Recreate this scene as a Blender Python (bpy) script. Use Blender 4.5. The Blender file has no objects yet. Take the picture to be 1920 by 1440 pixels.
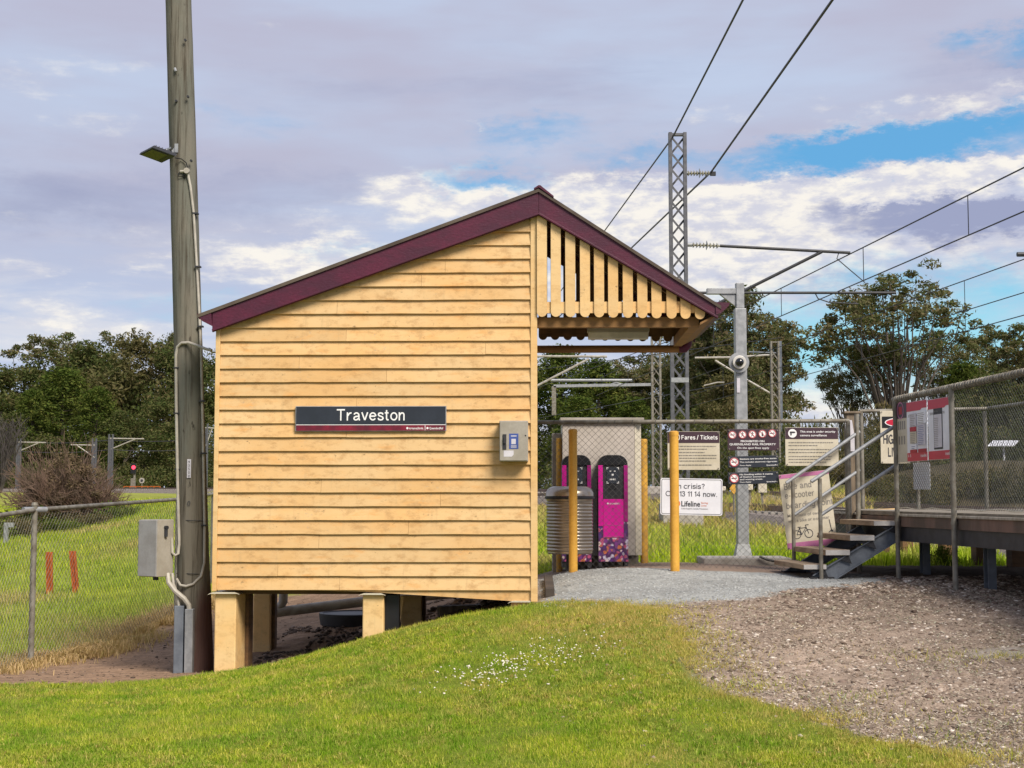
import bpy, bmesh, math, random
import numpy as np
from mathutils import Vector, Matrix

SC = bpy.context.scene
COL = SC.collection
R = math.radians
rng = np.random.default_rng(7)
random.seed(7)

# ------------------------------------------------------------------ camera, world, sun, exposure
FPX = 2700.0                                   # focal length in pixels of a 1920 wide frame
PITCH = math.atan(210.0 / FPX)
EYE = 1.0                                      # the eye is 1 m above the station gravel (it stands lower, on the lawn)
cam_d = bpy.data.cameras.new('camera')
cam_d.sensor_width = 36.0
cam_d.lens = 36.0 * FPX / 1920.0
cam_d.clip_start = 0.1
cam_d.clip_end = 6000
cam = bpy.data.objects.new('camera', cam_d)
COL.objects.link(cam)
cam.location = (0, 0, EYE)
cam.rotation_euler = (math.pi / 2 + PITCH, 0, 0)
SC.camera = cam

SC.view_settings.view_transform = 'Standard'
SC.view_settings.look = 'None'
SC.view_settings.gamma = 1.0
SC.view_settings.exposure = 0.13
SC.view_settings.use_curve_mapping = False
SC.render.engine = 'CYCLES'
SC.cycles.use_denoising = True
SC.cycles.max_bounces = 6
SC.cycles.transparent_max_bounces = 8

TO_SUN = Vector((0.45, -0.66, 0.78)).normalized()
sun_d = bpy.data.lights.new('sun', 'SUN')
sun_d.energy = 4.9
sun_d.angle = R(24)
sun_d.color = (1.0, 0.91, 0.79)
sun = bpy.data.objects.new('sun', sun_d)
COL.objects.link(sun)
sun.location = (0, 0, 60)
sun.rotation_euler = (-TO_SUN).to_track_quat('-Z', 'Y').to_euler()


class NT:
    """tiny helper for writing node trees as expressions"""
    def __init__(self, tree):
        self.t = tree

    def new(self, kind, **kw):
        n = self.t.nodes.new(kind)
        for k, v in kw.items():
            setattr(n, k, v)
        return n

    def put(self, sock, v):
        if isinstance(v, bpy.types.NodeSocket):
            self.t.links.new(v, sock)
        elif v is not None:
            if sock.type == 'RGBA' and len(v) == 3:
                v = (*v, 1)
            sock.default_value = v

    def m(self, op, a, b=None, c=None, clamp=False):
        n = self.new('ShaderNodeMath', operation=op, use_clamp=clamp)
        self.put(n.inputs[0], a)
        if b is not None:
            self.put(n.inputs[1], b)
        if c is not None:
            self.put(n.inputs[2], c)
        return n.outputs[0]

    def ramp(self, v, lo, hi, a=0.0, b=1.0):
        n = self.new('ShaderNodeMapRange', interpolation_type='SMOOTHSTEP')
        self.put(n.inputs[0], v)
        for i, x in enumerate((lo, hi, a, b)):
            n.inputs[i + 1].default_value = x
        return n.outputs[0]

    def mix(self, f, a, b, blend='MIX'):
        n = self.new('ShaderNodeMix', data_type='RGBA', blend_type=blend)
        self.put(n.inputs[0], f)
        self.put(n.inputs[6], a)
        self.put(n.inputs[7], b)
        return n.outputs[2]

    def noise(self, vec, scale=5.0, detail=4.0, rough=0.55, dist=0.0, out=0):
        n = self.new('ShaderNodeTexNoise')
        self.put(n.inputs['Vector'], vec)
        n.inputs['Scale'].default_value = scale
        n.inputs['Detail'].default_value = detail
        n.inputs['Roughness'].default_value = rough
        n.inputs['Distortion'].default_value = dist
        return n.outputs[out]

    def xyz(self, x, y, z=0.0):
        n = self.new('ShaderNodeCombineXYZ')
        for i, v in enumerate((x, y, z)):
            self.put(n.inputs[i], v)
        return n.outputs[0]

    def scale(self, vec, s):
        n = self.new('ShaderNodeMapping')
        self.put(n.inputs[0], vec)
        n.inputs['Scale'].default_value = s
        return n.outputs[0]


def build_world():
    w = bpy.data.worlds.new('World')
    SC.world = w
    w.use_nodes = True
    w.node_tree.nodes.clear()
    q = NT(w.node_tree)
    out = q.new('ShaderNodeOutputWorld')
    bg = q.new('ShaderNodeBackground')
    bg.inputs['Strength'].default_value = 0.093
    q.t.links.new(bg.outputs[0], out.inputs[0])
    sky = q.new('ShaderNodeTexSky', sky_type='NISHITA')
    sky.sun_disc = False
    sky.sun_elevation = math.asin(TO_SUN.z)
    sky.sun_rotation = math.atan2(TO_SUN.x, TO_SUN.y)
    sky.ozone_density = 2.0
    tc = q.new('ShaderNodeTexCoord')
    sp = q.new('ShaderNodeSeparateXYZ')
    q.t.links.new(tc.outputs['Generated'], sp.inputs[0])
    dx, dy, dz = sp.outputs
    # direction as azimuth (27 units per radian, 0 = north) and slope above the horizon
    A0 = q.m('MULTIPLY', q.m('ARCTAN2', dx, dy), 27.0)
    hor = q.m('SQRT', q.m('ADD', q.m('MULTIPLY', dx, dx), q.m('MULTIPLY', dy, dy)))
    V0 = q.m('MINIMUM', q.m('MULTIPLY', q.m('DIVIDE', dz, q.m('MAXIMUM', hor, 0.02)), 27.0), 80.0)
    p0 = q.xyz(A0, V0)
    wa = q.noise(q.scale(p0, (0.5, 0.9, 1)), 1.0, 6, 0.6)
    wb = q.noise(q.scale(p0, (0.5, 1.1, 1)), 1.4, 9, 0.68, out=0)
    A = q.m('ADD', A0, q.m('MULTIPLY', q.m('SUBTRACT', wa, 0.5), 3.4))
    V = q.m('ADD', V0, q.m('MULTIPLY', q.m('SUBTRACT', wb, 0.5), 1.9))

    def blob(cx, cy, rx, ry, k=1.0, tilt=0.0):
        a = q.m('SUBTRACT', A, cx)
        v = q.m('SUBTRACT', q.m('SUBTRACT', V, cy), q.m('MULTIPLY', a, tilt))
        e = q.m('ADD', q.m('POWER', q.m('ABSOLUTE', q.m('DIVIDE', a, rx)), 2.0), q.m('POWER', q.m('ABSOLUTE', q.m('DIVIDE', v, ry)), 2.0))
        return q.m('MULTIPLY', q.m('EXPONENT', q.m('MULTIPLY', e, -1.0)), k)

    def total(lst):
        s = blob(*lst[0])
        for b in lst[1:]:
            s = q.m('ADD', s, blob(*b))
        return s

    nb = q.noise(q.scale(p0, (0.34, 1.0, 1)), 1.1, 8, 0.58, 0.15)      # billows
    ns = q.noise(q.scale(p0, (0.13, 0.75, 1)), 1.6, 6, 0.6, 0.3)      # long streaks
    nf = q.noise(q.scale(p0, (1.0, 2.3, 1)), 1.4, 8, 0.62, 0.1)       # fine texture
    blue = total([(7.0, 6.45, 3.7, 0.48, 1.2, 0.06), (6.9, 2.9, 4.2, 1.4, 1.05, 0.03), (9.4, 8.2, 1.6, 0.55, 0.75, 0.12),
                  (0.2, 6.9, 1.7, 0.5, 0.55, 0.05), (-0.6, 5.95, 1.2, 0.38, 0.75), (-4.0, 6.5, 1.6, 0.7, 0.42),
                  (-6.0, 3.4, 2.4, 0.55, 0.5), (-3.3, 4.6, 1.8, 0.25, 0.5), (-5.6, 7.3, 1.6, 0.5, 0.35), (2.4, 6.5, 1.0, 0.4, 0.4)])
    bsum = q.m('ADD', blue, q.m('MULTIPLY', q.m('SUBTRACT', nb, 0.5), 0.9))
    bsum = q.m('ADD', bsum, q.m('MULTIPLY', q.m('SUBTRACT', nf, 0.5), 0.35))
    bfac = q.ramp(bsum, 0.30, 0.98)
    white = total([(6.0, 5.55, 4.4, 0.40, 1.05, 0.07), (2.2, 5.55, 3.0, 0.45, 1.0, -0.03), (-1.3, 5.55, 1.5, 0.5, 0.95), (-4.2, 4.55, 1.5, 0.40, 0.85, 0.08),
                   (9.0, 6.02, 1.6, 0.22, 0.8, 0.05), (7.6, 6.95, 2.2, 0.35, 0.55, 0.12), (3.9, 7.2, 1.4, 0.3, 0.5), (-9.0, 7.6, 2.6, 0.6, 0.30, -0.12),
                   (-8.0, 4.1, 2.5, 0.25, 0.45), (-3.4, 3.9, 1.6, 0.4, 0.9, 0.2), (-7.6, 3.2, 2.5, 0.3, 0.45), (5.0, 3.9, 3.6, 0.8, 0.55, 0.0),
                   (3.0, 4.5, 2.6, 0.8, 0.35), (3.6, 5.0, 3.5, 0.25, 0.35), (5.5, 1.5, 3.0, 0.7, 0.9), (-1.0, 4.1, 5.0, 0.35, 0.4), (4.6, 4.6, 5.0, 0.35, 0.45), (-0.6, 7.0, 0.35, 0.12, 0.5)])
    wsum = q.m('ADD', white, q.m('MULTIPLY', q.m('SUBTRACT', nb, 0.5), 1.3))
    wsum = q.m('ADD', wsum, q.m('MULTIPLY', q.m('SUBTRACT', ns, 0.5), q.m('ADD', 1.2, q.m('MULTIPLY', q.ramp(V0, 6.0, 4.5), 1.6))))
    wsum = q.m('ADD', wsum, q.m('MULTIPLY', q.m('SUBTRACT', nf, 0.5), 0.55))
    wfac = q.ramp(wsum, 0.20, 0.92)
    dark = total([(7.2, 5.15, 3.0, 0.20, 1.1, 0.04), (8.8, 4.9, 2.6, 0.28, 0.8, 0.02), (3.2, 4.95, 1.6, 0.16, 0.8), (4.0, 4.1, 3.0, 0.2, 0.5), (-8.5, 5.3, 2.6, 0.8, 0.40, -0.05), (9.4, 7.9, 1.6, 0.5, 0.5),
                  (-5.0, 5.7, 2.8, 0.7, 0.35), (2.0, 7.9, 4.0, 1.1, 0.22), (6.0, 3.75, 2.4, 0.3, 0.4), (-3.0, 7.5, 3.5, 0.6, 0.18)])
    dsum = q.m('ADD', dark, q.m('MULTIPLY', q.m('SUBTRACT', ns, 0.5), 0.8))
    dfac = q.ramp(dsum, 0.08, 0.75)
    tone = q.ramp(q.noise(q.scale(p0, (0.085, 0.36, 1)), 1.0, 5, 0.55), 0.36, 0.64)
    lav = q.mix(tone, (4.9, 4.95, 6.35), (5.25, 6.1, 7.9))
    # lower cloud to the west is paler and bluer
    low = q.ramp(V0, 6.5, 2.5)
    lav = q.mix(q.m('MULTIPLY', low, 0.75), lav, q.mix(q.ramp(ns, 0.4, 0.62), (5.0, 5.9, 7.8), (7.4, 7.6, 8.2)))
    wht = q.mix(q.ramp(nf, 0.38, 0.60), (6.7, 6.75, 7.6), (9.9, 9.4, 8.5))
    cloud = q.mix(dfac, lav, (3.4, 3.75, 5.5))
    cloud = q.mix(q.m('MULTIPLY', wfac, 0.9), cloud, wht)
    # clear sky: the Sky Texture, with the pale turquoise of the air near the horizon
    air = q.ramp(V0, 5.6, 2.4)
    clear = q.mix(1.0, sky.outputs[0], (0.30, 0.78, 1.02), 'MULTIPLY')
    clear = q.mix(0.65, clear, (1.8, 5.0, 8.6))
    clear = q.mix(air, clear, (3.7, 7.5, 8.9))
    glow = q.ramp(V0, 2.6, 0.6)
    clear = q.mix(glow, clear, (8.4, 8.9, 7.6))
    # thin cloud veils even the clear parts away from the two open gaps
    fin = q.mix(bfac, cloud, clear)
    q.put(bg.inputs['Color'], fin)


build_world()

# ------------------------------------------------------------------ geometry helpers


def ray(px, py):
    """direction through a pixel of the 1920 x 1440 photograph, y component 1"""
    u, v = px - 960.0, 720.0 - py
    d = Vector((u, FPX * math.cos(PITCH) - v * math.sin(PITCH), FPX * math.sin(PITCH) + v * math.cos(PITCH)))
    return d / d.y


def P(px, py, Y):
    d = ray(px, py) * Y
    return Vector((d.x, d.y, d.z + EYE))


class MB:
    def __init__(self):
        self.v, self.f = [], []

    def add(self, vs, fs):
        o = len(self.v)
        self.v.extend(tuple(x) for x in vs)
        self.f.extend(tuple(i + o for i in f) for f in fs)
        return self

    def obox(self, c, ax, ay, az):
        """box from its centre and three half axes"""
        c, ax, ay, az = map(Vector, (c, ax, ay, az))
        vs = [c + ax * i + ay * j + az * k for k in (-1, 1) for j in (-1, 1) for i in (-1, 1)]
        return self.add(vs, [(0, 2, 3, 1), (4, 5, 7, 6), (0, 1, 5, 4), (2, 6, 7, 3), (0, 4, 6, 2), (1, 3, 7, 5)])

    def box(self, x0, x1, y0, y1, z0, z1):
        return self.obox(((x0 + x1) / 2, (y0 + y1) / 2, (z0 + z1) / 2), ((x1 - x0) / 2, 0, 0), (0, (y1 - y0) / 2, 0), (0, 0, (z1 - z0) / 2))

    def bar(self, a, b, w, h, up=(0, 0, 1)):
        """rectangular bar from a to b, w wide, h high"""
        a, b, up = Vector(a), Vector(b), Vector(up)
        d = (b - a)
        s = d.cross(up)
        if s.length < 1e-6:
            s = Vector((1, 0, 0))
        s.normalize()
        n = s.cross(d).normalized()
        return self.obox((a + b) / 2, d / 2, s * w / 2, n * h / 2)

    def prism(self, la, lb):
        """closed solid between two matching loops"""
        n = len(la)
        fs = [tuple(range(n))[::-1], tuple(range(n, 2 * n))]
        fs += [(i, (i + 1) % n, (i + 1) % n + n, i + n) for i in range(n)]
        return self.add(list(la) + list(lb), fs)

    def poly(self, pts):
        return self.add(pts, [tuple(range(len(pts)))])

    def tube(self, pts, r, n=8, cap=True):
        pts = [Vector(p) for p in pts]
        rs = r if isinstance(r, (list, tuple)) else [r] * len(pts)
        base = len(self.v)
        ref = None
        for i, p in enumerate(pts):
            d = pts[min(i + 1, len(pts) - 1)] - pts[max(i - 1, 0)]
            if d.length < 1e-9:
                d = Vector((0, 0, 1))
            d.normalize()
            if ref is None:
                ref = Vector((0, 0, 1)) if abs(d.z) < 0.9 else Vector((1, 0, 0))
            s = d.cross(ref)
            if s.length < 1e-4:
                s = d.orthogonal()
            s.normalize()
            t = s.cross(d).normalized()
            ref = t
            for k in range(n):
                a = 2 * math.pi * k / n
                self.v.append(tuple(p + (s * math.cos(a) + t * math.sin(a)) * rs[i]))
        for i in range(len(pts) - 1):
            for k in range(n):
                k2 = (k + 1) % n
                self.f.append((base + i * n + k, base + i * n + k2, base + (i + 1) * n + k2, base + (i + 1) * n + k))
        if cap:
            self.f.append(tuple(base + k for k in range(n))[::-1])
            self.f.append(tuple(base + (len(pts) - 1) * n + k for k in range(n)))
        return self

    def lathe(self, prof, c, n=24):
        """profile of (radius, z) turned round the vertical through c"""
        c = Vector(c)
        base = len(self.v)
        for r, z in prof:
            for k in range(n):
                a = 2 * math.pi * k / n
                self.v.append((c.x + r * math.cos(a), c.y + r * math.sin(a), c.z + z))
        for i in range(len(prof) - 1):
            for k in range(n):
                k2 = (k + 1) % n
                self.f.append((base + i * n + k, base + i * n + k2, base + (i + 1) * n + k2, base + (i + 1) * n + k))
        self.f.append(tuple(base + k for k in range(n))[::-1])
        self.f.append(tuple(base + (len(prof) - 1) * n + k for k in range(n)))
        return self

    def disc(self, c, r, ax, ay, n=28, r0=0.0, t=0.0):
        """flat disc (or ring from r0 to r) in the plane of ax, ay; t gives it thickness along ax x ay"""
        c, ax, ay = Vector(c), Vector(ax).normalized(), Vector(ay).normalized()
        circ = lambda q, o=Vector((0, 0, 0)): [c + o + ax * math.cos(2 * math.pi * k / n) * q + ay * math.sin(2 * math.pi * k / n) * q for k in range(n)]
        if t:
            return self.prism(circ(r), circ(r, ax.cross(ay) * t))
        if r0 <= 0:
            return self.poly(circ(r))
        return self.add(circ(r0) + circ(r), [(k, (k + 1) % n, (k + 1) % n + n, k + n) for k in range(n)])


def np_mesh(name, verts, faces_flat, sizes, mat=None, attr=None, smooth=False):
    me = bpy.data.meshes.new(name)
    nv, nl, nf = len(verts), len(faces_flat), len(sizes)
    me.vertices.add(nv)
    me.loops.add(nl)
    me.polygons.add(nf)
    me.vertices.foreach_set('co', np.asarray(verts, dtype=np.float32).ravel())
    me.loops.foreach_set('vertex_index', np.asarray(faces_flat, dtype=np.int32))
    sizes = np.asarray(sizes, dtype=np.int32)
    starts = np.concatenate([[0], np.cumsum(sizes)[:-1]]).astype(np.int32)
    me.polygons.foreach_set('loop_start', starts)
    try:
        me.polygons.foreach_set('loop_total', sizes)
    except Exception:
        pass
    if smooth:
        me.polygons.foreach_set('use_smooth', np.ones(nf, dtype=bool))
    me.update(calc_edges=True)
    for k, (typ, data) in (attr or {}).items():
        at = me.attributes.new(k, typ, 'POINT')
        at.data.foreach_set('color' if typ == 'FLOAT_COLOR' else 'value', np.asarray(data, dtype=np.float32).ravel())
    if mat:
        me.materials.append(mat)
    return me


def link(name, me, parent=None):
    o = bpy.data.objects.new(name, me)
    COL.objects.link(o)
    o.parent = parent
    return o


def mesh_of(name, mb, mat, off=(0, 0, 0), smooth=False, fix=True):
    me = bpy.data.meshes.new(name)
    ox, oy, oz = off
    me.from_pydata([(x - ox, y - oy, z - oz) for x, y, z in mb.v], [], mb.f)
    if fix and len(mb.f) < 60000:
        bm = bmesh.new()
        bm.from_mesh(me)
        bmesh.ops.recalc_face_normals(bm, faces=bm.faces)
        bm.to_mesh(me)
        bm.free()
    if smooth:
        me.polygons.foreach_set('use_smooth', [True] * len(me.polygons))
        try:
            me.set_sharp_from_angle(angle=R(40))
        except Exception:
            pass
    me.materials.append(mat)
    me.update()
    return me


def bevel(o, w=0.005):
    m = o.modifiers.new('edge', 'BEVEL')
    m.width = w
    m.segments = 2
    m.limit_method = 'ANGLE'
    m.angle_limit = R(40)


def tag(o, label=None, cat=None, group=None, kind=None):
    for k, v in (('label', label), ('category', cat), ('group', group), ('kind', kind)):
        if v:
            o[k] = v
    return o


class Thing:
    """an Empty at the thing's base; parts are given in world coordinates, or in its own when local"""
    def __init__(self, name, label, cat, loc=(0, 0, 0), rz=0.0, group=None, local=False, ry=0.0):
        self.o = bpy.data.objects.new(name, None)
        COL.objects.link(self.o)
        self.o.empty_display_size = 0.2
        self.o.location = loc
        self.o.rotation_euler = (0, ry, rz)
        self.off = (0, 0, 0) if local else tuple(loc)
        tag(self.o, label, cat, group)

    def part(self, name, mb, mat, parent=None, smooth=False, bev=0.0, label=None, fix=True):
        o = link(name, mesh_of(name, mb, mat, self.off, smooth, fix), parent or self.o)
        if bev:
            bevel(o, bev)
        if label:
            o['label'] = label
        return o


def solo(name, label, cat, mb, mat, group=None, smooth=False, bev=0.0, kind=None, fix=True):
    vs = np.array(mb.v)
    lo, hi = vs.min(0), vs.max(0)
    off = ((lo[0] + hi[0]) / 2, (lo[1] + hi[1]) / 2, lo[2])
    o = link(name, mesh_of(name, mb, mat, off, smooth, fix))
    o.location = off
    if bev:
        bevel(o, bev)
    return tag(o, label, cat, group, kind)


def copy_tree(o, parent=None):
    c = o.copy()
    COL.objects.link(c)
    c.parent = parent
    for ch in list(o.children):
        copy_tree(ch, c)
    return c


_txt = {}


def text_geo(s, bold=0.0):
    k = (s, bold)
    if k not in _txt:
        cu = bpy.data.curves.new('lettering', 'FONT')
        cu.body = s
        cu.size = 1.0
        cu.offset = bold
        cu.resolution_u = 3
        ob = bpy.data.objects.new('lettering', cu)
        COL.objects.link(ob)
        dg = bpy.context.evaluated_depsgraph_get()
        me = bpy.data.meshes.new_from_object(ob.evaluated_get(dg))
        vs = [tuple(v.co) for v in me.vertices]
        fs = [tuple(p.vertices) for p in me.polygons]
        bpy.data.objects.remove(ob)
        bpy.data.curves.remove(cu)
        bpy.data.meshes.remove(me)
        xs = [v[0] for v in vs]
        _txt[k] = (vs, fs, min(xs), max(xs))
    return _txt[k]


def put_text(mb, s, x, z, size, fit=None, align='L', bold=0.0, y=-0.004):
    """letters standing in the local XZ plane, facing -Y, baseline at z"""
    vs, fs, a, b = text_geo(s, bold)
    w = (b - a) * size
    kx = size * (fit / w if fit else 1.0)
    w = fit or w
    x0 = x if align == 'L' else (x - w / 2 if align == 'C' else x - w)
    mb.add([(x0 + (vx - a) * kx, y, z + vy * size) for vx, vy, _ in vs], fs)
    return mb


def _el(cx, cy, rx, ry, a0, a1, n=14):
    return [(cx + rx * math.cos(R(a0 + (a1 - a0) * i / n)), cy + ry * math.sin(R(a0 + (a1 - a0) * i / n))) for i in range(n + 1)]


# a plain grotesque drawn as strokes (centre lines; cap height .72, x height .52)
GLYPH = {
    'T': [[(0, .68), (.54, .68)], [(.27, .64), (.27, 0)]],
    'r': [[(.06, 0), (.06, .52)], [(.10, .30)] + _el(.30, .28, .19, .20, 165, 80, 6)],
    'a': [_el(.22, .335, .16, .145, 165, 20, 8) + [(.385, .30), (.385, .10), (.41, .045), (.46, .045)], [(.345, .275), (.18, .255), (.09, .21), (.055, .135), (.09, .065), (.18, .035), (.28, .065), (.345, .14)]],
    'v': [[(.015, .52), (.2, .03)], [(.395, .52), (.215, .03)]],
    'e': [[(.08, .275), (.40, .275)], _el(.24, .26, .195, .22, 4, 325, 22)],
    's': [[(.365, .37), (.33, .45), (.215, .48), (.10, .45), (.065, .37), (.11, .305), (.22, .27), (.335, .225), (.38, .145), (.335, .065), (.215, .035), (.095, .065), (.05, .16)]],
    't': [[(.12, .66), (.12, .13), (.145, .06), (.20, .04), (.26, .05)], [(0, .48), (.085, .48)], [(.16, .48), (.25, .48)]],
    'o': [_el(.24, .26, .195, .22, 0, 360, 24)],
    'n': [[(.06, 0), (.06, .52)], [(.10, .33), (.135, .43), (.23, .48), (.33, .45), (.365, .36), (.365, 0)]],
    'I': [[(.06, 0), (.06, .72)]],
    'c': [_el(.24, .26, .195, .22, 40, 320, 20)],
    'i': [[(.06, 0), (.06, .52)], [(.06, .62), (.06, .72)]],
    '?': [[(.05, .53), (.08, .63), (.19, .68), (.31, .64), (.35, .54), (.31, .45), (.22, .37), (.195, .30), (.195, .2)], [(.195, 0), (.195, .1)]],
    'C': [_el(.33, .36, .28, .325, 42, 318, 24)],
    'l': [[(.06, 0), (.06, .72)]],
    '1': [[(.03, .56), (.12, .58), (.17, .63)], [(.2, .72), (.2, 0)]],
    '3': [[(.05, .54), (.09, .64), (.2, .68), (.33, .63), (.35, .52), (.29, .41), (.18, .38), (.30, .36), (.38, .27), (.38, .16), (.32, .07), (.2, .035), (.08, .08), (.04, .19)]],
    '4': [[(.34, 0), (.34, .16)], [(.34, .24), (.34, .70), (.05, .2), (.45, .2)]],
    'w': [[(.01, .52), (.15, .03)], [(.29, .50), (.165, .03)], [(.305, .50), (.43, .03)], [(.585, .52), (.445, .03)]],
    '.': [[(.06, 0), (.06, .1)]],
    'F': [[(.06, 0), (.06, .72)], [(.105, .68), (.46, .68)], [(.105, .37), (.40, .37)]],
    '/': [[(0, -.05), (.24, .76)]],
    'k': [[(.06, 0), (.06, .72)], [(.39, .52), (.105, .22)], [(.21, .29), (.42, 0)]],
    'H': [[(.06, 0), (.06, .72)], [(.50, 0), (.50, .72)], [(.105, .38), (.455, .38)]],
    'G': [_el(.33, .36, .28, .325, 42, 330, 24), [(.37, .33), (.61, .33), (.61, .0)]],
    'L': [[(.06, .72), (.06, .04), (.45, .04)]],
    'V': [[(.02, .72), (.26, .03)], [(.52, .72), (.28, .03)]],
    'E': [[(.06, 0), (.06, .72)], [(.105, .68), (.48, .68)], [(.105, .38), (.44, .38)], [(.105, .04), (.49, .04)]],
    'B': [[(.06, 0), (.06, .72)], [(.105, .68), (.28, .68), (.39, .63), (.41, .53), (.37, .43), (.28, .39), (.105, .39)], [(.29, .35), (.41, .31), (.45, .20), (.41, .09), (.29, .04), (.105, .04)]],
    'd': [[(.40, 0), (.40, .72)], _el(.21, .26, .16, .22, 35, 325, 18)],
    'b': [[(.06, 0), (.06, .72)], _el(.25, .26, .16, .22, -145, 145, 18)],
    'p': [[(.06, -.2), (.06, .52)], _el(.25, .26, .16, .22, -145, 145, 18)],
    'g': [[(.40, .52), (.40, -.04), (.36, -.13), (.22, -.165), (.09, -.12)], _el(.21, .26, .16, .22, 35, 325, 18)],
    '-': [[(.03, .26), (.25, .26)]],
}


def put_strokes(mb, s, x, z, size, fit=None, align='L', w=.085, y=-.004):
    """lettering in the stroke grotesque; each stroke lies a hair in front of the one before"""
    cx, out = 0.0, []
    for ch in s:
        if ch == ' ':
            cx += .26
            continue
        st = GLYPH[ch]
        out += [[(cx + px, py) for px, py in k] for k in st]
        cx += max(p[0] for k in st for p in k) + .105 + .35 * (w - .085)
    total = cx - .09
    k = size if not fit else fit / total
    x0 = x if align == 'L' else (x - total * k / 2 if align == 'C' else x - total * k)
    for i, st in enumerate(out):
        pts = [Vector((p[0], p[1])) for p in st]
        closed = (pts[0] - pts[-1]).length < 1e-4
        if closed:
            pts = pts[:-1]
        n = len(pts)
        o = len(mb.v)
        for j, p in enumerate(pts):
            a = pts[j - 1] if (j > 0 or closed) else p
            b = pts[(j + 1) % n] if (j < n - 1 or closed) else p
            d1, d2 = (p - a), (b - p)
            d1 = d1.normalized() if d1.length > 1e-9 else d2.normalized()
            d2 = d2.normalized() if d2.length > 1e-9 else d1
            t = (d1 + d2).normalized()
            nn = Vector((-t.y, t.x))
            m = w / 2 / max(.5, nn.dot(Vector((-d1.y, d1.x))))
            for sg in (1, -1):
                q = p + nn * m * sg
                mb.v.append((x0 + q.x * k, y - .00012 * (i % 5), z + q.y * size))
        for j in range(n if closed else n - 1):
            a, b = o + 2 * j, o + 2 * ((j + 1) % n)
            mb.f.append((a, a + 1, b + 1, b))
    return mb


# ------------------------------------------------------------------ value noise for masks and terrain
_lat = np.random.default_rng(3).random((256, 256))


def vnoise(x, y):
    xi, yi = np.floor(x).astype(int), np.floor(y).astype(int)
    fx, fy = x - xi, y - yi
    fx, fy = fx * fx * (3 - 2 * fx), fy * fy * (3 - 2 * fy)
    g = lambda i, j: _lat[i % 256, j % 256]
    return (g(xi, yi) * (1 - fx) + g(xi + 1, yi) * fx) * (1 - fy) + (g(xi, yi + 1) * (1 - fx) + g(xi + 1, yi + 1) * fx) * fy


def fbm(x, y, o=4):
    s, a, t = 0, 0.5, 0
    for i in range(o):
        s = s + a * vnoise(x * 2 ** i + 17 * i, y * 2 ** i + 31 * i)
        t += a
        a *= 0.5
    return s / t


def sstep(a, b, x):
    t = np.clip((x - a) / (b - a), 0, 1)
    return t * t * (3 - 2 * t)

# ------------------------------------------------------------------ materials


def mat(name, c1, c2=None, rough=0.6, scale=8.0, detail=5.0, bump=0.0, bscale=None, metal=0.0, stretch=(1, 1, 1), spec=0.4, lo=0.35, hi=0.65, fine=0.10, island=0.0, emit=0.0):
    m = bpy.data.materials.new(name)
    m.use_nodes = True
    q = NT(m.node_tree)
    b = q.t.nodes['Principled BSDF']
    tc = q.new('ShaderNodeTexCoord')
    vec = q.scale(tc.outputs['Object'], stretch)
    if c2 is None:
        c2 = tuple(x * 0.72 for x in c1)
    n = q.noise(vec, scale, detail)
    col = q.mix(q.ramp(n, lo, hi), c1, c2)
    if fine:
        n2 = q.noise(vec, scale * 9, 3)
        col = q.mix(q.ramp(n2, 0.3, 0.7, 0.0, fine * 2), col, tuple(x * 0.55 for x in c1))
    if island:
        g = q.new('ShaderNodeNewGeometry')
        hs = q.new('ShaderNodeHueSaturation')
        q.put(hs.inputs['Color'], col)
        q.put(hs.inputs['Value'], q.m('ADD', q.m('MULTIPLY', g.outputs['Random Per Island'], island * 2), 1 - island))
        col = hs.outputs[0]
    q.put(b.inputs['Base Color'], col)
    b.inputs['Roughness'].default_value = rough
    b.inputs['Metallic'].default_value = metal
    b.inputs['Specular IOR Level'].default_value = spec
    if bump:
        bp = q.new('ShaderNodeBump')
        bp.inputs['Strength'].default_value = bump
        bp.inputs['Distance'].default_value = 0.01
        q.put(bp.inputs['Height'], q.noise(vec, bscale or scale * 4, 4))
        q.put(b.inputs['Normal'], bp.outputs[0])
    if emit:
        q.put(b.inputs['Emission Color'], c1)
        b.inputs['Emission Strength'].default_value = emit
    return m


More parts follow.
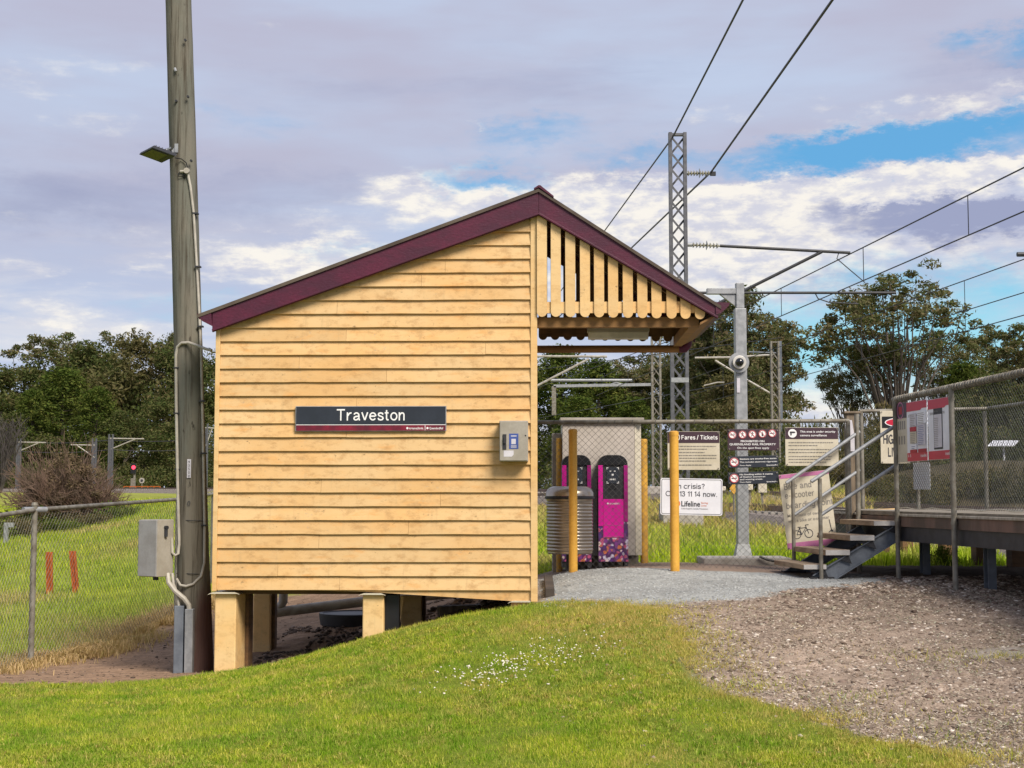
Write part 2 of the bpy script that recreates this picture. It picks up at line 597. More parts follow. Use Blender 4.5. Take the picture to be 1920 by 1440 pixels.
def leaf_mat(name, cols, transl=0.3, clump=0.35, attr=None, dry=None, dim=(0.72, 0.85, 0.75)):
    """foliage: colour differs from leaf to leaf and from clump to clump; light passes through"""
    m = bpy.data.materials.new(name)
    m.use_nodes = True
    q = NT(m.node_tree)
    q.t.nodes.clear()
    out = q.new('ShaderNodeOutputMaterial')
    g = q.new('ShaderNodeNewGeometry')
    tc = q.new('ShaderNodeTexCoord')
    rp = q.new('ShaderNodeValToRGB')
    q.put(rp.inputs[0], g.outputs['Random Per Island'])
    el = rp.color_ramp.elements
    el[0].position, el[0].color = 0.0, (*cols[0], 1)
    el[1].position, el[1].color = 1.0, (*cols[-1], 1)
    for i, c in enumerate(cols[1:-1]):
        e = el.new((i + 1) / (len(cols) - 1))
        e.color = (*c, 1)
    n = q.noise(tc.outputs['Object'], clump, 3)
    col = q.mix(q.ramp(n, 0.35, 0.65), rp.outputs[0], q.mix(1.0, rp.outputs[0], dim, 'MULTIPLY'))
    if attr:
        at = q.new('ShaderNodeAttribute', attribute_name=attr)
        rd = q.new('ShaderNodeValToRGB')
        q.put(rd.inputs[0], g.outputs['Random Per Island'])
        e = rd.color_ramp.elements
        e[0].color, e[1].color = (*dry[0], 1), (*dry[1], 1)
        col = q.mix(at.outputs['Fac'], col, rd.outputs[0])
    d = q.new('ShaderNodeBsdfDiffuse')
    t = q.new('ShaderNodeBsdfTranslucent')
    q.put(d.inputs[0], col)
    q.put(t.inputs[0], q.mix(1.0, col, (1.1, 1.15, 0.7), 'MULTIPLY'))
    mx = q.new('ShaderNodeMixShader')
    mx.inputs[0].default_value = transl
    q.t.links.new(d.outputs[0], mx.inputs[1])
    q.t.links.new(t.outputs[0], mx.inputs[2])
    q.t.links.new(mx.outputs[0], out.inputs[0])
    return m


def board_mat(name, base, stain, streaks=1.0, along=1.0):
    """old cream paint on boards: warm patches, faint runs, specks of mould along the grain"""
    m = bpy.data.materials.new(name)
    m.use_nodes = True
    q = NT(m.node_tree)
    b = q.t.nodes['Principled BSDF']
    tc = q.new('ShaderNodeTexCoord')
    o = q.scale(tc.outputs['Object'], (along, along, 1))
    big = q.noise(q.scale(o, (0.7, 1, 1.6)), 1.1, 4)
    col = q.mix(q.ramp(big, 0.38, 0.66), base, tuple(x * y for x, y in zip(base, (1.0, 0.89, 0.74))))
    g = q.new('ShaderNodeNewGeometry')
    hs = q.new('ShaderNodeHueSaturation')
    q.put(hs.inputs['Color'], col)
    q.put(hs.inputs['Value'], q.m('ADD', q.m('MULTIPLY', g.outputs['Random Per Island'], 0.14), 0.93))
    col = hs.outputs[0]
    patch = q.noise(q.scale(o, (1.0, 1, 4.0)), 2.6, 6, 0.65)
    col = q.mix(q.ramp(patch, 0.53, 0.74, 0.0, 0.62 * streaks), col, stain)
    mott = q.noise(q.scale(o, (1.0, 1, 1.7)), 6.5, 7, 0.74)
    col = q.mix(q.ramp(mott, 0.47, 0.69, 0.0, 0.66 * streaks), col, tuple(x * y for x, y in zip(base, (0.62, 0.52, 0.42))))
    runs = q.noise(q.scale(o, (9.0, 1, 0.9)), 2.2, 4, 0.6)
    col = q.mix(q.ramp(runs, 0.54, 0.78, 0.0, 0.45 * streaks), col, tuple(x * 0.72 for x in base))
    speck = q.noise(q.scale(o, (0.8, 1, 1.3)), 19.0, 5, 0.75)
    where = q.noise(q.scale(o, (1, 1, 3)), 3.0, 3)
    sp = q.m('MULTIPLY', q.ramp(speck, 0.60, 0.72), q.ramp(where, 0.42, 0.62))
    col = q.mix(q.m('MULTIPLY', sp, 0.88), col, (0.13, 0.085, 0.04))
    peel = q.noise(q.scale(o, (1.0, 1, 2.0)), 24.0, 6, 0.7)
    at = q.noise(q.scale(o, (1, 1, 2.2)), 1.7, 4, 0.6)
    col = q.mix(q.m('MULTIPLY', q.ramp(peel, 0.60, 0.64), q.ramp(at, 0.54, 0.64, 0.0, 0.6)), col, (0.40, 0.32, 0.23))
    q.put(b.inputs['Base Color'], col)
    b.inputs['Roughness'].default_value = 0.62
    b.inputs['Specular IOR Level'].default_value = 0.25
    bp = q.new('ShaderNodeBump')
    bp.inputs['Strength'].default_value = 0.25
    bp.inputs['Distance'].default_value = 0.006
    q.put(bp.inputs['Height'], q.noise(q.scale(o, (0.6, 1, 2.5)), 11, 5))
    q.put(b.inputs['Normal'], bp.outputs[0])
    return m


CREAM = (0.625, 0.425, 0.208)
M_BOARD = board_mat('cream weatherboard paint', CREAM, (0.62, 0.29, 0.075))
M_TRIM = board_mat('cream trim paint', (0.70, 0.49, 0.24), (0.50, 0.30, 0.11), 0.7)
M_STUMP = board_mat('cream painted concrete', (0.74, 0.53, 0.26), (0.50, 0.32, 0.12), 0.8, 1.3)
M_MAROON = mat('maroon gloss paint', (0.100, 0.011, 0.035), (0.060, 0.012, 0.030), 0.5, 3.0, bump=0.25, bscale=30, stretch=(1, 1, 2), fine=0.3)
M_ROOF = mat('weathered roof sheet', (0.105, 0.080, 0.058), (0.060, 0.042, 0.030), 0.65, 4.0, bump=0.2)
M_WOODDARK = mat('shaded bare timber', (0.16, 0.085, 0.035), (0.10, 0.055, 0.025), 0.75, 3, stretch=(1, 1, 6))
M_BEAM = mat('brown stained timber', (0.30, 0.155, 0.05), (0.21, 0.11, 0.04), 0.7, 3, stretch=(1, 4, 4))
M_MAST = mat('weathered mast steel', (0.125, 0.127, 0.14), (0.085, 0.086, 0.098), 0.55, 9, metal=0.3)
M_GALV = mat('galvanised steel', (0.36, 0.37, 0.38), (0.26, 0.27, 0.28), 0.5, 12, metal=0.35)
M_GALVDULL = mat('dull zinc pipe', (0.25, 0.235, 0.20), (0.15, 0.13, 0.10), 0.62, 9, metal=0.25, bump=0.1)
M_WIRE = mat('fence wire', (0.165, 0.16, 0.145), (0.10, 0.095, 0.085), 0.55, 6, metal=0.4, fine=0)
M_MESHDARK = mat('dark weathered mesh', (0.105, 0.11, 0.098), (0.06, 0.062, 0.056), 0.6, 6, metal=0.3, fine=0)
M_WIREL = mat('zinc fence wire', (0.24, 0.235, 0.205), (0.15, 0.145, 0.125), 0.5, 6, metal=0.4, fine=0)
M_LINE = mat('overhead wire', (0.055, 0.055, 0.065), None, 0.5, 4, metal=0.4, fine=0)
M_PVC = mat('white conduit plastic', (0.46, 0.43, 0.37), (0.36, 0.33, 0.28), 0.5, 10)
M_PVCGREY = mat('grey drain pipe plastic', (0.40, 0.38, 0.34), (0.28, 0.25, 0.21), 0.5, 8)
M_BOXGREY = mat('grey enamel cabinet', (0.33, 0.325, 0.32), (0.27, 0.26, 0.25), 0.45, 5)
M_BOXBROWN = mat('beige grey enamel', (0.36, 0.33, 0.28), (0.30, 0.27, 0.22), 0.45, 5)
M_BLACK = mat('black plastic', (0.012, 0.012, 0.014), None, 0.4, 6)
M_DARKSTEEL = mat('dark painted steel', (0.035, 0.036, 0.042), (0.022, 0.022, 0.026), 0.55, 6, bump=0.1)
M_BLUESTEEL = mat('blue grey painted steel', (0.16, 0.18, 0.21), (0.10, 0.115, 0.14), 0.55, 5)
M_YELLOW = mat('yellow bollard paint', (0.68, 0.375, 0.058), (0.58, 0.30, 0.045), 0.5, 5, bump=0.1, lo=0.42, hi=0.7, fine=0.14)
M_YELLOWOLD = mat('weathered yellow paint', (0.60, 0.33, 0.045), (0.40, 0.22, 0.04), 0.6, 6, bump=0.1)
M_WHITE = mat('white sign face', (0.74, 0.75, 0.80), (0.66, 0.67, 0.72), 0.4, 3, fine=0.04)
M_CREAMSIGN = mat('faded cream sign face', (0.58, 0.53, 0.42), (0.50, 0.45, 0.34), 0.5, 4, fine=0.08)
M_PLUM = mat('plum sign face', (0.058, 0.030, 0.042), (0.044, 0.024, 0.036), 0.45, 4)
M_SLATE = mat('slate blue sign face', (0.026, 0.032, 0.046), (0.020, 0.025, 0.036), 0.45, 4)
M_REDSTRIP = mat('crimson sign strip', (0.24, 0.012, 0.035), (0.10, 0.010, 0.024), 0.45, 7, stretch=(1, 1, 1), fine=0.25)
M_TEXTW = mat('white lettering', (0.80, 0.80, 0.80), (0.76, 0.76, 0.76), 0.5, 4, fine=0)
M_TEXTD = mat('dark lettering', (0.045, 0.045, 0.055), None, 0.5, 4, fine=0)
M_TEXTG = mat('grey faded lettering', (0.25, 0.23, 0.205), None, 0.5, 4, fine=0)
M_REDSYM = mat('red sign symbol', (0.46, 0.015, 0.03), None, 0.5, 4, fine=0)
M_POSTER = mat('red poster band', (0.52, 0.012, 0.045), (0.46, 0.012, 0.04), 0.4, 4, fine=0)
M_ORANGE = mat('orange logo', (0.75, 0.22, 0.10), None, 0.5, 4, fine=0)
M_PINK = mat('faded pink band', (0.50, 0.17, 0.34), (0.42, 0.14, 0.28), 0.5, 6)
M_PAPER = mat('paper notice', (0.60, 0.58, 0.62), (0.52, 0.50, 0.55), 0.6, 9, fine=0.05)
M_BLUELAB = mat('blue sticker', (0.06, 0.10, 0.33), None, 0.4, 5)
M_MAGENTA = mat('magenta machine panel', (0.76, 0.008, 0.36), (0.68, 0.008, 0.32), 0.35, 3, fine=0.03)
M_MAGDARK = mat('purple machine side', (0.42, 0.006, 0.22), None, 0.35, 3, fine=0.03)
M_CONC = mat('concrete', (0.40, 0.37, 0.33), (0.30, 0.27, 0.23), 0.85, 5, bump=0.3)
M_CONCDARK = mat('stained concrete', (0.24, 0.21, 0.17), (0.15, 0.13, 0.10), 0.9, 6, bump=0.4)
M_KIOSK = mat('pale grey kiosk panel', (0.50, 0.45, 0.405), (0.44, 0.395, 0.35), 0.55, 2.5)
M_STEELBIN = mat('ribbed stainless steel', (0.43, 0.375, 0.315), (0.33, 0.285, 0.235), 0.28, 5, metal=0.8)
M_RUST = mat('rusted steel', (0.46, 0.125, 0.035), (0.30, 0.075, 0.022), 0.9, 9, bump=0.3, spec=0.05)
M_TREAD = mat('worn timber tread', (0.36, 0.27, 0.18), (0.24, 0.17, 0.11), 0.8, 5, stretch=(1, 1, 3), bump=0.3)
M_TREADEND = mat('grey tread end', (0.54, 0.52, 0.50), (0.44, 0.42, 0.40), 0.8, 7)
M_DECKEDGE = mat('bleached deck edge', (0.44, 0.40, 0.33), (0.30, 0.26, 0.20), 0.85, 7, stretch=(3, 3, 1), bump=0.3)
M_DECKRUST = mat('rust stained concrete edge', (0.20, 0.125, 0.095), (0.10, 0.075, 0.058), 0.85, 3, stretch=(1, 1, 0.3), bump=0.3)
M_TIMBER = mat('grey fence timber', (0.22, 0.17, 0.12), (0.13, 0.10, 0.07), 0.85, 4, stretch=(4, 4, 0.5), bump=0.4)
M_GLASS = mat('dark camera dome', (0.008, 0.009, 0.011), None, 0.08, 4, spec=0.8, fine=0)
M_LAMPWHITE = mat('pale plastic lens', (0.62, 0.60, 0.55), None, 0.4, 5)
M_LAMPPANEL = mat('unlit lamp lens', (0.06, 0.054, 0.03), (0.045, 0.04, 0.024), 0.35, 20)
M_PORC = mat('glazed insulator', (0.30, 0.29, 0.23), (0.22, 0.21, 0.17), 0.3, 6)
M_BARK = mat('pale gum bark', (0.26, 0.22, 0.18), (0.13, 0.11, 0.09), 0.85, 1.2, stretch=(1, 1, 0.3), fine=0.1)
M_BARKMID = mat('grey brown gum bark', (0.135, 0.11, 0.09), (0.075, 0.06, 0.05), 0.85, 1.2, stretch=(1, 1, 0.3), fine=0.1)
M_BARKDARK = mat('dark bark', (0.075, 0.06, 0.048), (0.045, 0.036, 0.03), 0.9, 2, stretch=(1, 1, 0.3))
M_TWIG = mat('bare red brown twigs', (0.17, 0.105, 0.075), (0.11, 0.075, 0.055), 0.85, 2)
M_BALLAST = mat('railway ballast', (0.24, 0.20, 0.17), (0.13, 0.11, 0.095), 0.95, 7, bump=0.8)
M_RAIL = mat('rail steel', (0.22, 0.15, 0.11), (0.16, 0.10, 0.07), 0.5, 6, metal=0.4)
M_SLEEPER = mat('concrete sleeper', (0.32, 0.30, 0.27), (0.22, 0.20, 0.18), 0.9, 4)
M_STONEBLUE = mat('blue metal gravel stones', (0.33, 0.34, 0.335), (0.24, 0.255, 0.26), 0.95, 3, island=0.5, fine=0)
M_LEAF_EUC = leaf_mat('gum leaves', [(0.072, 0.084, 0.036), (0.128, 0.135, 0.054), (0.217, 0.183, 0.096), (0.180, 0.126, 0.081)], 0.32)
M_LEAF_DENSE = leaf_mat('dark evergreen leaves', [(0.051, 0.069, 0.027), (0.090, 0.105, 0.036), (0.150, 0.147, 0.057), (0.132, 0.102, 0.054)], 0.27)
M_LEAF_PINE = leaf_mat('pine foliage', [(0.041, 0.060, 0.016), (0.091, 0.115, 0.027), (0.159, 0.162, 0.041)], 0.25)
M_LEAF_BROWN = leaf_mat('olive brown foliage', [(0.093, 0.093, 0.039), (0.143, 0.112, 0.051), (0.173, 0.138, 0.075)], 0.25)
M_LEAF_SHRUB = leaf_mat('bright shrub leaves', [(0.055, 0.085, 0.018), (0.12, 0.16, 0.03), (0.20, 0.20, 0.05)], 0.3)
M_LAWN = leaf_mat('lawn blades', [(0.130, 0.245, 0.016), (0.305, 0.415, 0.026), (0.490, 0.540, 0.046), (0.72, 0.64, 0.14)], 0.4, 2.3, 'dry', [(0.42, 0.33, 0.085), (0.70, 0.53, 0.22)], (0.50, 0.74, 0.55))
M_FIELD = leaf_mat('field grass blades', [(0.235, 0.315, 0.022), (0.380, 0.455, 0.036), (0.530, 0.530, 0.070)], 0.38, 0.5, 'dry', [(0.42, 0.285, 0.13), (0.64, 0.46, 0.26)])
M_CLOVER = mat('clover flower heads', (0.66, 0.62, 0.52), (0.56, 0.52, 0.42), 0.8, 30, island=0.2, fine=0)


def stone_mat(name, cols, pos):
    m = bpy.data.materials.new(name)
    m.use_nodes = True
    q = NT(m.node_tree)
    b = q.t.nodes['Principled BSDF']
    g = q.new('ShaderNodeNewGeometry')
    rp = q.new('ShaderNodeValToRGB')
    e = rp.color_ramp.elements
    e[0].position, e[0].color = pos[0], (*cols[0], 1)
    e[1].position, e[1].color = pos[-1], (*cols[-1], 1)
    for c, p in zip(cols[1:-1], pos[1:-1]):
        k = e.new(p)
        k.color = (*c, 1)
    q.put(rp.inputs[0], g.outputs['Random Per Island'])
    o = q.new('ShaderNodeTexCoord').outputs['Object']
    n = q.noise(o, 60, 3)
    q.put(b.inputs['Base Color'], q.mix(q.ramp(n, .35, .65, 0, .6), rp.outputs[0], q.mix(1.0, rp.outputs[0], (.6, .58, .56), 'MULTIPLY')))
    b.inputs['Roughness'].default_value = .95
    b.inputs['Specular IOR Level'].default_value = .1
    return m


M_STONE = stone_mat('ballast stones', [(.085, .060, .045), (.22, .165, .126), (.345, .276, .220), (.45, .375, .308), (.72, .65, .57)], [0, .28, .6, .88, 1])
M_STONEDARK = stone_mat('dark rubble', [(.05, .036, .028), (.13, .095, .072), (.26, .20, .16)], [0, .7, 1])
M_CLOD = stone_mat('dark brown clods', [(.07, .05, .04), (.17, .12, .095), (.30, .23, .19)], [0, .6, 1])
M_LONG = leaf_mat('long grass blades', [(0.210, 0.320, 0.018), (0.400, 0.500, 0.026), (0.580, 0.620, 0.070)], 0.42, 0.7, 'dry', [(0.40, 0.285, 0.12), (0.60, 0.45, 0.24)])

M_LITTER = leaf_mat('leaf litter and bark chips', [(0.13, 0.095, 0.07), (0.27, 0.21, 0.16), (0.42, 0.34, 0.26), (0.62, 0.55, 0.46)], 0.0, 2.0)
M_TWIGHAZE = leaf_mat('fine dead twig ends', [(0.085, 0.060, 0.040), (0.15, 0.105, 0.066), (0.20, 0.145, 0.085)], 0.1, 0.8)


def flora_mat():
    m = bpy.data.materials.new('printed flower pattern')
    m.use_nodes = True
    q = NT(m.node_tree)
    b = q.t.nodes['Principled BSDF']
    tc = q.new('ShaderNodeTexCoord')
    v = q.new('ShaderNodeTexVoronoi')
    v.inputs['Scale'].default_value = 22
    nz = q.noise(tc.outputs['Object'], 9, 3, out=1)
    q.put(v.inputs['Vector'], q.mix(0.06, tc.outputs['Object'], nz))
    sp = q.new('ShaderNodeSeparateColor')
    q.put(sp.inputs[0], v.outputs['Color'])
    rp = q.new('ShaderNodeValToRGB')
    rp.color_ramp.interpolation = 'CONSTANT'
    e = rp.color_ramp.elements
    cols = [(0.10, 0.03, 0.20), (0.60, 0.17, 0.07), (0.62, 0.56, 0.72), (0.22, 0.05, 0.26), (0.55, 0.10, 0.22), (0.74, 0.58, 0.56)]
    e[0].color = (*cols[0], 1)
    e[1].position, e[1].color = 0.85, (*cols[5], 1)
    for i in range(1, 5):
        k = e.new(i * 0.17)
        k.color = (*cols[i], 1)
    q.put(rp.inputs[0], sp.outputs[0])
    edge = q.ramp(v.outputs['Distance'], 0.50, 0.66)
    q.put(b.inputs['Base Color'], q.mix(edge, rp.outputs[0], (0.09, 0.02, 0.12)))
    b.inputs['Roughness'].default_value = 0.35
    return m


M_FLORA = flora_mat()


def pole_mat():
    """silvered pole timber: long dark checks, greenish weathering, a red brown stain low on its right side"""
    m = bpy.data.materials.new('weathered pole timber')
    m.use_nodes = True
    q = NT(m.node_tree)
    b = q.t.nodes['Principled BSDF']
    o = q.new('ShaderNodeTexCoord').outputs['Object']
    grain = q.noise(q.scale(o, (9, 9, 0.35)), 2.2, 8, 0.7)
    patch = q.noise(q.scale(o, (1.6, 1.6, 0.5)), 1.5, 5)
    col = q.mix(q.ramp(patch, 0.35, 0.65), (0.185, 0.165, 0.130), (0.132, 0.136, 0.112))
    col = q.mix(q.ramp(grain, 0.45, 0.68), col, (0.062, 0.052, 0.038))
    knots = q.noise(q.scale(o, (5, 5, 1.8)), 3.2, 3)
    col = q.mix(q.ramp(knots, 0.66, 0.75, 0.0, 0.85), col, (0.03, 0.025, 0.02))
    sp = q.new('ShaderNodeSeparateXYZ')
    q.t.links.new(o, sp.inputs[0])
    low = q.m('MULTIPLY', q.ramp(sp.outputs[2], 1.1, 0.7), q.ramp(q.m('ADD', sp.outputs[0], q.m('MULTIPLY', q.m('SUBTRACT', patch, 0.5), 0.25)), 0.0, 0.09))
    col = q.mix(q.m('MULTIPLY', low, 0.75), col, (0.085, 0.030, 0.026))
    q.put(b.inputs['Base Color'], col)
    b.inputs['Roughness'].default_value = 0.88
    b.inputs['Specular IOR Level'].default_value = 0.15
    bp = q.new('ShaderNodeBump')
    bp.inputs['Strength'].default_value = 0.8
    bp.inputs['Distance'].default_value = 0.012
    q.put(bp.inputs['Height'], grain)
    q.put(b.inputs['Normal'], bp.outputs[0])
    return m


M_POLE = pole_mat()
# ------------------------------------------------------------------ terrain
CP = []
for y, row in {
    3: [(-6, -.74), (-2, -.72), (2, -.68), (6, -.64)],
    6: [(-6, -.76), (-2, -.73), (2, -.67), (6, -.62)],
    9: [(-7, -.78), (-4, -.76), (-2, -.72), (0, -.68), (2, -.64), (5, -.60)],
    10.6: [(-5, -.78), (-2, -.66), (0, -.53), (2, -.46), (5, -.44)],
    12: [(-6, -.79), (-3.4, -.75), (-2, -.60), (-.7, -.43), (1, -.30), (3, -.29), (6, -.28)],
    13.4: [(-5, -.79), (-3, -.75), (-1.6, -.50), (0, -.22), (1.4, -.10), (3, -.12), (6, -.10)],
    14.6: [(-6, -.82), (-4, -.82), (-2.75, -.755), (-1.53, -.45), (-.6, -.215), (.25, -.125), (1.05, -.09), (2, -.04), (4, -.02), (7, 0)],
    16: [(-6, -.90), (-4.5, -.93), (-3, -.90), (-1.5, -.66), (-.5, -.42), (-.05, -.22), (.4, .0), (2, .03), (5, .03), (8, .0)],
    17.5: [(-6, -.90), (-4.5, -.90), (-3, -.82), (-1.5, -.63), (-.3, -.30), (.5, .04), (3, .05), (7, .03)],
    20: [(-7.5, -.86), (-5, -.83), (-3, -.68), (-1, -.40), (1, .04), (4, .04), (8, .03)],
    25: [(-9, -.70), (-7.5, -.66), (-4, -.36), (0, -.02), (4, .0), (10, .0)],
    32: [(-13, -.5), (-10, -.38), (-6, .10), (0, .25), (6, .05), (14, 0)],
    44: [(-18, -.45), (-13.5, -.12), (-11, .52), (-8.8, 1.08), (-5, 1.12), (0, .5), (8, .15), (15, .2)],
    52: [(-24, 0), (-17, .15), (-13, .72), (-8, 1.12), (0, .5), (8, .2), (13.5, .4)],
    62: [(-28, .5), (-10, .9), (0, .5), (9, .3), (14.5, 1.5), (17, 2.1), (20, 2.5), (25, 2.4)],
    80: [(-38, .8), (-10, .9), (5, .5), (20, 1.4), (30, 2.2)],
    120: [(-60, 1.1), (-10, 1.0), (20, 1.2), (50, 1.6)],
    190: [(-95, 1.5), (-55, 1.5), (0, 1.4), (60, 1.6)],
    320: [(-160, 1.6), (0, 1.6), (110, 1.6)],
    800: [(-400, 1.6), (0, 1.6), (300, 1.6)],
}.items():
    CP += [(x, y, z) for x, z in row]
CP = np.array(CP)
_W = lambda x, y: (x / np.maximum(y, 2) * 6.0, np.log(np.maximum(y, 2)) * 7.0)
_cx, _cy = _W(CP[:, 0], CP[:, 1])
_phi = lambda d2: np.sqrt(d2 + 0.02)
_K = _phi((_cx[:, None] - _cx) ** 2 + (_cy[:, None] - _cy) ** 2)
_zm = CP[:, 2].mean()
_wt = np.linalg.solve(_K + 1e-3 * np.eye(len(CP)), CP[:, 2] - _zm)


def gz(x, y):
    x, y = np.asarray(x, float), np.asarray(y, float)
    sh = np.broadcast(x, y).shape
    x, y = np.broadcast_to(x, sh).ravel(), np.broadcast_to(y, sh).ravel()
    x = np.clip(x, -np.maximum(y, 2) * 0.6, np.maximum(y, 2) * 0.6)
    out = np.empty(len(x))
    for i in range(0, len(x), 60000):
        a, b = _W(x[i:i + 60000], y[i:i + 60000])
        out[i:i + 60000] = _phi((a[:, None] - _cx) ** 2 + (b[:, None] - _cy) ** 2) @ _wt + _zm
    return out.reshape(sh) if sh else float(out[0])


LB = np.array([(3, 2.2), (7, 2.35), (8.3, 2.42), (8.7, 2.62), (9.0, 2.85), (9.25, 2.75), (9.65, 2.35), (10.3, 2.02), (10.65, 1.72), (11.3, 1.50), (12.4, 1.46), (13.4, 1.42), (14.2, 1.25), (14.8, .95), (15.05, .55), (15.3, .05)])
FX = np.array([(14, -6.0), (16.3, -5.72), (17.7, -5.15), (21, -4.95), (24, -4.4), (30, -2.0), (40, 2)])      # field edge along the wire fence


def zones(x, y):
    """weights of lawn, field grass, dirt, blue gravel, paving, ballast at ground points"""
    n1 = fbm(x * 1.3 + 40, y * 1.3, 4) - .5
    n2 = fbm(x * 5 + 9, y * 5 + 3, 3) - .5
    edge = np.interp(y, LB[:, 0], LB[:, 1]) + n1 * .5 + n2 * .22
    top = np.interp(x, [-8, -4.2, -3.4, -3.0, .3, 1], [13.9, 14.05, 14.3, 15.2, 15.22, 15.3]) + n1 * .25 + n2 * .18
    lawn = sstep(-.09, .09, edge - x) * sstep(-.07, .07, top - y)
    fe = np.interp(y, FX[:, 0], FX[:, 1])
    field = sstep(-.25, .2, fe - x + n1 * .8 + n2 * .3) * sstep(15.6, 15.9, y)
    back = sstep(19.9, 20.5, y + n1 * .9 + n2 * .3) * sstep(-.3, .6, x + 0 * y + (y - 20) * .35)
    back = np.maximum(back, sstep(22.3, 23.3, y + n1 * 1.5))
    field = np.maximum(field, back)
    plat = sstep(4.15, 4.6, x + (y - 17) * .1 + n1 * .3)
    yb = np.interp(x, [.2, 2, 2.4, 3.2, 4.1, 4.6], [14.75, 14.5, 14.7, 15.5, 16.5, 17.2])
    blue = sstep(-.25, .25, y - yb + n1 * 1.2 + n2 * .5) * sstep(.18, .34, x) * (1 - sstep(17.75, 17.95, y + n2 * .3)) * (1 - plat)
    pave = sstep(17.75, 17.95, y + n2 * .3) * (1 - sstep(19.9, 20.2, y)) * sstep(.1, .3, x) * (1 - plat)
    dirt = sstep(.38, .2, x) * sstep(13.6, 14.2, y)
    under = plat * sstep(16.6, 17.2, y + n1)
    return lawn, field, dirt, blue, pave, under, n1, n2


def ground_colour(x, y):
    lawn, field, dirt, blue, pave, under, n1, n2 = zones(x, y)
    n3 = fbm(x * 14, y * 14, 3)[:, None]
    c = np.array
    base = c([.265, .205, .160])[None] * (.45 + 1.1 * n3)
    pale = np.exp(-(((x - 2.0) / 1.3) ** 2 + ((y - 11.6) / 1.8) ** 2))[:, None]
    base = base * (1 + .35 * pale)
    base = base * (1 - .25 * sstep(13.5, 15.5, y) * sstep(2, 3.4, x))[:, None]
    cw = np.exp(-(((x - 4.15) / .42) ** 2 + ((y - 11.95) / .22) ** 2) ** 2)
    base = base * (1 - cw[:, None]) + c([.36, .32, .28])[None] * cw[:, None]
    base = base * (1 + .5 * n1[:, None])

    def lay(b, w, col):
        return b * (1 - w[:, None]) + col * w[:, None]
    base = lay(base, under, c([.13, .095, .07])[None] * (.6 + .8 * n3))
    base = lay(base, blue, c([.35, .36, .35])[None] * (.75 + .5 * n3) * (1 + .5 * n1[:, None]))
    base = lay(base, pave, c([.27, .20, .155])[None] * (.85 + .3 * n3))
    hut_shade = sstep(-3.4, -2.4, x) * sstep(15.2, 15.5, y) * sstep(19.2, 18.2, y)  # shade below the hut, put into the dirt colour over its footprint
    base = lay(base, dirt, (c([.29, .192, .125])[None] * (1 - .12 * hut_shade[:, None])) * (.55 + .9 * n3))
    straw = np.exp(-((np.interp(y, FX[:, 0], FX[:, 1]) - x - .15) / .35) ** 2) * sstep(15.5, 16.2, y) * sstep(26, 23, y)
    far = sstep(25, 60, y)
    fcol = c([.240, .290, .030])[None] * (1 - far[:, None]) + c([.265, .285, .052])[None] * far[:, None]
    fcol = fcol * (.7 + .6 * n3) * (1 + .9 * n1[:, None])
    scrub = sstep(.20, .25, x / np.maximum(y, 1)) * sstep(38, 46, y)
    fcol = fcol * (1 - scrub[:, None]) + c([.105, .085, .050])[None] * (.5 + 1. * n3) * scrub[:, None]
    base = lay(base, field, fcol)
    base = lay(base, straw * .8, c([.34, .24, .12])[None] * (.7 + .6 * n3))
    base = lay(base, lawn, c([.155, .195, .024])[None] * (.6 + .8 * n3))
    return np.clip(base, .01, .9)


def steps(a, b, first, grow):
    o, s = [a], first
    while o[-1] < b:
        o.append(o[-1] + s)
        s *= grow
    return o


ys = [-60, -30, -12, -4, 0, 2] + list(np.arange(3, 8, .25)) + list(np.arange(8, 22, .065)) + steps(22, 3000, .08, 1.03)
xr = list(np.arange(-7, 7.5, .085)) + steps(7.5, 2500, .1, 1.05)
xl = [-v for v in steps(7.08, 2500, .1, 1.045)][::-1]
GX, GY = np.meshgrid(np.array(xl + xr), np.array(ys))
NX, NY = GX.shape[1], GX.shape[0]
gx, gy = GX.ravel(), GY.ravel()
gzv = gz(gx, gy)
zl, zf, zd, zb, zp, zu, _, _ = zones(gx, gy)


def relief(x, y, z=None):
    """small bumps of bare ground on top of the terrain"""
    zl, zf, zd, zb, zp, zu, _, _ = z or zones(x, y)
    k = (1 - zl) * (1 - zf) * (1 - zp) * (y < 24) * (y > 6) * (1 - .6 * zb)
    o = k * ((fbm(x * 2.2, y * 2.2, 4) - .5) * .06 + (fbm(x * 9, y * 9, 2) - .5) * .025)
    return o + zd * sstep(-2.9, -2.2, x) * sstep(15.6, 16.2, y) * sstep(19, 18, y) * (fbm(x * 4 + 3, y * 4, 3) - .42) * .28


gzv = gzv + relief(gx, gy, (zl, zf, zd, zb, zp, zu, 0, 0))
idx = np.arange(NX * NY).reshape(NY, NX)
quads = np.stack([idx[:-1, :-1], idx[:-1, 1:], idx[1:, 1:], idx[1:, :-1]], -1).reshape(-1, 4)


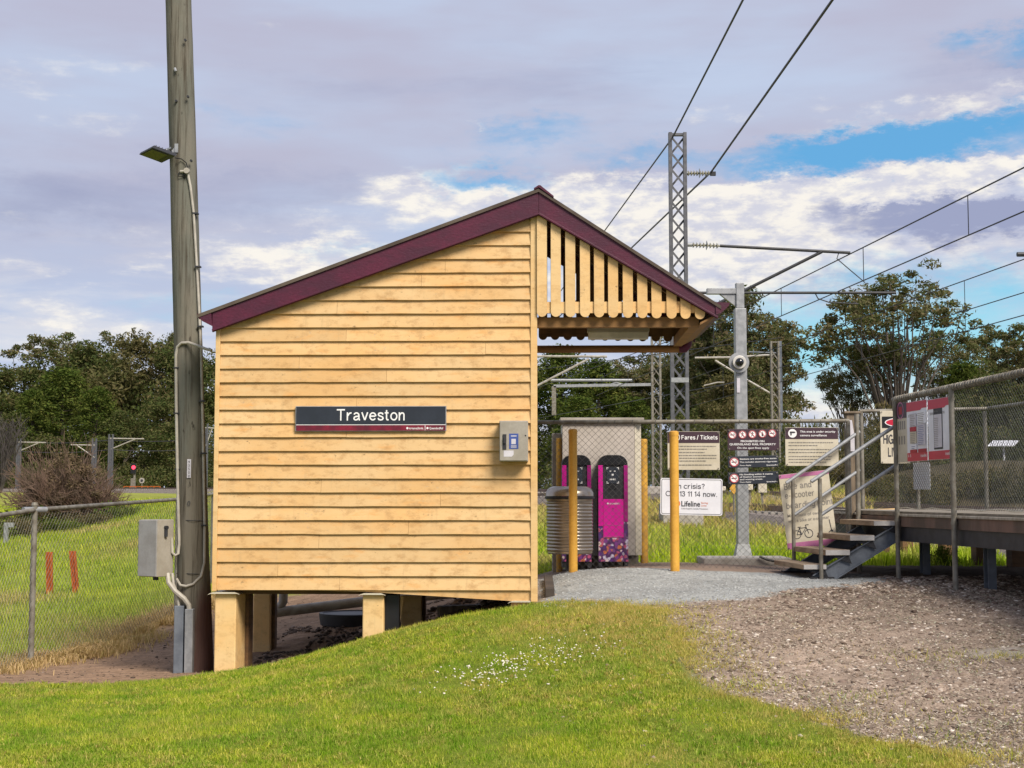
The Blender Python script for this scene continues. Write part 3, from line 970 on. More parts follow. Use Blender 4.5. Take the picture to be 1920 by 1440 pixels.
def ground_mat():
    m = bpy.data.materials.new('earth grass and gravel')
    m.use_nodes = True
    q = NT(m.node_tree)
    b = q.t.nodes['Principled BSDF']
    at = q.new('ShaderNodeAttribute', attribute_name='tint')
    tc = q.new('ShaderNodeTexCoord')
    n = q.noise(tc.outputs['Object'], 22, 6, 0.7)
    col = q.mix(q.ramp(n, 0.3, 0.7, 0.0, 0.6), at.outputs['Color'], q.mix(1.0, at.outputs['Color'], (0.5, 0.48, 0.46), 'MULTIPLY'))
    n2 = q.noise(tc.outputs['Object'], 75, 3, 0.6)
    col = q.mix(q.ramp(n2, 0.55, 0.75, 0.0, 0.5), col, q.mix(1.0, col, (1.9, 1.9, 1.9), 'MULTIPLY'))
    q.put(b.inputs['Base Color'], col)
    b.inputs['Roughness'].default_value = 0.95
    b.inputs['Specular IOR Level'].default_value = 0.1
    bp = q.new('ShaderNodeBump')
    bp.inputs['Strength'].default_value = 0.7
    bp.inputs['Distance'].default_value = 0.025
    q.put(bp.inputs['Height'], q.noise(tc.outputs['Object'], 30, 5, 0.65))
    q.put(b.inputs['Normal'], bp.outputs[0])
    return m


tint = np.concatenate([ground_colour(gx, gy), np.ones((len(gx), 1))], 1)
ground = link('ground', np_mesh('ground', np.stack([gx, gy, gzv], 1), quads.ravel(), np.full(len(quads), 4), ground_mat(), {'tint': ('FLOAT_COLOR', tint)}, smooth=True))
tag(ground, 'mown mound, gravel, bare dirt and rough field', 'ground', kind='structure')


def blades(name, x, y, h, w, lean, dry, mat_, label, bend=False, z=None):
    n = len(x)
    z = gz(x, y) - 0.006 if z is None else z
    a = rng.uniform(0, 2 * np.pi, n)
    l = rng.uniform(0, 2 * np.pi, n)
    lx, ly = np.cos(l) * lean * h, np.sin(l) * lean * h
    wx, wy = np.cos(a) * w / 2, np.sin(a) * w / 2
    b0 = np.stack([x - wx, y - wy, z], 1)
    b1 = np.stack([x + wx, y + wy, z], 1)
    tip = np.stack([x + lx, y + ly, z + h * np.sqrt(np.maximum(1 - lean ** 2, .1))], 1)
    if not bend:
        v = np.stack([b0, b1, tip], 1).reshape(-1, 3)
        f = np.arange(3 * n)
        s = np.full(n, 3)
        d = np.repeat(dry, 3)
    else:
        mz = z + h * .6
        c0 = np.stack([x - wx * .7 + lx * .32, y - wy * .7 + ly * .32, mz], 1)
        c1 = np.stack([x + wx * .7 + lx * .32, y + wy * .7 + ly * .32, mz], 1)
        v = np.stack([b0, b1, c1, c0, tip], 1).reshape(-1, 3)
        o = np.arange(n)[:, None] * 5
        f = np.concatenate([o + np.array([0, 1, 2, 3]), o + np.array([3, 2, 4])], 1).ravel()
        s = np.tile([4, 3], n)
        d = np.repeat(dry, 5)
    o = link(name, np_mesh(name, v, f, s, mat_, {'dry': ('FLOAT', d)}))
    return tag(o, label, 'grass', kind='stuff')


def scatter(n, x0, x1, y0, y1, p=1.0):
    """points, denser near the camera: y drawn with density 1/y^p"""
    u = rng.random(n)
    if p == 1.0:
        y = y0 * (y1 / y0) ** u
    else:
        e = 1 - p
        y = (y0 ** e + u * (y1 ** e - y0 ** e)) ** (1 / e)
    return rng.uniform(x0, x1, n), y


# mown lawn
x, y = scatter(900000, -8.4, 4.4, 8.3, 15.4, 2.0)
keep = (x > -y * .57) & (x < y * .45)
x, y = x[keep], y[keep]
zl, *_r = zones(x, y)
tuft = fbm(x * 3.1, y * 3.1, 3)
keep = rng.random(len(x)) < zl * (.55 + .9 * (tuft - .3))
x, y, zl, tuft = x[keep], y[keep], zl[keep], tuft[keep]
edge = np.interp(y, LB[:, 0], LB[:, 1]) - x
dry = np.exp(-np.maximum(edge, 0) / .4) * .85 + np.exp(-(((x - .85) / .8) ** 2 + ((y - 13.3) / .8) ** 2)) * .95
dry += sstep(.46, .72, fbm(x * .9 + 5, y * .9, 4)) * .45 + sstep(.5, .8, fbm(x * 6 + 5, y * 6, 3)) * .35 + sstep(14.7, 15.3, y) * .2 + sstep(13.2, 13.9, y) * sstep(-3.3, -3.8, x) * .2
dry = np.clip(dry + rng.normal(0, .2, len(x)), 0, 1)
tuft = .5 * tuft + .5 * fbm(x * 9, y * 7, 2)
hgt = (.014 + .034 * rng.random(len(x)) ** 1.5) * (.2 + 1.8 * tuft)
blades('grass', x, y, hgt, rng.uniform(.004, .0075, len(x)), rng.uniform(.15, .92, len(x)), dry, M_LAWN, 'short mown green lawn on the mound in the foreground')

# coarser tufts that stand out of the turf
x, y = scatter(15000, -5.6, 3.6, 8.4, 15.2, 1.6)
zl, *_r = zones(x, y)
keep = (np.abs(x) < y * .39) & (rng.random(len(x)) < zl * sstep(.3, .6, fbm(x * 1.1 + 2, y * 1.1 + 8, 4)))
x, y = x[keep], y[keep]
nb_ = 13
edge = np.interp(y, LB[:, 0], LB[:, 1]) - x
d0 = np.clip(rng.beta(.6, 1.3, len(x)) * .9 + np.exp(-np.maximum(edge, 0) / .5) * .5, 0, 1)
s0 = rng.uniform(.5, 1.25, len(x))
X, Y_, D_, S_ = [np.repeat(v, nb_) for v in (x, y, d0, s0)]
X = X + rng.normal(0, .016, len(X)) * S_
Y_ = Y_ + rng.normal(0, .016, len(X)) * S_
blades('grass_tufts', X, Y_, rng.uniform(.024, .054, len(X)) * S_, rng.uniform(.005, .009, len(X)), rng.uniform(.45, .96, len(X)), np.clip(D_ + rng.normal(0, .1, len(X)), 0, 1), M_LAWN, 'coarser tufts of grass standing out of the mown lawn', True)

# rough field beyond the wire fence and behind the hut
x, y = scatter(280000, -27, 0.5, 15.8, 60, 1.6)
keep = (x > -y * .55)
x, y = x[keep], y[keep]
_, zf, *_r = zones(x, y)
tuft = fbm(x * 1.1 + 3, y * .8, 4)
keep = rng.random(len(x)) < zf * (.3 + 1.2 * (tuft - .2))
x, y, tuft = x[keep], y[keep], tuft[keep]
fe = np.interp(y, FX[:, 0], FX[:, 1])
dry = np.exp(-np.abs(fe - x) / .55) * .9 * sstep(27, 22, y) + sstep(.55, .78, fbm(x * .35, y * .25 + 7, 4)) * .6
dry = np.clip(dry + rng.normal(0, .12, len(x)), 0, 1)
hg = (.05 + .09 * rng.random(len(x))) * (.5 + 1.1 * tuft) * (1 + .012 * (y - 16))
blades('field_grass', x, y, hg, .009 * y / 18 * rng.uniform(.7, 1.4, len(x)), rng.uniform(.15, .85, len(x)), dry, M_FIELD, 'rough sunlit grass of the field beyond the wire fence', True)

# dry straw along the fence foot
y = rng.uniform(15.2, 22.5, 22000)
x = np.interp(y, FX[:, 0], FX[:, 1]) + rng.normal(.05, .22, len(y)) + sstep(17, 15.5, y) * rng.uniform(-.6, .3, len(y))
cl = fbm(x * 2.4, y * 2.4, 3)
keep = rng.random(len(x)) < sstep(.35, .6, cl)
x, y = x[keep], y[keep]
blades('straw_grass', x, y, rng.uniform(.06, .19, len(x)), rng.uniform(.007, .014, len(x)), rng.uniform(.6, .97, len(x)), np.clip(rng.normal(.97, .08, len(x)), 0, 1), M_FIELD, 'dry straw coloured grass along the foot of the wire fence', True)

# long grass behind the chain link fence, and weeds round the platform
x, y = scatter(105000, -.5, 13, 20.0, 48, 1.8)
keep = (x < y * .40)
x, y = x[keep], y[keep]
_, zf, *_r = zones(x, y)
tuft = fbm(x * 1.3 + 11, y * .9, 4)
keep = rng.random(len(x)) < zf * sstep(.25, .6, tuft) * (1 - sstep(.20, .25, x / y) * sstep(36, 42, y))
x, y, tuft = x[keep], y[keep], tuft[keep]
dry = np.clip(sstep(.45, .75, fbm(x * .5 + 2, y * .3, 3)) * .6 + sstep(23, 30, y) * .35 + sstep(31, 36, y) * .3 + rng.normal(0, .15, len(x)), 0, 1)
hg = rng.uniform(.06, .24, len(x)) * (.12 + 2.2 * np.maximum(tuft - .25, 0)) * np.interp(y, [20, 20.8, 22, 30, 40], [.55, .8, 1.15, 1.3, 1.5])
blades('long_grass', x, y, hg, .017 * y / 20 * rng.uniform(.7, 1.4, len(x)), rng.uniform(.1, .8, len(x)), dry, M_LONG, 'long unmown grass behind the chain link fence', True)

# tall dry grass between the fence and the tracks
x, y = scatter(30000, 1.5, 13, 40, 60, 1.0)
cl = fbm(x * .55 + 4, y * .4, 4)
k = (rng.random(len(x)) < sstep(.32, .55, cl)) & (x < y * .25)
x, y, cl = x[k], y[k], cl[k]
blades('dry_grass', x, y, rng.uniform(.25, .85, len(x)) * (.3 + 1.2 * cl), .045 * rng.uniform(.6, 1.3, len(x)), rng.uniform(.1, .7, len(x)), np.clip(.35 + 1.0 * (fbm(x * .5, y * .3 + 3, 3) - .3) + rng.normal(0, .2, len(x)), 0, 1), M_FIELD, 'tall dry grass between the fence and the tracks', True)

# sprigs of grass pushing up through the gravel
pts = [(3.55, 11.9, .32, 240), (2.6, 10.6, .16, 120), (3.0, 10.1, .5, 150), (1.75, 12.2, .2, 90), (2.2, 9.7, .55, 300), (3.1, 9.0, .5, 900), (.45, 15.0, .12, 60), (2.9, 9.2, .4, 500), (2.75, 8.7, .3, 700), (1.75, 11.0, .25, 300), (1.6, 12.6, .2, 250), (4.05, 11.82, .12, 260)]
x = np.concatenate([rng.normal(a, s, n) for a, b, s, n in pts])
y = np.concatenate([rng.normal(b, s * .6, n) for a, b, s, n in pts])
dd = np.clip(np.concatenate([np.full(n, .25 + .5 * rng.random()) for a, b, s, n in pts]) + rng.normal(0, .25, len(x)), 0, 1)
blades('gravel_grass', x, y, rng.uniform(.02, .06, len(x)), rng.uniform(.005, .008, len(x)), rng.uniform(.2, .9, len(x)), dd, M_LAWN, 'thin grass sprigs growing through the gravel', False)

# litter lying on the gravel, and straw thinning out from the lawn's edge
x, y = scatter(70000, .6, 7.0, 8.5, 16.6, 1.9)
zl, zf, zd, zb, zp, zu, n1, n2 = zones(x, y)
k = (rng.random(len(x)) < (1 - zl) * (1 - zb) * (1 - zp) * (.25 + .75 * sstep(.35, .62, fbm(x * 1.1 + 6, y * 1.4, 4)))) & (x < y * .4)
x, y = x[k], y[k]
blades('leaf_litter', x, y, rng.uniform(.012, .042, len(x)), rng.uniform(.005, .014, len(x)), rng.uniform(.93, .995, len(x)), np.zeros(len(x)), M_LITTER, 'fine brown leaf litter and chips strewn over the gravel', False, gz(x, y) + relief(x, y) + .008)
y = 8.5 + 6.3 * rng.random(16000) ** 1.3
x = np.interp(y, LB[:, 0], LB[:, 1]) + rng.exponential(.22, len(y)) - .12
k = rng.random(len(x)) < sstep(.36, .6, fbm(x * 2.3 + 1, y * 2.3, 4))
x, y = x[k], y[k]
blades('edge_grass', x, y, rng.uniform(.02, .06, len(x)), rng.uniform(.004, .008, len(x)), rng.uniform(.4, .97, len(x)), np.clip(rng.normal(.75, .25, len(x)), 0, 1), M_LAWN, 'straw coloured grass thinning out from the lawn edge into the gravel', False, gz(x, y) + relief(x, y))

# clover heads in the lawn: small tufted globes
ico = bmesh.new()
bmesh.ops.create_icosphere(ico, subdivisions=1, radius=1)
ICO_V = np.array([tuple(v.co) for v in ico.verts])
ICO_F = np.array([[v.index for v in f.verts] for f in ico.faces])
ico.free()


def pebbles(name, x, y, size, mat_, label, flat=.65, sink=.15, cat='stones', lift=0.0, jit=.28):
    n = len(x)
    z = gz(x, y) + relief(x, y)
    ang = rng.uniform(0, 2 * np.pi, n)
    v = ICO_V[None] * (1 + rng.uniform(-jit, jit, (n, len(ICO_V), 1)))
    v = v * np.stack([size * rng.uniform(.7, 1.4, n), size * rng.uniform(.7, 1.2, n), size * flat * rng.uniform(.6, 1.2, n)], 1)[:, None]
    c, s = np.cos(ang)[:, None], np.sin(ang)[:, None]
    vx, vy = v[..., 0] * c - v[..., 1] * s, v[..., 0] * s + v[..., 1] * c
    v = np.stack([vx + x[:, None], vy + y[:, None], v[..., 2] + (z - size * sink + lift)[:, None]], -1).reshape(-1, 3)
    f = (np.arange(n)[:, None, None] * len(ICO_V) + ICO_F[None]).ravel()
    o = link(name, np_mesh(name, v, f, np.full(n * len(ICO_F), 3), mat_))
    return tag(o, label, cat, kind='stuff')


n = 260
t = rng.random(n)
cx = np.interp(t, [0, .5, 1], [-.42, -.02, .56]) + rng.normal(0, .19, n)
cy = np.interp(t, [0, .5, 1], [11.25, 11.75, 12.15]) + rng.normal(0, .27, n)
pebbles('clover_flowers', cx, cy, rng.uniform(.004, .011, n), M_CLOVER, 'patch of small white clover flowers in the lawn', .8, 0, 'flowers', lift=.055)

# loose stones
x, y = scatter(135000, .3, 7.5, 8.6, 17.4, 2.0)
keep = (x < y * .40)
x, y = x[keep], y[keep]
zl, zf, zd, zb, zp, zu, n1, n2 = zones(x, y)
keep = rng.random(len(x)) < (1 - zl * .97) * (1 - zb) * (1 - zp) * (.35 + .9 * fbm(x * 2.6, y * 2.6, 4))
x, y = x[keep], y[keep]
sz = .0045 + .022 * rng.random(len(x)) ** 3.8 + sstep(14.2, 15.8, y) * sstep(2.2, 4.2, x) * rng.random(len(x)) ** 2 * .028
cw = np.exp(-(((x - 4.15) / .42) ** 2 + ((y - 11.95) / .22) ** 2) ** 2) < .4
x, y, sz = x[cw], y[cw], sz[cw]
pebbles('ballast_gravel', x, y, sz, M_STONE, 'loose brown ballast stones beside the lawn', .5)
x, y = scatter(9000, 1.2, 7.0, 9.5, 17.2, 1.0)
zl, zf, zd, zb, zp, zu, n1, n2 = zones(x, y)
keep = rng.random(len(x)) < (1 - zl) * (1 - zb) * (1 - zp) * (.08 + .92 * sstep(13.2, 15.6, y) * sstep(1.6, 3.4, x))
x, y = x[keep], y[keep]
pebbles('brown_clods', x, y, .008 + .034 * rng.random(len(x)) ** 2.4, M_CLOD, 'dark brown clods of ballast in front of the platform', .65)
x, y = scatter(9000, .3, 4.6, 14.4, 17.7, 1.5)
_, _, _, zb, *_r = zones(x, y)
k = rng.random(len(x)) < zb
pebbles('blue_gravel', x[k], y[k], rng.uniform(.005, .014, k.sum()), M_STONEBLUE, 'fine blue grey gravel before the bollards', .6)
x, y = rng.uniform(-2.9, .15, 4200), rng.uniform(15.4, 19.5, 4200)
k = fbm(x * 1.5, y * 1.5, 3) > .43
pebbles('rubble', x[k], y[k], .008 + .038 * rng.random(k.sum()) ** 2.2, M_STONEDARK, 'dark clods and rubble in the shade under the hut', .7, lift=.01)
x, y = rng.uniform(-6.2, -2.8, 3000), rng.uniform(14.1, 21.5, 3000)
pebbles('dirt_crumbs', x, y, .004 + .018 * rng.random(len(x)) ** 3, M_STONEDARK, 'crumbs of bare dirt round the pole foot', .6)
# ------------------------------------------------------------------ the weatherboard station hut
TH = R(-1.5)
HO = Vector((0, 15.25, 0))
HEX, HEY = Vector((math.cos(TH), math.sin(TH), 0)), Vector((-math.sin(TH), math.cos(TH), 0))


def H(px, py, d=0.0):
    """a pixel of the photograph seen on the hut's front plane (or d behind it) in the hut's own x and z"""
    r = ray(px, py)
    o = HO + HEY * d
    t = (o - Vector((0, 0, EYE))).dot(HEY) / r.dot(HEY)
    p = Vector((0, 0, EYE)) + r * t - HO
    return p.dot(HEX), p.z


def HW(x, d, z):
    p = HO + HEX * x + HEY * d
    return Vector((p.x, p.y, z))


hut = Thing('station_hut', 'cream weatherboard station hut with maroon barge boards and a slatted verandah gable', 'station building', HO, TH, local=True)
DEP = 2.15
RX, RZ = H(1010, 355, -.09)                   # ridge
LX, LZ = H(373, 590, -.09)                    # left eave
EX, EZ = H(1346, 571, -.09)                   # right eave
SLL = (RZ - LZ) / (RX - LX)
SLR = (RZ - EZ) / (EX - RX)
roof_l = lambda x: RZ - (RX - x) * SLL
roof_r = lambda x: RZ - (x - RX) * SLR
WL, _ = H(412, 800)
WR, _ = H(995, 800)
BT = .245                                      # barge depth
# lap boards
lap0 = H(700, 1082)[1]
pitch = H(700, 1055.8)[1] - lap0
mb = MB()
zb = lap0 - pitch * .93
k = 0
while zb < RZ - .35:
    zt = zb + pitch + .03
    # board ends where the barge covers it
    xl = WL
    need = RX - (RZ - BT * .6 - zb) / SLL
    xl = max(WL, need)
    xr_ = WR
    if xl < xr_ - .05:
        cuts = [xl, xr_]
        j = WL + (xr_ - WL) * random.uniform(.15, .9)
        if random.random() < .6 and xl + .3 < j < xr_ - .3:
            cuts = [xl, j - .0012, j + .0012, xr_]
        for a, b in zip(cuts[::2], cuts[1::2]):
            n = max(2, int((b - a) / .22) + 1)
            sag = [random.gauss(0, .0013) for _ in range(n)]
            pr = [random.gauss(0, .0016) for _ in range(n)]
            o = len(mb.v)
            for i in range(n):
                x = a + (b - a) * i / (n - 1)
                top = zt
                if x < WL + 3.0:
                    top = min(zt, roof_l(x) - .03)
                top = max(top, zb + .004)
                zz = zb + sag[i]
                mb.v += [(x, -.003, top), (x, -.034 + pr[i], zz + .003), (x, -.032 + pr[i], zz), (x, -.001, zz)]
            for i in range(n - 1):
                p, q_ = o + i * 4, o + i * 4 + 4
                for s in range(3):
                    mb.f.append((p + s, p + s + 1, q_ + s + 1, q_ + s))
            mb.f.append((o, o + 1, o + 2, o + 3))
            e = o + (n - 1) * 4
            mb.f.append((e, e + 1, e + 2, e + 3))
    zb += pitch
    k += 1
wall = hut.part('weatherboard_wall', mb, M_BOARD, fix=False)
# solid walls behind the boards
z0 = lap0 - pitch * .9
mb = MB()
prof = [(WL + .01, z0), (WR - .004, z0), (WR - .004, roof_r(WR) - .06) if WR > RX else (WR - .004, roof_l(WR) - .06), (WL + .01, roof_l(WL) - .06)]
mb.prism([(x, .0, z) for x, z in prof], [(x, .06, z) for x, z in prof])
mb.prism([(x, DEP - .06, z) for x, z in prof], [(x, DEP, z) for x, z in prof])
hut.part('end_wall', mb, M_TRIM)
mb = MB().box(WL + .01, WL + .07, .061, DEP - .061, z0, roof_l(WL) - .05)
hut.part('side_wall', mb, M_TRIM)
mb = MB().box(WR - .064, WR - .004, .061, DEP - .061, z0, roof_l(WR) - .08)
hut.part('side_wall', mb, M_TRIM)
mb = MB().box(WL + .02, WR - .02, .02, DEP - .02, z0 + .02, z0 + .10)
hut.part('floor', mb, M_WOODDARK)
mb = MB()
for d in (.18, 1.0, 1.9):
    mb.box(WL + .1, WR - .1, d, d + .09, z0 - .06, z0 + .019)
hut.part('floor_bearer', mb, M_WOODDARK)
# corner boards
zc = H(1000, 1128)[1]
mb = MB().box(WR + .001, H(1007.5, 800)[0], -.040, .05, zc, roof_l(WR) - .22)
hut.part('corner_board', mb, M_TRIM, bev=.003)
mb = MB().box(H(403.5, 800)[0], WL - .001, -.040, .05, H(405, 1108)[1], roof_l(WL) - .17)
hut.part('corner_board', mb, M_TRIM, bev=.003)
# wedge shaped skirting below the last lap
zs = H(700, 1107)[1]
a = (H(470, 1108)[0], zs + .012), (WR - .002, zs + .012), (WR - .002, H(990, 1129)[1]), (H(680, 1110)[0], zs - .012)
mb = MB().prism([(x, -.008, z) for x, z in a], [(x, .018, z) for x, z in a])
hut.part('skirting_board', mb, M_BOARD)
# barge boards and the roof edge above them
for nm, (xa, xb, fn) in (('left', (LX + .15, RX, roof_l)), ('right', (RX, EX - .005, roof_r))):
    lo = [(xa, fn(xa) - .04), (xb, fn(xb) - .04), (xb, fn(xb) - BT - (.03 if nm == 'left' else .05)), (xa, fn(xa) - BT - (.0 if nm == 'left' else .05))]
    if nm == 'left':
        lo = [(xa, fn(xa) - .03), (xb - .001, fn(xb) - .03), (xb - .001, fn(xb) - .285), (xa, fn(xa) - .245)]
    else:
        lo = [(xa + .001, fn(xa) - .03), (xb, fn(xb) - .03), (xb, fn(xb) - .165), (xa + .001, fn(xa) - .285)]
        lo = [(xa + .001, fn(xa) - .03), (xb, fn(xb) - .03), (xb, H(1338, 599, -.09)[1]), (xa + .001, fn(xa) - .285)]
    mb = MB().prism([(x, -.115, z) for x, z in lo], [(x, -.08, z) for x, z in lo])
    # a thin bead along the lower edge
    mb.bar((lo[3][0], -.121, lo[3][1] + .018), (lo[2][0], -.121, lo[2][1] + .018), .014, .02)
    hut.part('barge_board', mb, M_MAROON, bev=.003)
    # back barge
    mb = MB().prism([(x, DEP + .08, z) for x, z in lo], [(x, DEP + .115, z) for x, z in lo])
    hut.part('barge_board', mb, M_MAROON)
    # corrugated sheet: waves run down the slope
    d0, d1 = -.135, DEP + .135
    n = 90
    o = MB()
    e0, e1 = (LX - .005, RX) if nm == 'left' else (RX, EX + .03)
    for i in range(n + 1):
        d = d0 + (d1 - d0) * i / n
        w = .008 * math.sin(i * math.pi / 2)
        for x in (e0, e1):
            o.v += [(x, d, fn(x) + w), (x, d, fn(x) + w - .036)]
    for i in range(n):
        p = i * 4
        o.f += [(p, p + 2, p + 6, p + 4), (p + 1, p + 5, p + 7, p + 3), (p, p + 4, p + 5, p + 1), (p + 2, p + 3, p + 7, p + 6)]
    o.f += [(0, 1, 3, 2), (4 * n, 4 * n + 2, 4 * n + 3, 4 * n + 1)]
    hut.part('roof_sheet', o, M_ROOF)
# ridge cap
ca, cb = .05, .16
lo = [(RX - ca, roof_l(RX - ca) + .022), (RX, RZ + .035), (RX + .02, RZ + .032), (RX + cb, roof_r(RX + cb) + .022), (RX + cb, roof_r(RX + cb) + .004), (RX, RZ + .012), (RX - ca, roof_l(RX - ca) + .004)]
hut.part('ridge_cap', MB().prism([(x, -.145, z) for x, z in lo], [(x, DEP + .145, z) for x, z in lo]), M_MAROON)
# gutters with their end profile
gl = [H(370, 589, -.1), H(397, 587, -.1), H(399, 612, -.1), H(393, 609, -.1), H(381, 603, -.1), H(373, 596, -.1)]
hut.part('gutter', MB().prism([(x, -.128, z) for x, z in gl], [(x, DEP + .13, z) for x, z in gl]), M_MAROON)
gr = [H(1341, 567, -.1), H(1368, 568, -.1), H(1366, 574, -.1), H(1358, 581, -.1), H(1351, 587, -.1), H(1342, 591, -.1)]
hut.part('gutter', MB().prism([(x, -.128, z) for x, z in gr], [(x, DEP + .13, z) for x, z in gr]), M_MAROON)
# slatted gable over the verandah, front and back
lefts = [1007, 1033, 1060, 1087.5, 1113.8, 1140, 1167.5, 1194.5, 1221, 1249, 1275, 1302]
bots = [595.5, 595.5, 596, 596, 596.5, 597, 597.5, 598, 598.5, 599, 599.3, 600]
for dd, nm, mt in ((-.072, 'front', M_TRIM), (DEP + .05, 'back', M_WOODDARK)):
    mb = MB()
    for xl_, bz in zip(lefts, bots):
        x0, zb_ = H(xl_, bz)
        x1 = x0 + .106
        zt0, zt1 = roof_r(x0) - .10, roof_r(x1) - .10
        r = .053
        lo = [(x0, zt0)] + [(x0 + r - r * math.cos(t * math.pi / 8), zb_ + r - r * math.sin(t * math.pi / 8)) for t in range(9)] + [(x1, zt1)]
        if zt1 > zb_ + r:
            mb.prism([(x, dd, z) for x, z in lo], [(x, dd + .02, z) for x, z in lo])
    hut.part('slatted_valance', mb, mt)
    x0, x1 = H(1007, 575)[0], H(1318, 575)[0]
    zr0, zr1 = H(1100, 588)[1], H(1100, 567)[1]
    hut.part('valance_rail', MB().box(x0, x1, dd + .021, dd + .06, zr0, zr1), mt)
# verandah beams
x1b = H(1311, 600)[0]
zb0, zb1 = H(1100, 613)[1], H(1100, 594)[1]
hut.part('verandah_beam', MB().box(WR + .001, x1b, .03, .12, zb0, zb1), M_BEAM)
hut.part('eave_beam', MB().box(x1b - .10, x1b, .121, DEP - .121, zb0, zb1), M_BEAM)
xe = H(1338, 600)[0]
lo = [(x1b + .002, zb0 + .012), (xe, H(1338, 598)[1] + .01), (xe, H(1338, 598)[1] + .03), (x1b + .002, zb0 + .035)]
hut.part('soffit_board', MB().prism([(x, -.075, z) for x, z in lo], [(x, DEP + .07, z) for x, z in lo]), M_BEAM)
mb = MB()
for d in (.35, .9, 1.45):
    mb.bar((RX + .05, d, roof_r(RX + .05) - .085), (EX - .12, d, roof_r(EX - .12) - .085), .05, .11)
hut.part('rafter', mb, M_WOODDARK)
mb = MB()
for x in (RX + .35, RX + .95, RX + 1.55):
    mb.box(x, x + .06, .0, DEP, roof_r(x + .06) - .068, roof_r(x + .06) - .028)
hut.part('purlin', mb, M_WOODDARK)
# downpipe that crosses behind the verandah back to the wall
zt = H(1150, 654, DEP)[1]
xa, xb = WR + .0, H(1278, 654, DEP)[0]
hut.part('downpipe', MB().tube([(xa, DEP + .03, zt), (xb, DEP + .03, zt)], .046, 12), M_BEAM, smooth=True)
xg = H(1300, 600, DEP)[0]
hut.part('pipe_elbow', MB().tube([(xb - .03, DEP + .03, zt), (xb + .04, DEP + .03, zt + .005), (xb + .075, DEP + .03, zt + .05), (xb + .085, DEP + .03, zt + .14), (xb + .16, DEP + .03, zt + .26), (EX + .02, DEP + .05, EZ - .08)], .054, 12), M_MAROON, smooth=True)
# stumps: painted concrete with an ant cap
for px0, px1, pcap, d0, d1, cap in ((403, 443, 1113, .02, .63, (390, 449)), (680, 719.5, 1115, .02, .30, (672, 723)), (958, 997, 1129, .02, .4, (952, 1003)), (475, 507, 1113, 1.85, 2.1, None), (752, 790, 1116, 1.85, 2.1, None)):
    x0, zt_ = H(px0, pcap, d0 if d0 < 1 else 1.85)
    x1, _ = H(px1, pcap, d0 if d0 < 1 else 1.85)
    w = HW(x0, d0, 0)
    zbot = gz(w.x, w.y) - .25
    s = hut.part('stump', MB().box(x0, x1, d0, d1, zbot, zt_), M_STUMP, bev=.012)
    if cap:
        a0, a1 = H(cap[0], pcap)[0], H(cap[1], pcap)[0]
        lo = [(a0, zt_ - .012), (a0 + .02, zt_ + .004), (a0 + .06, zt_ + .018), (a1 - .05, zt_ + .018), (a1 - .02, zt_ + .006), (a1, zt_ - .006), (a1 - .02, zt_ + .001), (a0 + .03, zt_ + .001)]
        hut.part('ant_cap', MB().prism([(x, d0 - .05, z) for x, z in lo], [(x, d1 + .04, z) for x, z in lo]), M_CREAMSIGN, parent=s)
    hut.part('dark_board', MB().box(x1 + .004, x1 + (.04 if px0 != 680 else .15), d0 + (.46 if px0 == 403 else .1), d1 + (.08 if px0 == 403 else -.02), zbot, zt_ - .01), M_WOODDARK if px0 != 680 else M_BLACK, parent=s)  # dark board right of each stump; wider and black at the middle one

# what hangs on or lies under the hut
x, z = H(750, 1118, .45)
mb = MB().bar(HW(*[H(754, 1118, .3)[0], .3, H(754, 1118, .3)[1]]), HW(H(744, 1185, .3)[0], .3, H(744, 1185, .3)[1]), .022, .04)
solo('wooden_prop', 'thin pale stick leaning under the hut floor beside the middle stump', 'stick', mb, M_TRIM)

x, z = H(696.5, 785.5)
sg = Thing('station_sign', 'long navy station name sign reading Traveston with a crimson strip, on the hut wall', 'sign', HW(x, -.058, z), TH, local=True)
s0, s1 = H(555.5, 809)[0] - x, H(837.5, 809)[0] - x
t0, t1 = H(700, 809)[1] - z, H(700, 762)[1] - z
zsplit = H(700, 797)[1] - z
sg.part('frame', MB().box(s0, s1, 0, .022, t0, t1), M_GALV, bev=.002)
sg.part('name_panel', MB().box(s0 + .008, s1 - .008, -.003, -.0005, zsplit + .004, t1 - .006), M_SLATE)
sg.part('strip_panel', MB().box(s0 + .008, s1 - .008, -.003, -.0005, t0 + .006, zsplit - .002), M_REDSTRIP)
tx0, tx1 = H(633, 780)[0] - x, H(759, 780)[0] - x
zt_ = H(700, 789)[1] - z
sg.part('lettering', put_strokes(MB(), 'Traveston', tx0, zt_, .168, fit=tx1 - tx0, w=.088), M_TEXTW)
sg.part('rule_line', MB().box(s0 + .008, s1 - .008, -.0045, -.0032, zsplit - .003, zsplit + .003), M_TEXTW)
mb = MB()
zq = H(700, 805.5)[1] - z
xq0 = H(768, 800)[0] - x
put_text(mb, 'translink', xq0, zq, .034, fit=.155, bold=.01)
put_text(mb, 'QueenslandRail', H(806, 800)[0] - x, zq, .034, fit=.145, bold=.01)
for a in (H(763.5, 800)[0] - x, H(801, 800)[0] - x):
    mb.disc((a + .008, -.004, zq + .012), .012, (1, 0, 0), (0, 0, 1), 14)
mb.box(H(797.5, 800)[0] - x, H(798.5, 800)[0] - x, -.0042, -.0034, t0 + .01, zsplit - .006)
sg.part('logo', mb, M_TEXTW)

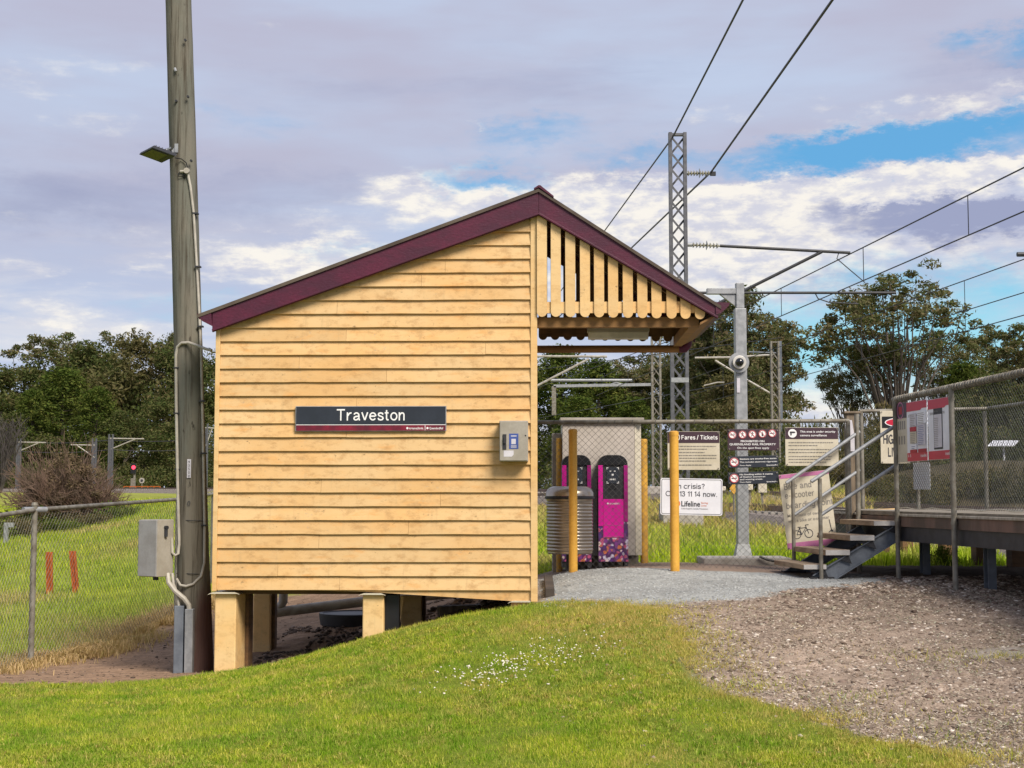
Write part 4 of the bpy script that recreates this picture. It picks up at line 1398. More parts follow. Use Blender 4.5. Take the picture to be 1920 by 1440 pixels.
x, z = H(964.5, 866)
bx = Thing('meter_box', 'beige grey meter cabinet with a blue sticker on the hut wall', 'meter box', HW(x, -.03, z), TH, local=True)
m0, m1 = H(937.5, 830)[0] - x, H(990.5, 830)[0] - x
mh = H(964, 790.5)[1] - z
bx.part('case', MB().box(m0, m1, -.17, .012, .0, mh), M_BOXBROWN, bev=.006)
dr = bx.part('door', MB().box(m0 + .006, m1 - .006, -.183, -.1715, .008, mh - .01), M_BOXBROWN, bev=.004)
loc = lambda a, b: ((a - 1485) / 150 * (m1 - m0) + m0, mh - (b - 131) / 200 * mh)
p, q_ = loc(1503, 272), loc(1522, 198)
bx.part('latch', MB().box(p[0], q_[0], -.192, -.1835, p[1], q_[1]).box(p[0] + .008, q_[0] - .008, -.21, -.1925, p[1] + .06, q_[1] - .03), M_DARKSTEEL, dr, bev=.002)
p, q_ = loc(1536, 270), loc(1585, 195)
bx.part('blue_sticker', MB().box(p[0], q_[0], -.1848, -.1836, p[1], q_[1]), M_BLUELAB, dr)
mb = MB()
w = q_[0] - p[0]
mb.box(p[0] + .25 * w, p[0] + .72 * w, -.1858, -.1850, p[1] + .05, q_[1] - .055)
for i in range(3):
    mb.box(p[0] + .2 * w, p[0] + .8 * w, -.1858, -.1850, p[1] + .012 + i * .011, p[1] + .017 + i * .011)
mb.box(p[0] + .2 * w, p[0] + .8 * w, -.1858, -.1850, q_[1] - .03, q_[1] - .02)
bx.part('sticker_print', mb, M_PAPER, dr)
p, q_ = loc(1508, 308), loc(1560, 278)
bx.part('white_sticker', MB().prism([(p[0], -.1848, p[1]), (q_[0] - .02, -.1848, p[1]), (q_[0], -.1848, p[1] + .02), (q_[0], -.1848, q_[1]), (p[0], -.1848, q_[1])], [(p[0], -.1836, p[1]), (q_[0] - .02, -.1836, p[1]), (q_[0], -.1836, p[1] + .02), (q_[0], -.1836, q_[1]), (p[0], -.1836, q_[1])]), M_PAPER, dr)
p = loc(1622, 205)
bx.part('keyhole', MB().disc((p[0], -.1845, p[1]), .008, (1, 0, 0), (0, 0, 1), 12), M_BLACK, dr)

# fluorescent fitting under the verandah roof
x0, z1 = H(1101, 613, 1.0)
x1, z0_ = H(1217, 636, 1.0)
lf = Thing('light_fitting', 'long pale lamp fitting hanging under the verandah roof', 'light', HW((x0 + x1) / 2, 1.0, z0_), TH, local=True)
hw, hh = (x1 - x0) / 2, z1 - z0_
lf.part('housing', MB().box(-hw, hw, -.09, .09, hh * .55, hh), M_BOXBROWN, bev=.006)
lf.part('lens', MB().prism([(-hw + .01, y_, z_) for y_, z_ in ((-.085, hh * .545), (.085, hh * .545), (.06, .0), (-.06, .0))], [(hw - .01, y_, z_) for y_, z_ in ((-.085, hh * .545), (.085, hh * .545), (.06, .0), (-.06, .0))]), M_LAMPWHITE, bev=.01)
lf.part('hanger', MB().box(-hw * .7, -hw * .62, -.02, .02, hh + .001, hh + .35), M_DARKSTEEL)
lf.part('hanger', MB().box(hw * .5, hw * .58, -.02, .02, hh + .001, hh + .25), M_DARKSTEEL)

# drain pipe, manhole lid and timber under the floor
a, b, c, d_ = [P(*t) for t in ((440, 1157, 17.6), (520, 1148, 17.7), (690, 1127, 18.0), (1010, 1098, 18.4))]
dp = Thing('drain_pipe', 'grey plastic drain pipe with a bent branch under the hut', 'pipe', (a.x, a.y, a.z - .06))
dp.part('pipe', MB().tube([a, b, c, d_], .062, 14), M_PVCGREY, smooth=True)
e = [P(*t) for t in ((508, 1149, 17.7), (524, 1140, 17.72), (531, 1128, 17.74), (532, 1095, 17.75))]
dp.part('branch', MB().tube(e, .055, 14), M_PVCGREY, smooth=True)
mb = MB()
for t in (.12, .75):
    m = a.lerp(b, t)
    mb.tube([m - (b - a).normalized() * .04, m + (b - a).normalized() * .04], .07, 14)
dp.part('collar', mb, M_PVCGREY, smooth=True)
c = P(660, 1153, 18.6)
solo('manhole_cover', 'round dark rimmed cover lying in the dirt under the hut', 'drain cover', MB().lathe([(.40, -.12), (.42, 0), (.42, .03), (.38, .035), (.37, .02), (.0, .022)], c, 36), M_DARKSTEEL, smooth=True)
a, b = P(822, 1146, 17.0), P(962, 1140, 17.2)
solo('timber_offcut', 'low brown timber lying under the right end of the hut', 'timber', MB().bar(a, b, .18, .12), M_TIMBER, bev=.01)
a, b = P(1012, 1062, 17.2), P(1016, 1128, 15.6)
solo('step_block', 'dark sleeper lying along the right side of the hut', 'timber', MB().bar((.40, 15.35, -.02), (.43, 17.2, .02), .10, .10), M_BARKDARK, bev=.01)
# ------------------------------------------------------------------ timber pole with its cabinet, lamp and conduits
PY = 16.0
base = P(365, 1268, PY)
pb = Vector((base.x, PY, gz(base.x, PY)))
pole = Thing('utility_pole', 'tall leaning grey timber pole with pale conduits, left of the hut', 'pole', pb)
axis = [(P(366, 1300, PY), .205), (P(366, 1230, PY), .196), (P(361.5, 1000, PY), .170), (P(357.5, 800, PY), .158), (P(351.5, 600, PY), .155), (P(343.5, 300, PY), .150), (P(334.5, 0, PY), .144), (P(329, -180, PY), .140)]
pts, rs = [], []
for i in range(61):
    t = i / 60 * (len(axis) - 1)
    j = min(int(t), len(axis) - 2)
    f = t - j
    pts.append(axis[j][0].lerp(axis[j + 1][0], f))
    rs.append(axis[j][1] * (1 - f) + axis[j + 1][1] * f + random.gauss(0, .0012))
mb = MB().tube(pts, rs, 28)
pole.part('shaft', mb, M_POLE, smooth=True)
m_stain = mat('red brown pole stain', (0.070, 0.026, 0.024), (0.10, 0.075, 0.055), 0.85, 5, stretch=(3, 3, .4))
pr = lambda px, py, dy=-.17: P(px, py, PY + dy)
c1 = [pr(352, 325, -.155), pr(357, 350, -.14), pr(363, 400, -.12), pr(369, 500, -.10), pr(373, 575, -.10), pr(377, 660, -.10), pr(380, 800, -.10), pr(383.5, 990, -.11), pr(383, 1055, -.12), pr(377, 1080, -.14), pr(362, 1095, -.19), pr(349, 1099, -.205), pr(338, 1097, -.2), pr(331, 1085, -.19)]
pole.part('conduit', MB().tube(c1, .0145, 8), M_PVC, smooth=True)
c2 = [pr(397, 657, -.35), pr(385, 654, -.32), pr(370, 648, -.25), pr(354, 642.5, -.19), pr(341, 643, -.17), pr(333, 650, -.14), pr(330, 665, -.12), pr(330.5, 760, -.12), pr(333, 900, -.13), pr(336, 1020, -.15), pr(334, 1038, -.18), pr(329, 1042, -.2), pr(323, 1036, -.2), pr(322, 1008, -.2)]
pole.part('conduit', MB().tube(c2, .0165, 8), M_PVC, smooth=True)
for px, py in ((366.5, 400), (371, 500), (375.5, 612), (379, 752), (381.5, 850), (383, 985), (331, 690), (331, 775), (333, 880)):
    p = pr(px, py, -.115)
    pole.part('saddle_clip', MB().box(p.x - .03, p.x + .03, p.y - .022, p.y + .05, p.z - .008, p.z + .008), M_DARKSTEEL)
p = pr(351, 321, -.165)
mb = MB().disc(p, .032, (1, 0, 0), (0, 0, 1), 16, t=.04).tube([p, pr(338, 321.5, -.16)], .016, 8)
pole.part('junction', mb, M_PVC)
mb = MB().tube([pr(328, 296, -.25), pr(340, 298, -.17), pr(349, 305, -.16), pr(352, 316, -.16)], .006, 5)
mb.tube([pr(338, 322, -.165), pr(334, 326, -.17), pr(335, 331, -.17), pr(342, 331, -.17), pr(346, 326, -.17)], .005, 5)
pole.part('cable', mb, M_BLACK)
for px, py in ((348, 76), (353, 182), (359, 302), (331, 190)):
    p = pr(px, py, -.15)
    pole.part('bolt', MB().tube([p, p + Vector((.0, -.03, 0))], .014, 8), M_DARKSTEEL)
pole.part('bolt', MB().tube([pr(328, 128, -.15), pr(330, 134, -.18)], .014, 6), M_GALV)
p0, p1 = pr(350.5, 896, -.172), pr(358.5, 861, -.172)
lb = pole.part('number_plate', MB().box(p0.x, p1.x, p0.y - .004, p0.y, p0.z, p1.z), M_PAPER)
mb = MB()
for i, ch in enumerate('93500'):
    z = p1.z - .045 - i * .038
    put_text(mb, ch, (p0.x + p1.x) / 2, z, .04, align='C', y=p0.y - .006)
put_text(mb, '0', pr(354, 948, -.18).x, pr(354, 948, -.18).z, .075, align='C', y=pr(354, 948, -.18).y)
pole.part('lettering', mb, M_TEXTD)
for i, (xa, xb, yt, dy) in enumerate(((326.5, 344.5, 1136, -.26), (346.5, 362, 1142, -.29))):
    a, b = pr(xa, yt, dy), pr(xb, yt, dy)
    zb_ = gz(a.x, a.y) - .2
    pole.part('cable_cover', MB().box(a.x, b.x, a.y, a.y + .10, zb_, a.z), M_BLUESTEEL if i == 0 else M_GALV, bev=.008)
mb = MB().tube([pr(314, 1075, -.22), pr(316, 1092, -.24), pr(328, 1108, -.25), pr(345, 1122, -.25), pr(354, 1134, -.24), pr(355, 1150, -.24)], .027, 8)
mb.tube([pr(323, 1075, -.2), pr(325, 1095, -.22), pr(333, 1115, -.22), pr(336, 1145, -.22)], .016, 8)
pole.part('flexible_conduit', mb, M_PVC, smooth=True)
mb = MB().tube([pr(331 + 8 * i, 975 + .3 * i, -.02 - .165 * math.sin(math.pi * (i + .4) / 7.8)) for i in range(8)], .004, 4)
mb.tube([pr(331 + 8 * i, 1075 + .3 * i, -.02 - .172 * math.sin(math.pi * (i + .4) / 7.8)) for i in range(8)], .004, 4)
pole.part('strap', mb, M_DARKSTEEL)

c = P(322, 1080, PY - .16)
cb = Thing('pole_cabinet', 'grey steel electrical cabinet strapped to the timber pole', 'electrical box', (c.x, c.y, c.z), R(-31), local=True)
hgt = P(322, 974, PY - .16).z - c.z
cb.part('case', MB().box(-.245, .018, -.245, .0, 0, hgt), M_BOXBROWN, bev=.006)
dr = cb.part('door', MB().box(-.247, .020, -.262, -.2465, .006, hgt - .004), M_BOXGREY, bev=.004)
cb.part('hinge', MB().tube([(-.252, -.25, .02), (-.252, -.25, hgt - .02)], .007, 6), M_GALV, dr)
cb.part('gland', MB().tube([(.0185, -.13, hgt * .86), (.05, -.13, hgt * .86)], .022, 10).tube([(.03, -.13, hgt * .86), (.03, -.13, hgt * .70)], .02, 8).tube([(-.10, -.14, .0), (-.10, -.14, -.04)], .03, 10), M_DARKSTEEL)

c0, c1_, c2_, c3 = P(260, 290, PY - .03), P(303, 306, PY - .13), P(327, 294, PY - .40), P(285, 277, PY - .32)
fl = Thing('floodlight', 'flat dark floodlight tilted down on the timber pole', 'light', tuple(P(316, 296, PY - .1)))
ax_, ay_ = (c1_ - c0) / 2, (c3 - c0) / 2
nn = ax_.cross(ay_).normalized()
ctr = c0 + ax_ + ay_
if nn.dot(ctr - Vector((0, 0, EYE))) < 0:
    nn = -nn
fl.part('housing', MB().obox(ctr + nn * .022, ax_, ay_, nn * .02), M_DARKSTEEL, bev=.006)
fl.part('lens', MB().obox(ctr - nn * .002 - ax_ * .18, ax_ * .66, ay_ * .80, nn * .0035), M_LAMPPANEL)
mb = MB()
for i in range(7):
    mb.obox(ctr + nn * .052 + ax_ * (-.8 + .2667 * i), ax_ * .03, ay_ * .85, nn * .010)
fl.part('cooling_fin', mb, M_DARKSTEEL)
mb = MB().bar(P(313, 281, PY - .05), P(331, 274, PY - .12), .03, .02).bar(P(315, 296, PY - .14), P(331, 276, PY - .13), .02, .03).bar(P(300, 285, PY - .1), P(314, 281, PY - .06), .02, .02)
mb.obox(P(331, 278, PY - .145), (.02, 0, 0), (0, .012, 0), (0, 0, .05))
fl.part('bracket', mb, M_GALV)

# ------------------------------------------------------------------ chain link fences


def chain(mb, f, W, Hh, p=.085, r=.0016, n=3):
    """two families of diagonal wires across a W x Hh panel; f maps panel coordinates to the world"""
    q_ = p / math.sqrt(2) * 1.414
    k = -int(Hh / q_) - 1
    while k * q_ < W:
        for s in (1, -1):
            a = k * q_
            if s == 1:
                t0, t1 = max(0, -a), min(Hh, W - a)
                if t1 > t0:
                    mb.tube([f(a + t0, t0), f(a + t1, t1)], r, n, False)
            else:
                t0, t1 = max(0, -a), min(Hh, W - a)
                if t1 > t0:
                    mb.tube([f(a + t0, Hh - t0), f(a + t1, Hh - t1)], r, n, False)
        k += 1
    return mb


# left boundary fence, running away beside the field
fp = []
for px, Y, top in ((-160, 13.4, 992), (65, 16.5, 956), (334, 21.0, 936), (400, 24.5, 926)):
    t = P(px, top, Y)
    fp.append((Vector((t.x, t.y, gz(t.x, t.y) - .02)), t))
lfz = Thing('wire_fence', 'galvanised chain link fence sloping up beside the green field, left of the pole', 'fence', tuple(fp[1][0]))
for i, (b, t) in enumerate(fp):
    po = lfz.part('post', MB().tube([b - Vector((0, 0, .2)), t + Vector((0, 0, .06 if i == 1 else .03))], .034, 12), M_GALVDULL, smooth=True)
    if i == 1:
        lfz.part('post_cap', MB().tube([t + Vector((0, 0, .05)), t + Vector((0, 0, .085))], [.04, .03], 12), M_GALVDULL, po)
mb = MB().tube([t for b, t in fp], .026, 10)
lfz.part('top_rail', mb, M_GALVDULL, smooth=True)
mb = MB()
t = fp[1][1]
mb.tube([t - Vector((.09, .12, 0)), t + Vector((.09, .12, 0))], .036, 10)
lfz.part('rail_clamp', mb, M_GALV, smooth=True)
mb = MB()
for (b0, t0), (b1, t1) in zip(fp[:-1], fp[1:]):
    W_ = (b1 - b0).length
    h_ = (t0 - b0).length
    chain(mb, lambda s, u, b0=b0, b1=b1, t0=t0, t1=t1, W_=W_, h_=h_: (b0.lerp(b1, s / W_)).lerp(t0.lerp(t1, s / W_), u / h_), W_, h_ - .02, .085, .0020)
lfz.part('wire_mesh', mb, M_WIRE, fix=False)

# station boundary fence behind the bollards
FY = 18.4
a, b = P(985, 792, FY), P(1592, 789, FY)
fz = Thing('mesh_fence', 'rusty pipe and chain link fence in front of the kiosk carrying the station signs', 'fence', (a.x, FY, .04))
fz.part('top_rail', MB().tube([a, b], .027, 10), M_GALVDULL, smooth=True)
mb = MB()
x = a.x + .1
while x < b.x:
    mb.tube([(x, FY - .03, a.z - .02), (x + .012, FY - .028, a.z + .028), (x + .02, FY + .02, a.z + .02)], .004, 4)
    x += random.uniform(.2, .34)
fz.part('tie_wire', mb, M_WIRE)
for px in (1000, 1590):
    t = P(px, 790, FY)
    fz.part('post', MB().tube([(t.x, FY, -.2), (t.x, FY, t.z)], .027, 10), M_GALVDULL, smooth=True)
Wd, Hd = b.x - a.x, a.z - .06
fz.part('wire_mesh', chain(MB(), lambda s, u: Vector((a.x + s, FY + .004 * math.sin(s * 3), .05 + u)), Wd, Hd, .085, .0021), M_WIRE, fix=False)

# square timber gate post at the end of that fence
t = P(1593, 776, 18.6)
gp = Thing('gate_post', 'thick grey timber post at the top of the stairs', 'post', (t.x, 18.6, 0))
gp.part('shaft', MB().box(t.x - .06, t.x + .09, 18.53, 18.68, -.2, t.z), M_TIMBER, bev=.01)
gp.part('cap', MB().box(t.x - .09, t.x + .12, 18.50, 18.71, t.z + .001, t.z + .03), M_TIMBER, bev=.006)
w0, w1 = P(1586, 784, 18.5), P(1604, 850, 18.5)
gp.part('pale_cover', MB().obox((w0 + w1) / 2 + Vector((.0, .0, 0)), (.045, 0, 0), (0, .02, 0), (.03, 0, -.2)), M_PAPER)

# ------------------------------------------------------------------ bollards


def bollard(px, top, Y, r, m, label):
    t = P(px, top, Y)
    z0_ = gz(t.x, Y)
    th = Thing('bollard', label, 'bollard', (t.x, Y, z0_), group='yellow bollards round the ticket kiosk')
    th.part('tube', MB().lathe([(r, z0_ - .2), (r, t.z - .06)], (t.x, Y, 0), 20), m, smooth=True)
    th.part('cap', MB().lathe([(r * 1.05, t.z - .0595), (r * 1.07, t.z - .045), (r * 1.03, t.z - .012), (r * .7, t.z)], (t.x, Y, 0), 20), m, smooth=True)


bollard(1074, 804, 17.4, .052, M_YELLOW, 'clean yellow bollard standing in front of the ribbed bin')
bollard(1263.5, 808, 17.35, .055, M_YELLOW, 'clean yellow bollard in front of the fares sign')
bollard(1206.5, 823, 19.8, .053, M_YELLOWOLD, 'dull yellow bollard behind the mesh, right of the kiosk')
bollard(1048.5, 821, 19.6, .044, M_YELLOWOLD, 'dull orange bollard behind the bin, left of the kiosk')

# ------------------------------------------------------------------ litter bin
by = 18.02
c = P(1068.5, 1038, by)
r0 = .292
bn = Thing('litter_bin', 'ribbed stainless steel litter bin on a post', 'bin', (c.x, by, gz(c.x, by)))
zt_ = P(1068, 936, by).z
prof = [(r0 * .93, c.z), (r0 * .97, c.z + .012)]
n = 15
for i in range(n):
    z0_ = c.z + .03 + (zt_ - c.z - .05) * i / n
    st = (zt_ - c.z - .05) / n
    prof += [(r0 * .965, z0_), (r0 * .97, z0_ + st * .2), (r0, z0_ + st * .42), (r0, z0_ + st * .62), (r0 * .97, z0_ + st * .86)]
prof += [(r0, zt_)]
bn.part('body', MB().lathe(prof, (c.x, by, 0), 40), M_STEELBIN, smooth=True)
bn.part('rim', MB().lathe([(r0 * 1.0, zt_ + .001), (r0 * 1.07, zt_ + .008), (r0 * 1.07, zt_ + .03), (r0 * 1.0, zt_ + .038)], (c.x, by, 0), 40), M_DARKSTEEL, smooth=True)
zl_ = P(1068, 912, by).z
bn.part('lid', MB().lathe([(r0 * 1.03, zt_ + .039), (r0 * 1.02, zt_ + .08), (r0 * .93, zl_ - .03), (r0 * .80, zl_ - .008), (r0 * .70, zl_), (r0 * .62, zl_ - .01), (.02, zl_ - .03)], (c.x, by, 0), 40), M_STEELBIN, smooth=True)
bn.part('post', MB().box(c.x - .045, c.x + .02, by - .03, by + .03, gz(c.x, by) - .2, c.z), M_DARKSTEEL)

# ------------------------------------------------------------------ kiosk and ticket machines
ky = 19.45
k0, k1 = P(1055, 1046, ky), P(1203, 785, ky)
kw = k1.x - k0.x
ki = Thing('ticket_kiosk', 'pale grey kiosk wall behind the two ticket machines', 'kiosk', ((k0.x + k1.x) / 2, ky, .03))
zb_ = k0.z
xe = P(1190, 800, ky).x
ki.part('wall_panel', MB().box(k0.x, xe - .002, ky, ky + .62, zb_ + .03, k1.z - .06), M_KIOSK, bev=.008)
ki.part('side_panel', MB().prism([(xe, ky - .003, zb_ + .03), (k1.x, ky + .10, zb_ + .03), (k1.x, ky + .62, zb_ + .03), (xe, ky + .62, zb_ + .03)], [(xe, ky - .003, k1.z - .06), (k1.x, ky + .10, k1.z - .06), (k1.x, ky + .62, k1.z - .06), (xe, ky + .62, k1.z - .06)]), M_CREAMSIGN, bev=.006)
ki.part('roof_slab', MB().box(k0.x - .03, k1.x + .03, ky - .05, ky + .68, k1.z - .059, k1.z + .012), M_CONC, bev=.008)
ki.part('plinth', MB().box(k0.x + .05, k1.x - .05, ky + .05, ky + .57, -.1, zb_ + .029), M_CONCDARK)
g0, g1 = P(1035, 812, 19.7), P(1053, 1050, 19.7)
solo('concrete_post', 'rough grey concrete post left of the kiosk behind the bollard', 'post', MB().box(g0.x, g1.x, 19.7, 19.85, -.1, g0.z), M_CONC, bev=.012)


def machine(px0, px1, label, my=19.1):
    a, b = P(px0, 1060, my), P(px1, 853, my)
    W_, H_ = b.x - a.x, b.z - a.z
    t = Thing('ticket_machine', label, 'ticket machine', (a.x, my, a.z), group='magenta ticket machines at the kiosk', local=True)
    fx = lambda v: (v - 512) / 196 * W_
    fz_ = lambda v: (1155 - v) / 750 * H_

    def arch(x0, x1, z0, z1, r, n=8):
        return [(x0, z0), (x1, z0), (x1, z1 - r)] + [(x1 - r + r * math.cos(i * math.pi / 2 / n), z1 - r + r * math.sin(i * math.pi / 2 / n)) for i in range(1, n + 1)] + \
               [(x0 + r - r * math.sin(i * math.pi / 2 / n), z1 - r + r * math.cos(i * math.pi / 2 / n)) for i in range(0, n)] + [(x0, z1 - r)]
    lo = arch(0, W_, .06, H_, .13)
    t.part('body', MB().prism([(x, .02, z) for x, z in lo], [(x, .30, z) for x, z in lo]), M_DARKSTEEL)
    lo = arch(.002, W_ - .002, fz_(474), H_ - .002, .128)
    t.part('hood', MB().prism([(x, -.03, z) for x, z in lo], [(x, .019, z) for x, z in lo]), M_BLACK, bev=.006)
    t.part('side_strip', MB().box(0, fx(542), -.028, .0195, fz_(890), fz_(475.5)), M_MAGENTA, bev=.003)
    t.part('side_strip', MB().box(fx(681), W_, -.028, .0195, fz_(860), fz_(475.5)), M_MAGDARK, bev=.003)
    t.part('screen_panel', MB().prism([(fx(543.5), y_, z_) for y_, z_ in ((-.004, fz_(704)), (.019, fz_(704)), (.019, fz_(476)), (-.012, fz_(476)))], [(fx(679.5), y_, z_) for y_, z_ in ((-.004, fz_(704)), (.019, fz_(704)), (.019, fz_(476)), (-.012, fz_(476)))]), M_DARKSTEEL)
    s = t.part('screen', MB().box(fx(567), fx(649), -.017, -.0135, fz_(600), fz_(490)), M_GLASS)
    mb = MB()
    L = .028
    for sx, x in ((1, fx(567)), (-1, fx(649))):
        for sz, z in ((1, fz_(600)), (-1, fz_(490))):
            mb.box(min(x, x + sx * L), max(x, x + sx * L), -.0190, -.0176, min(z, z + sz * .010), max(z, z + sz * .010))
            mb.box(min(x, x + sx * .010), max(x, x + sx * .010), -.0190, -.0176, min(z + sz * .0102, z + sz * L), max(z + sz * .0102, z + sz * L))
    for x, z, w_, h_ in ((594, 516, 6, 3), (622, 516, 6, 3), (608, 540, 7, 6), (592, 572, 4, 5), (602, 572, 4, 5), (613, 572, 4, 5), (623, 572, 4, 5)):
        mb.box(fx(x - w_), fx(x + w_) - .002, -.0188, -.0176, fz_(z + h_), fz_(z - h_))
    t.part('screen_symbol', mb, M_TEXTW, s)
    t.part('reader', MB().box(fx(585), fx(632), -.013, -.0105, fz_(640), fz_(612)), M_BLACK)
    t.part('front_panel', MB().box(fx(543.5), fx(679.5), -.020, .0192, fz_(968), fz_(706)), M_MAGENTA, bev=.003)
    mb = put_text(MB(), 'translink', fx(586), fz_(742), .036, fit=fx(655) - fx(586), bold=.012, y=-.0225)
    mb.disc((fx(575), -.0225, fz_(736)), .012, (1, 0, 0), (0, 0, 1), 14)
    t.part('lettering', mb, M_TEXTW)
    mb = MB()
    mb.tube([(fx(543) + (fx(680) - fx(543)) * i / 8, -.0215, fz_(884) + .004 * math.sin(i)) for i in range(9)], .003, 4)
    mb.tube([(fx(543) + (fx(680) - fx(543)) * i / 8, -.0215, fz_(966) + .012 * i / 8) for i in range(9)], .004, 4)
    mb.tube([(fx(516) + .03 * math.sin(i / 8 * 2.4), -.0295, fz_(720) + .14 * i / 8) for i in range(9)], .0025, 4)
    t.part('pattern_line', mb, M_PINK)
    t.part('keyhole', MB().disc((fx(608), -.0215, fz_(770)), .011, (1, 0, 0), (0, 0, 1), 12), M_MAGDARK)
    t.part('flower_panel', MB().box(fx(543.5), fx(679.5), -.0185, .0192, .05, fz_(969)), M_FLORA)
    t.part('flower_strip', MB().box(0, fx(542), -.0275, .0193, .05, fz_(892)), M_FLORA)
    t.part('flower_strip', MB().box(fx(681), W_, -.0275, .0193, .05, fz_(862)), M_FLORA)
    mb = MB()
    for x in (.0, W_ - .05):
        mb.box(x, x + .05, -.01, .25, -.03, .049)
    t.part('foot', mb, M_DARKSTEEL)
    return t


machine(1122.3, 1176.7, 'magenta ticket machine with flower print, fully in view right of the bin')
machine(1054.0, 1108.0, 'magenta ticket machine half hidden behind the bin and a yellow bollard')

# ------------------------------------------------------------------ camera post
t = P(1386.5, 531, 21.0)
zb_ = gz(t.x, 21.0)
cp = Thing('camera_post', 'square galvanised post with a security dome camera behind the fence', 'camera post', (t.x, 21.0, zb_ + .05))
hw = .083
cp.part('shaft', MB().box(t.x - hw, t.x + hw, 21 - hw, 21 + hw, zb_ + .12, t.z - .38), M_GALV, bev=.012)
cp.part('upper_shaft', MB().box(t.x - hw * .72, t.x + hw * .72, 21 - hw * .72, 21 + hw * .72, t.z - .379, t.z), M_GALV, bev=.01)
l, r_ = P(1325, 548, 21.0), P(1376, 545, 21.0)
mb = MB().box(l.x, t.x - hw * .73, 20.95, 21.05, l.z - .03, l.z + .055)
mb.prism([(t.x - hw * .73, 20.97, l.z - .031), (t.x - hw * .73, 20.97, l.z - .22), (t.x - .30, 20.97, l.z - .031)], [(t.x - hw * .73, 21.03, l.z - .031), (t.x - hw * .73, 21.03, l.z - .22), (t.x - .30, 21.03, l.z - .031)])
cp.part('arm', mb, M_GALV, bev=.005)
c = P(1385, 680, 20.9)
cm = cp.part('camera_plate', MB().disc((c.x, 20.88, c.z), .148, (1, 0, 0), (0, 0, -1), 36, t=-.02), M_GALV)
cp.part('camera_ring', MB().disc((c.x, 20.858, c.z), .098, (1, 0, 0), (0, 0, -1), 32, t=-.05), M_LAMPWHITE, cm, bev=.008)
mb = MB()
pts_ = [(.062 * math.cos(a_), .062 * math.sin(a_)) for a_ in [i * math.pi / 12 for i in range(7)]]
o = len(mb.v)
for r1, h1 in pts_:
    for k in range(24):
        an = 2 * math.pi * k / 24
        mb.v.append((c.x + r1 * math.cos(an), 20.807 - h1, c.z + r1 * math.sin(an)))
for i in range(6):
    for k in range(24):
        mb.f.append((i * 24 + k, i * 24 + (k + 1) % 24, (i + 1) * 24 + (k + 1) % 24, (i + 1) * 24 + k))
cp.part('camera_dome', mb, M_GLASS, cm, smooth=True)
p0, p1 = P(1382, 736, 20.9), P(1387.5, 709, 20.9)
cp.part('number_plate', MB().box(p0.x, p1.x, 20.905, 20.914, p0.z, p1.z), M_PAPER)
cp.part('base_flare', MB().prism([(t.x - hw * 1.45, 21 - hw * 1.45, zb_ + .08), (t.x + hw * 1.45, 21 - hw * 1.45, zb_ + .08), (t.x + hw * 1.45, 21 + hw * 1.45, zb_ + .08), (t.x - hw * 1.45, 21 + hw * 1.45, zb_ + .08)], [(t.x - hw * 1.02, 21 - hw * 1.02, zb_ + .26), (t.x + hw * 1.02, 21 - hw * 1.02, zb_ + .26), (t.x + hw * 1.02, 21 + hw * 1.02, zb_ + .26), (t.x - hw * 1.02, 21 + hw * 1.02, zb_ + .26)]), M_GALV)
cp.part('footing', MB().prism([(t.x - .32, 20.7, zb_ - .05), (t.x + .32, 20.7, zb_ - .05), (t.x + .32, 21.3, zb_ - .05), (t.x - .32, 21.3, zb_ - .05)], [(t.x - .26, 20.76, zb_ + .079), (t.x + .26, 20.76, zb_ + .079), (t.x + .26, 21.24, zb_ + .079), (t.x - .26, 21.24, zb_ + .079)]), M_CONC)
s0_, s1_ = P(1310, 1060, 20.2), P(1472, 1060, 20.2)
solo('concrete_slab', 'long pale concrete slab on the ground before the camera post', 'slab', MB().box(s0_.x, s1_.x, 19.7, 20.45, -.05, .16), M_CONC, bev=.02)
solo('black_hose', 'thin black cable lying from the slab to the stairs', 'cable', MB().tube([P(1424, 1043, 19.66), P(1438, 1049, 19.65), P(1460, 1054, 19.63), P(1480, 1055.5, 19.6), P(1505, 1057, 19.5)], .02, 6), M_BLACK)

# ------------------------------------------------------------------ signs on the fence


class Sign(Thing):
    """flat sign from its four sides in photo pixels at distance Y; local x right, z up from its lower left corner"""
    def __init__(self, name, label, x0, y0, x1, y1, Y=FY - .05, rot=0.0, cat='sign', group=None, rz=0.0):
        a, b = P(x0, y1, Y), P(x1, y0, Y)
        super().__init__(name, label, cat, a, rz, group, True, rot)
        self.W, self.H = b.x - a.x, b.z - a.z
        self.pw, self.ph = x1 - x0, y1 - y0
        self.x0, self.y1 = x0, y1

    def X(self, px):
        return (px - self.x0) / self.pw * self.W

    def Z(self, py):
        return (self.y1 - py) / self.ph * self.H

    def panel(self, name, m, x0, y0, x1, y1, d=-.001, t=.010, bev=0.0):
        o = self.part(name, MB().box(self.X(x0), self.X(x1), d, d + t, self.Z(y1), self.Z(y0)), m, bev=bev)
        if name == 'panel':
            for bx_ in (self.X(x0) + .02, self.X(x1) - .02):
                for bz_ in (self.Z(y1) + .018, self.Z(y0) - .018):
                    self.part('bolt', MB().disc((bx_, -.0068, bz_), .0085, (1, 0, 0), (0, 0, -1), 10, t=-.0068), M_GALVDULL, o)
        return o


def small_print(mb, sg, x0, x1, y0, n, step, h=1.5, d=-.0045):
    """lines too small to read in the photo, as broken word-length strokes"""
    for i in range(n):
        x = x0
        end = x1 - (random.uniform(.05, .5) * (x1 - x0) if i == n - 1 else random.uniform(0, .06) * (x1 - x0))
        while x < end - 1:
            w = random.uniform(2.0, 6.5)
            w = min(w, end - x)
            mb.box(sg.X(x), sg.X(x + w), d, d + .001, sg.Z(y0 + i * step + h), sg.Z(y0 + i * step))
            x += w + 1.1


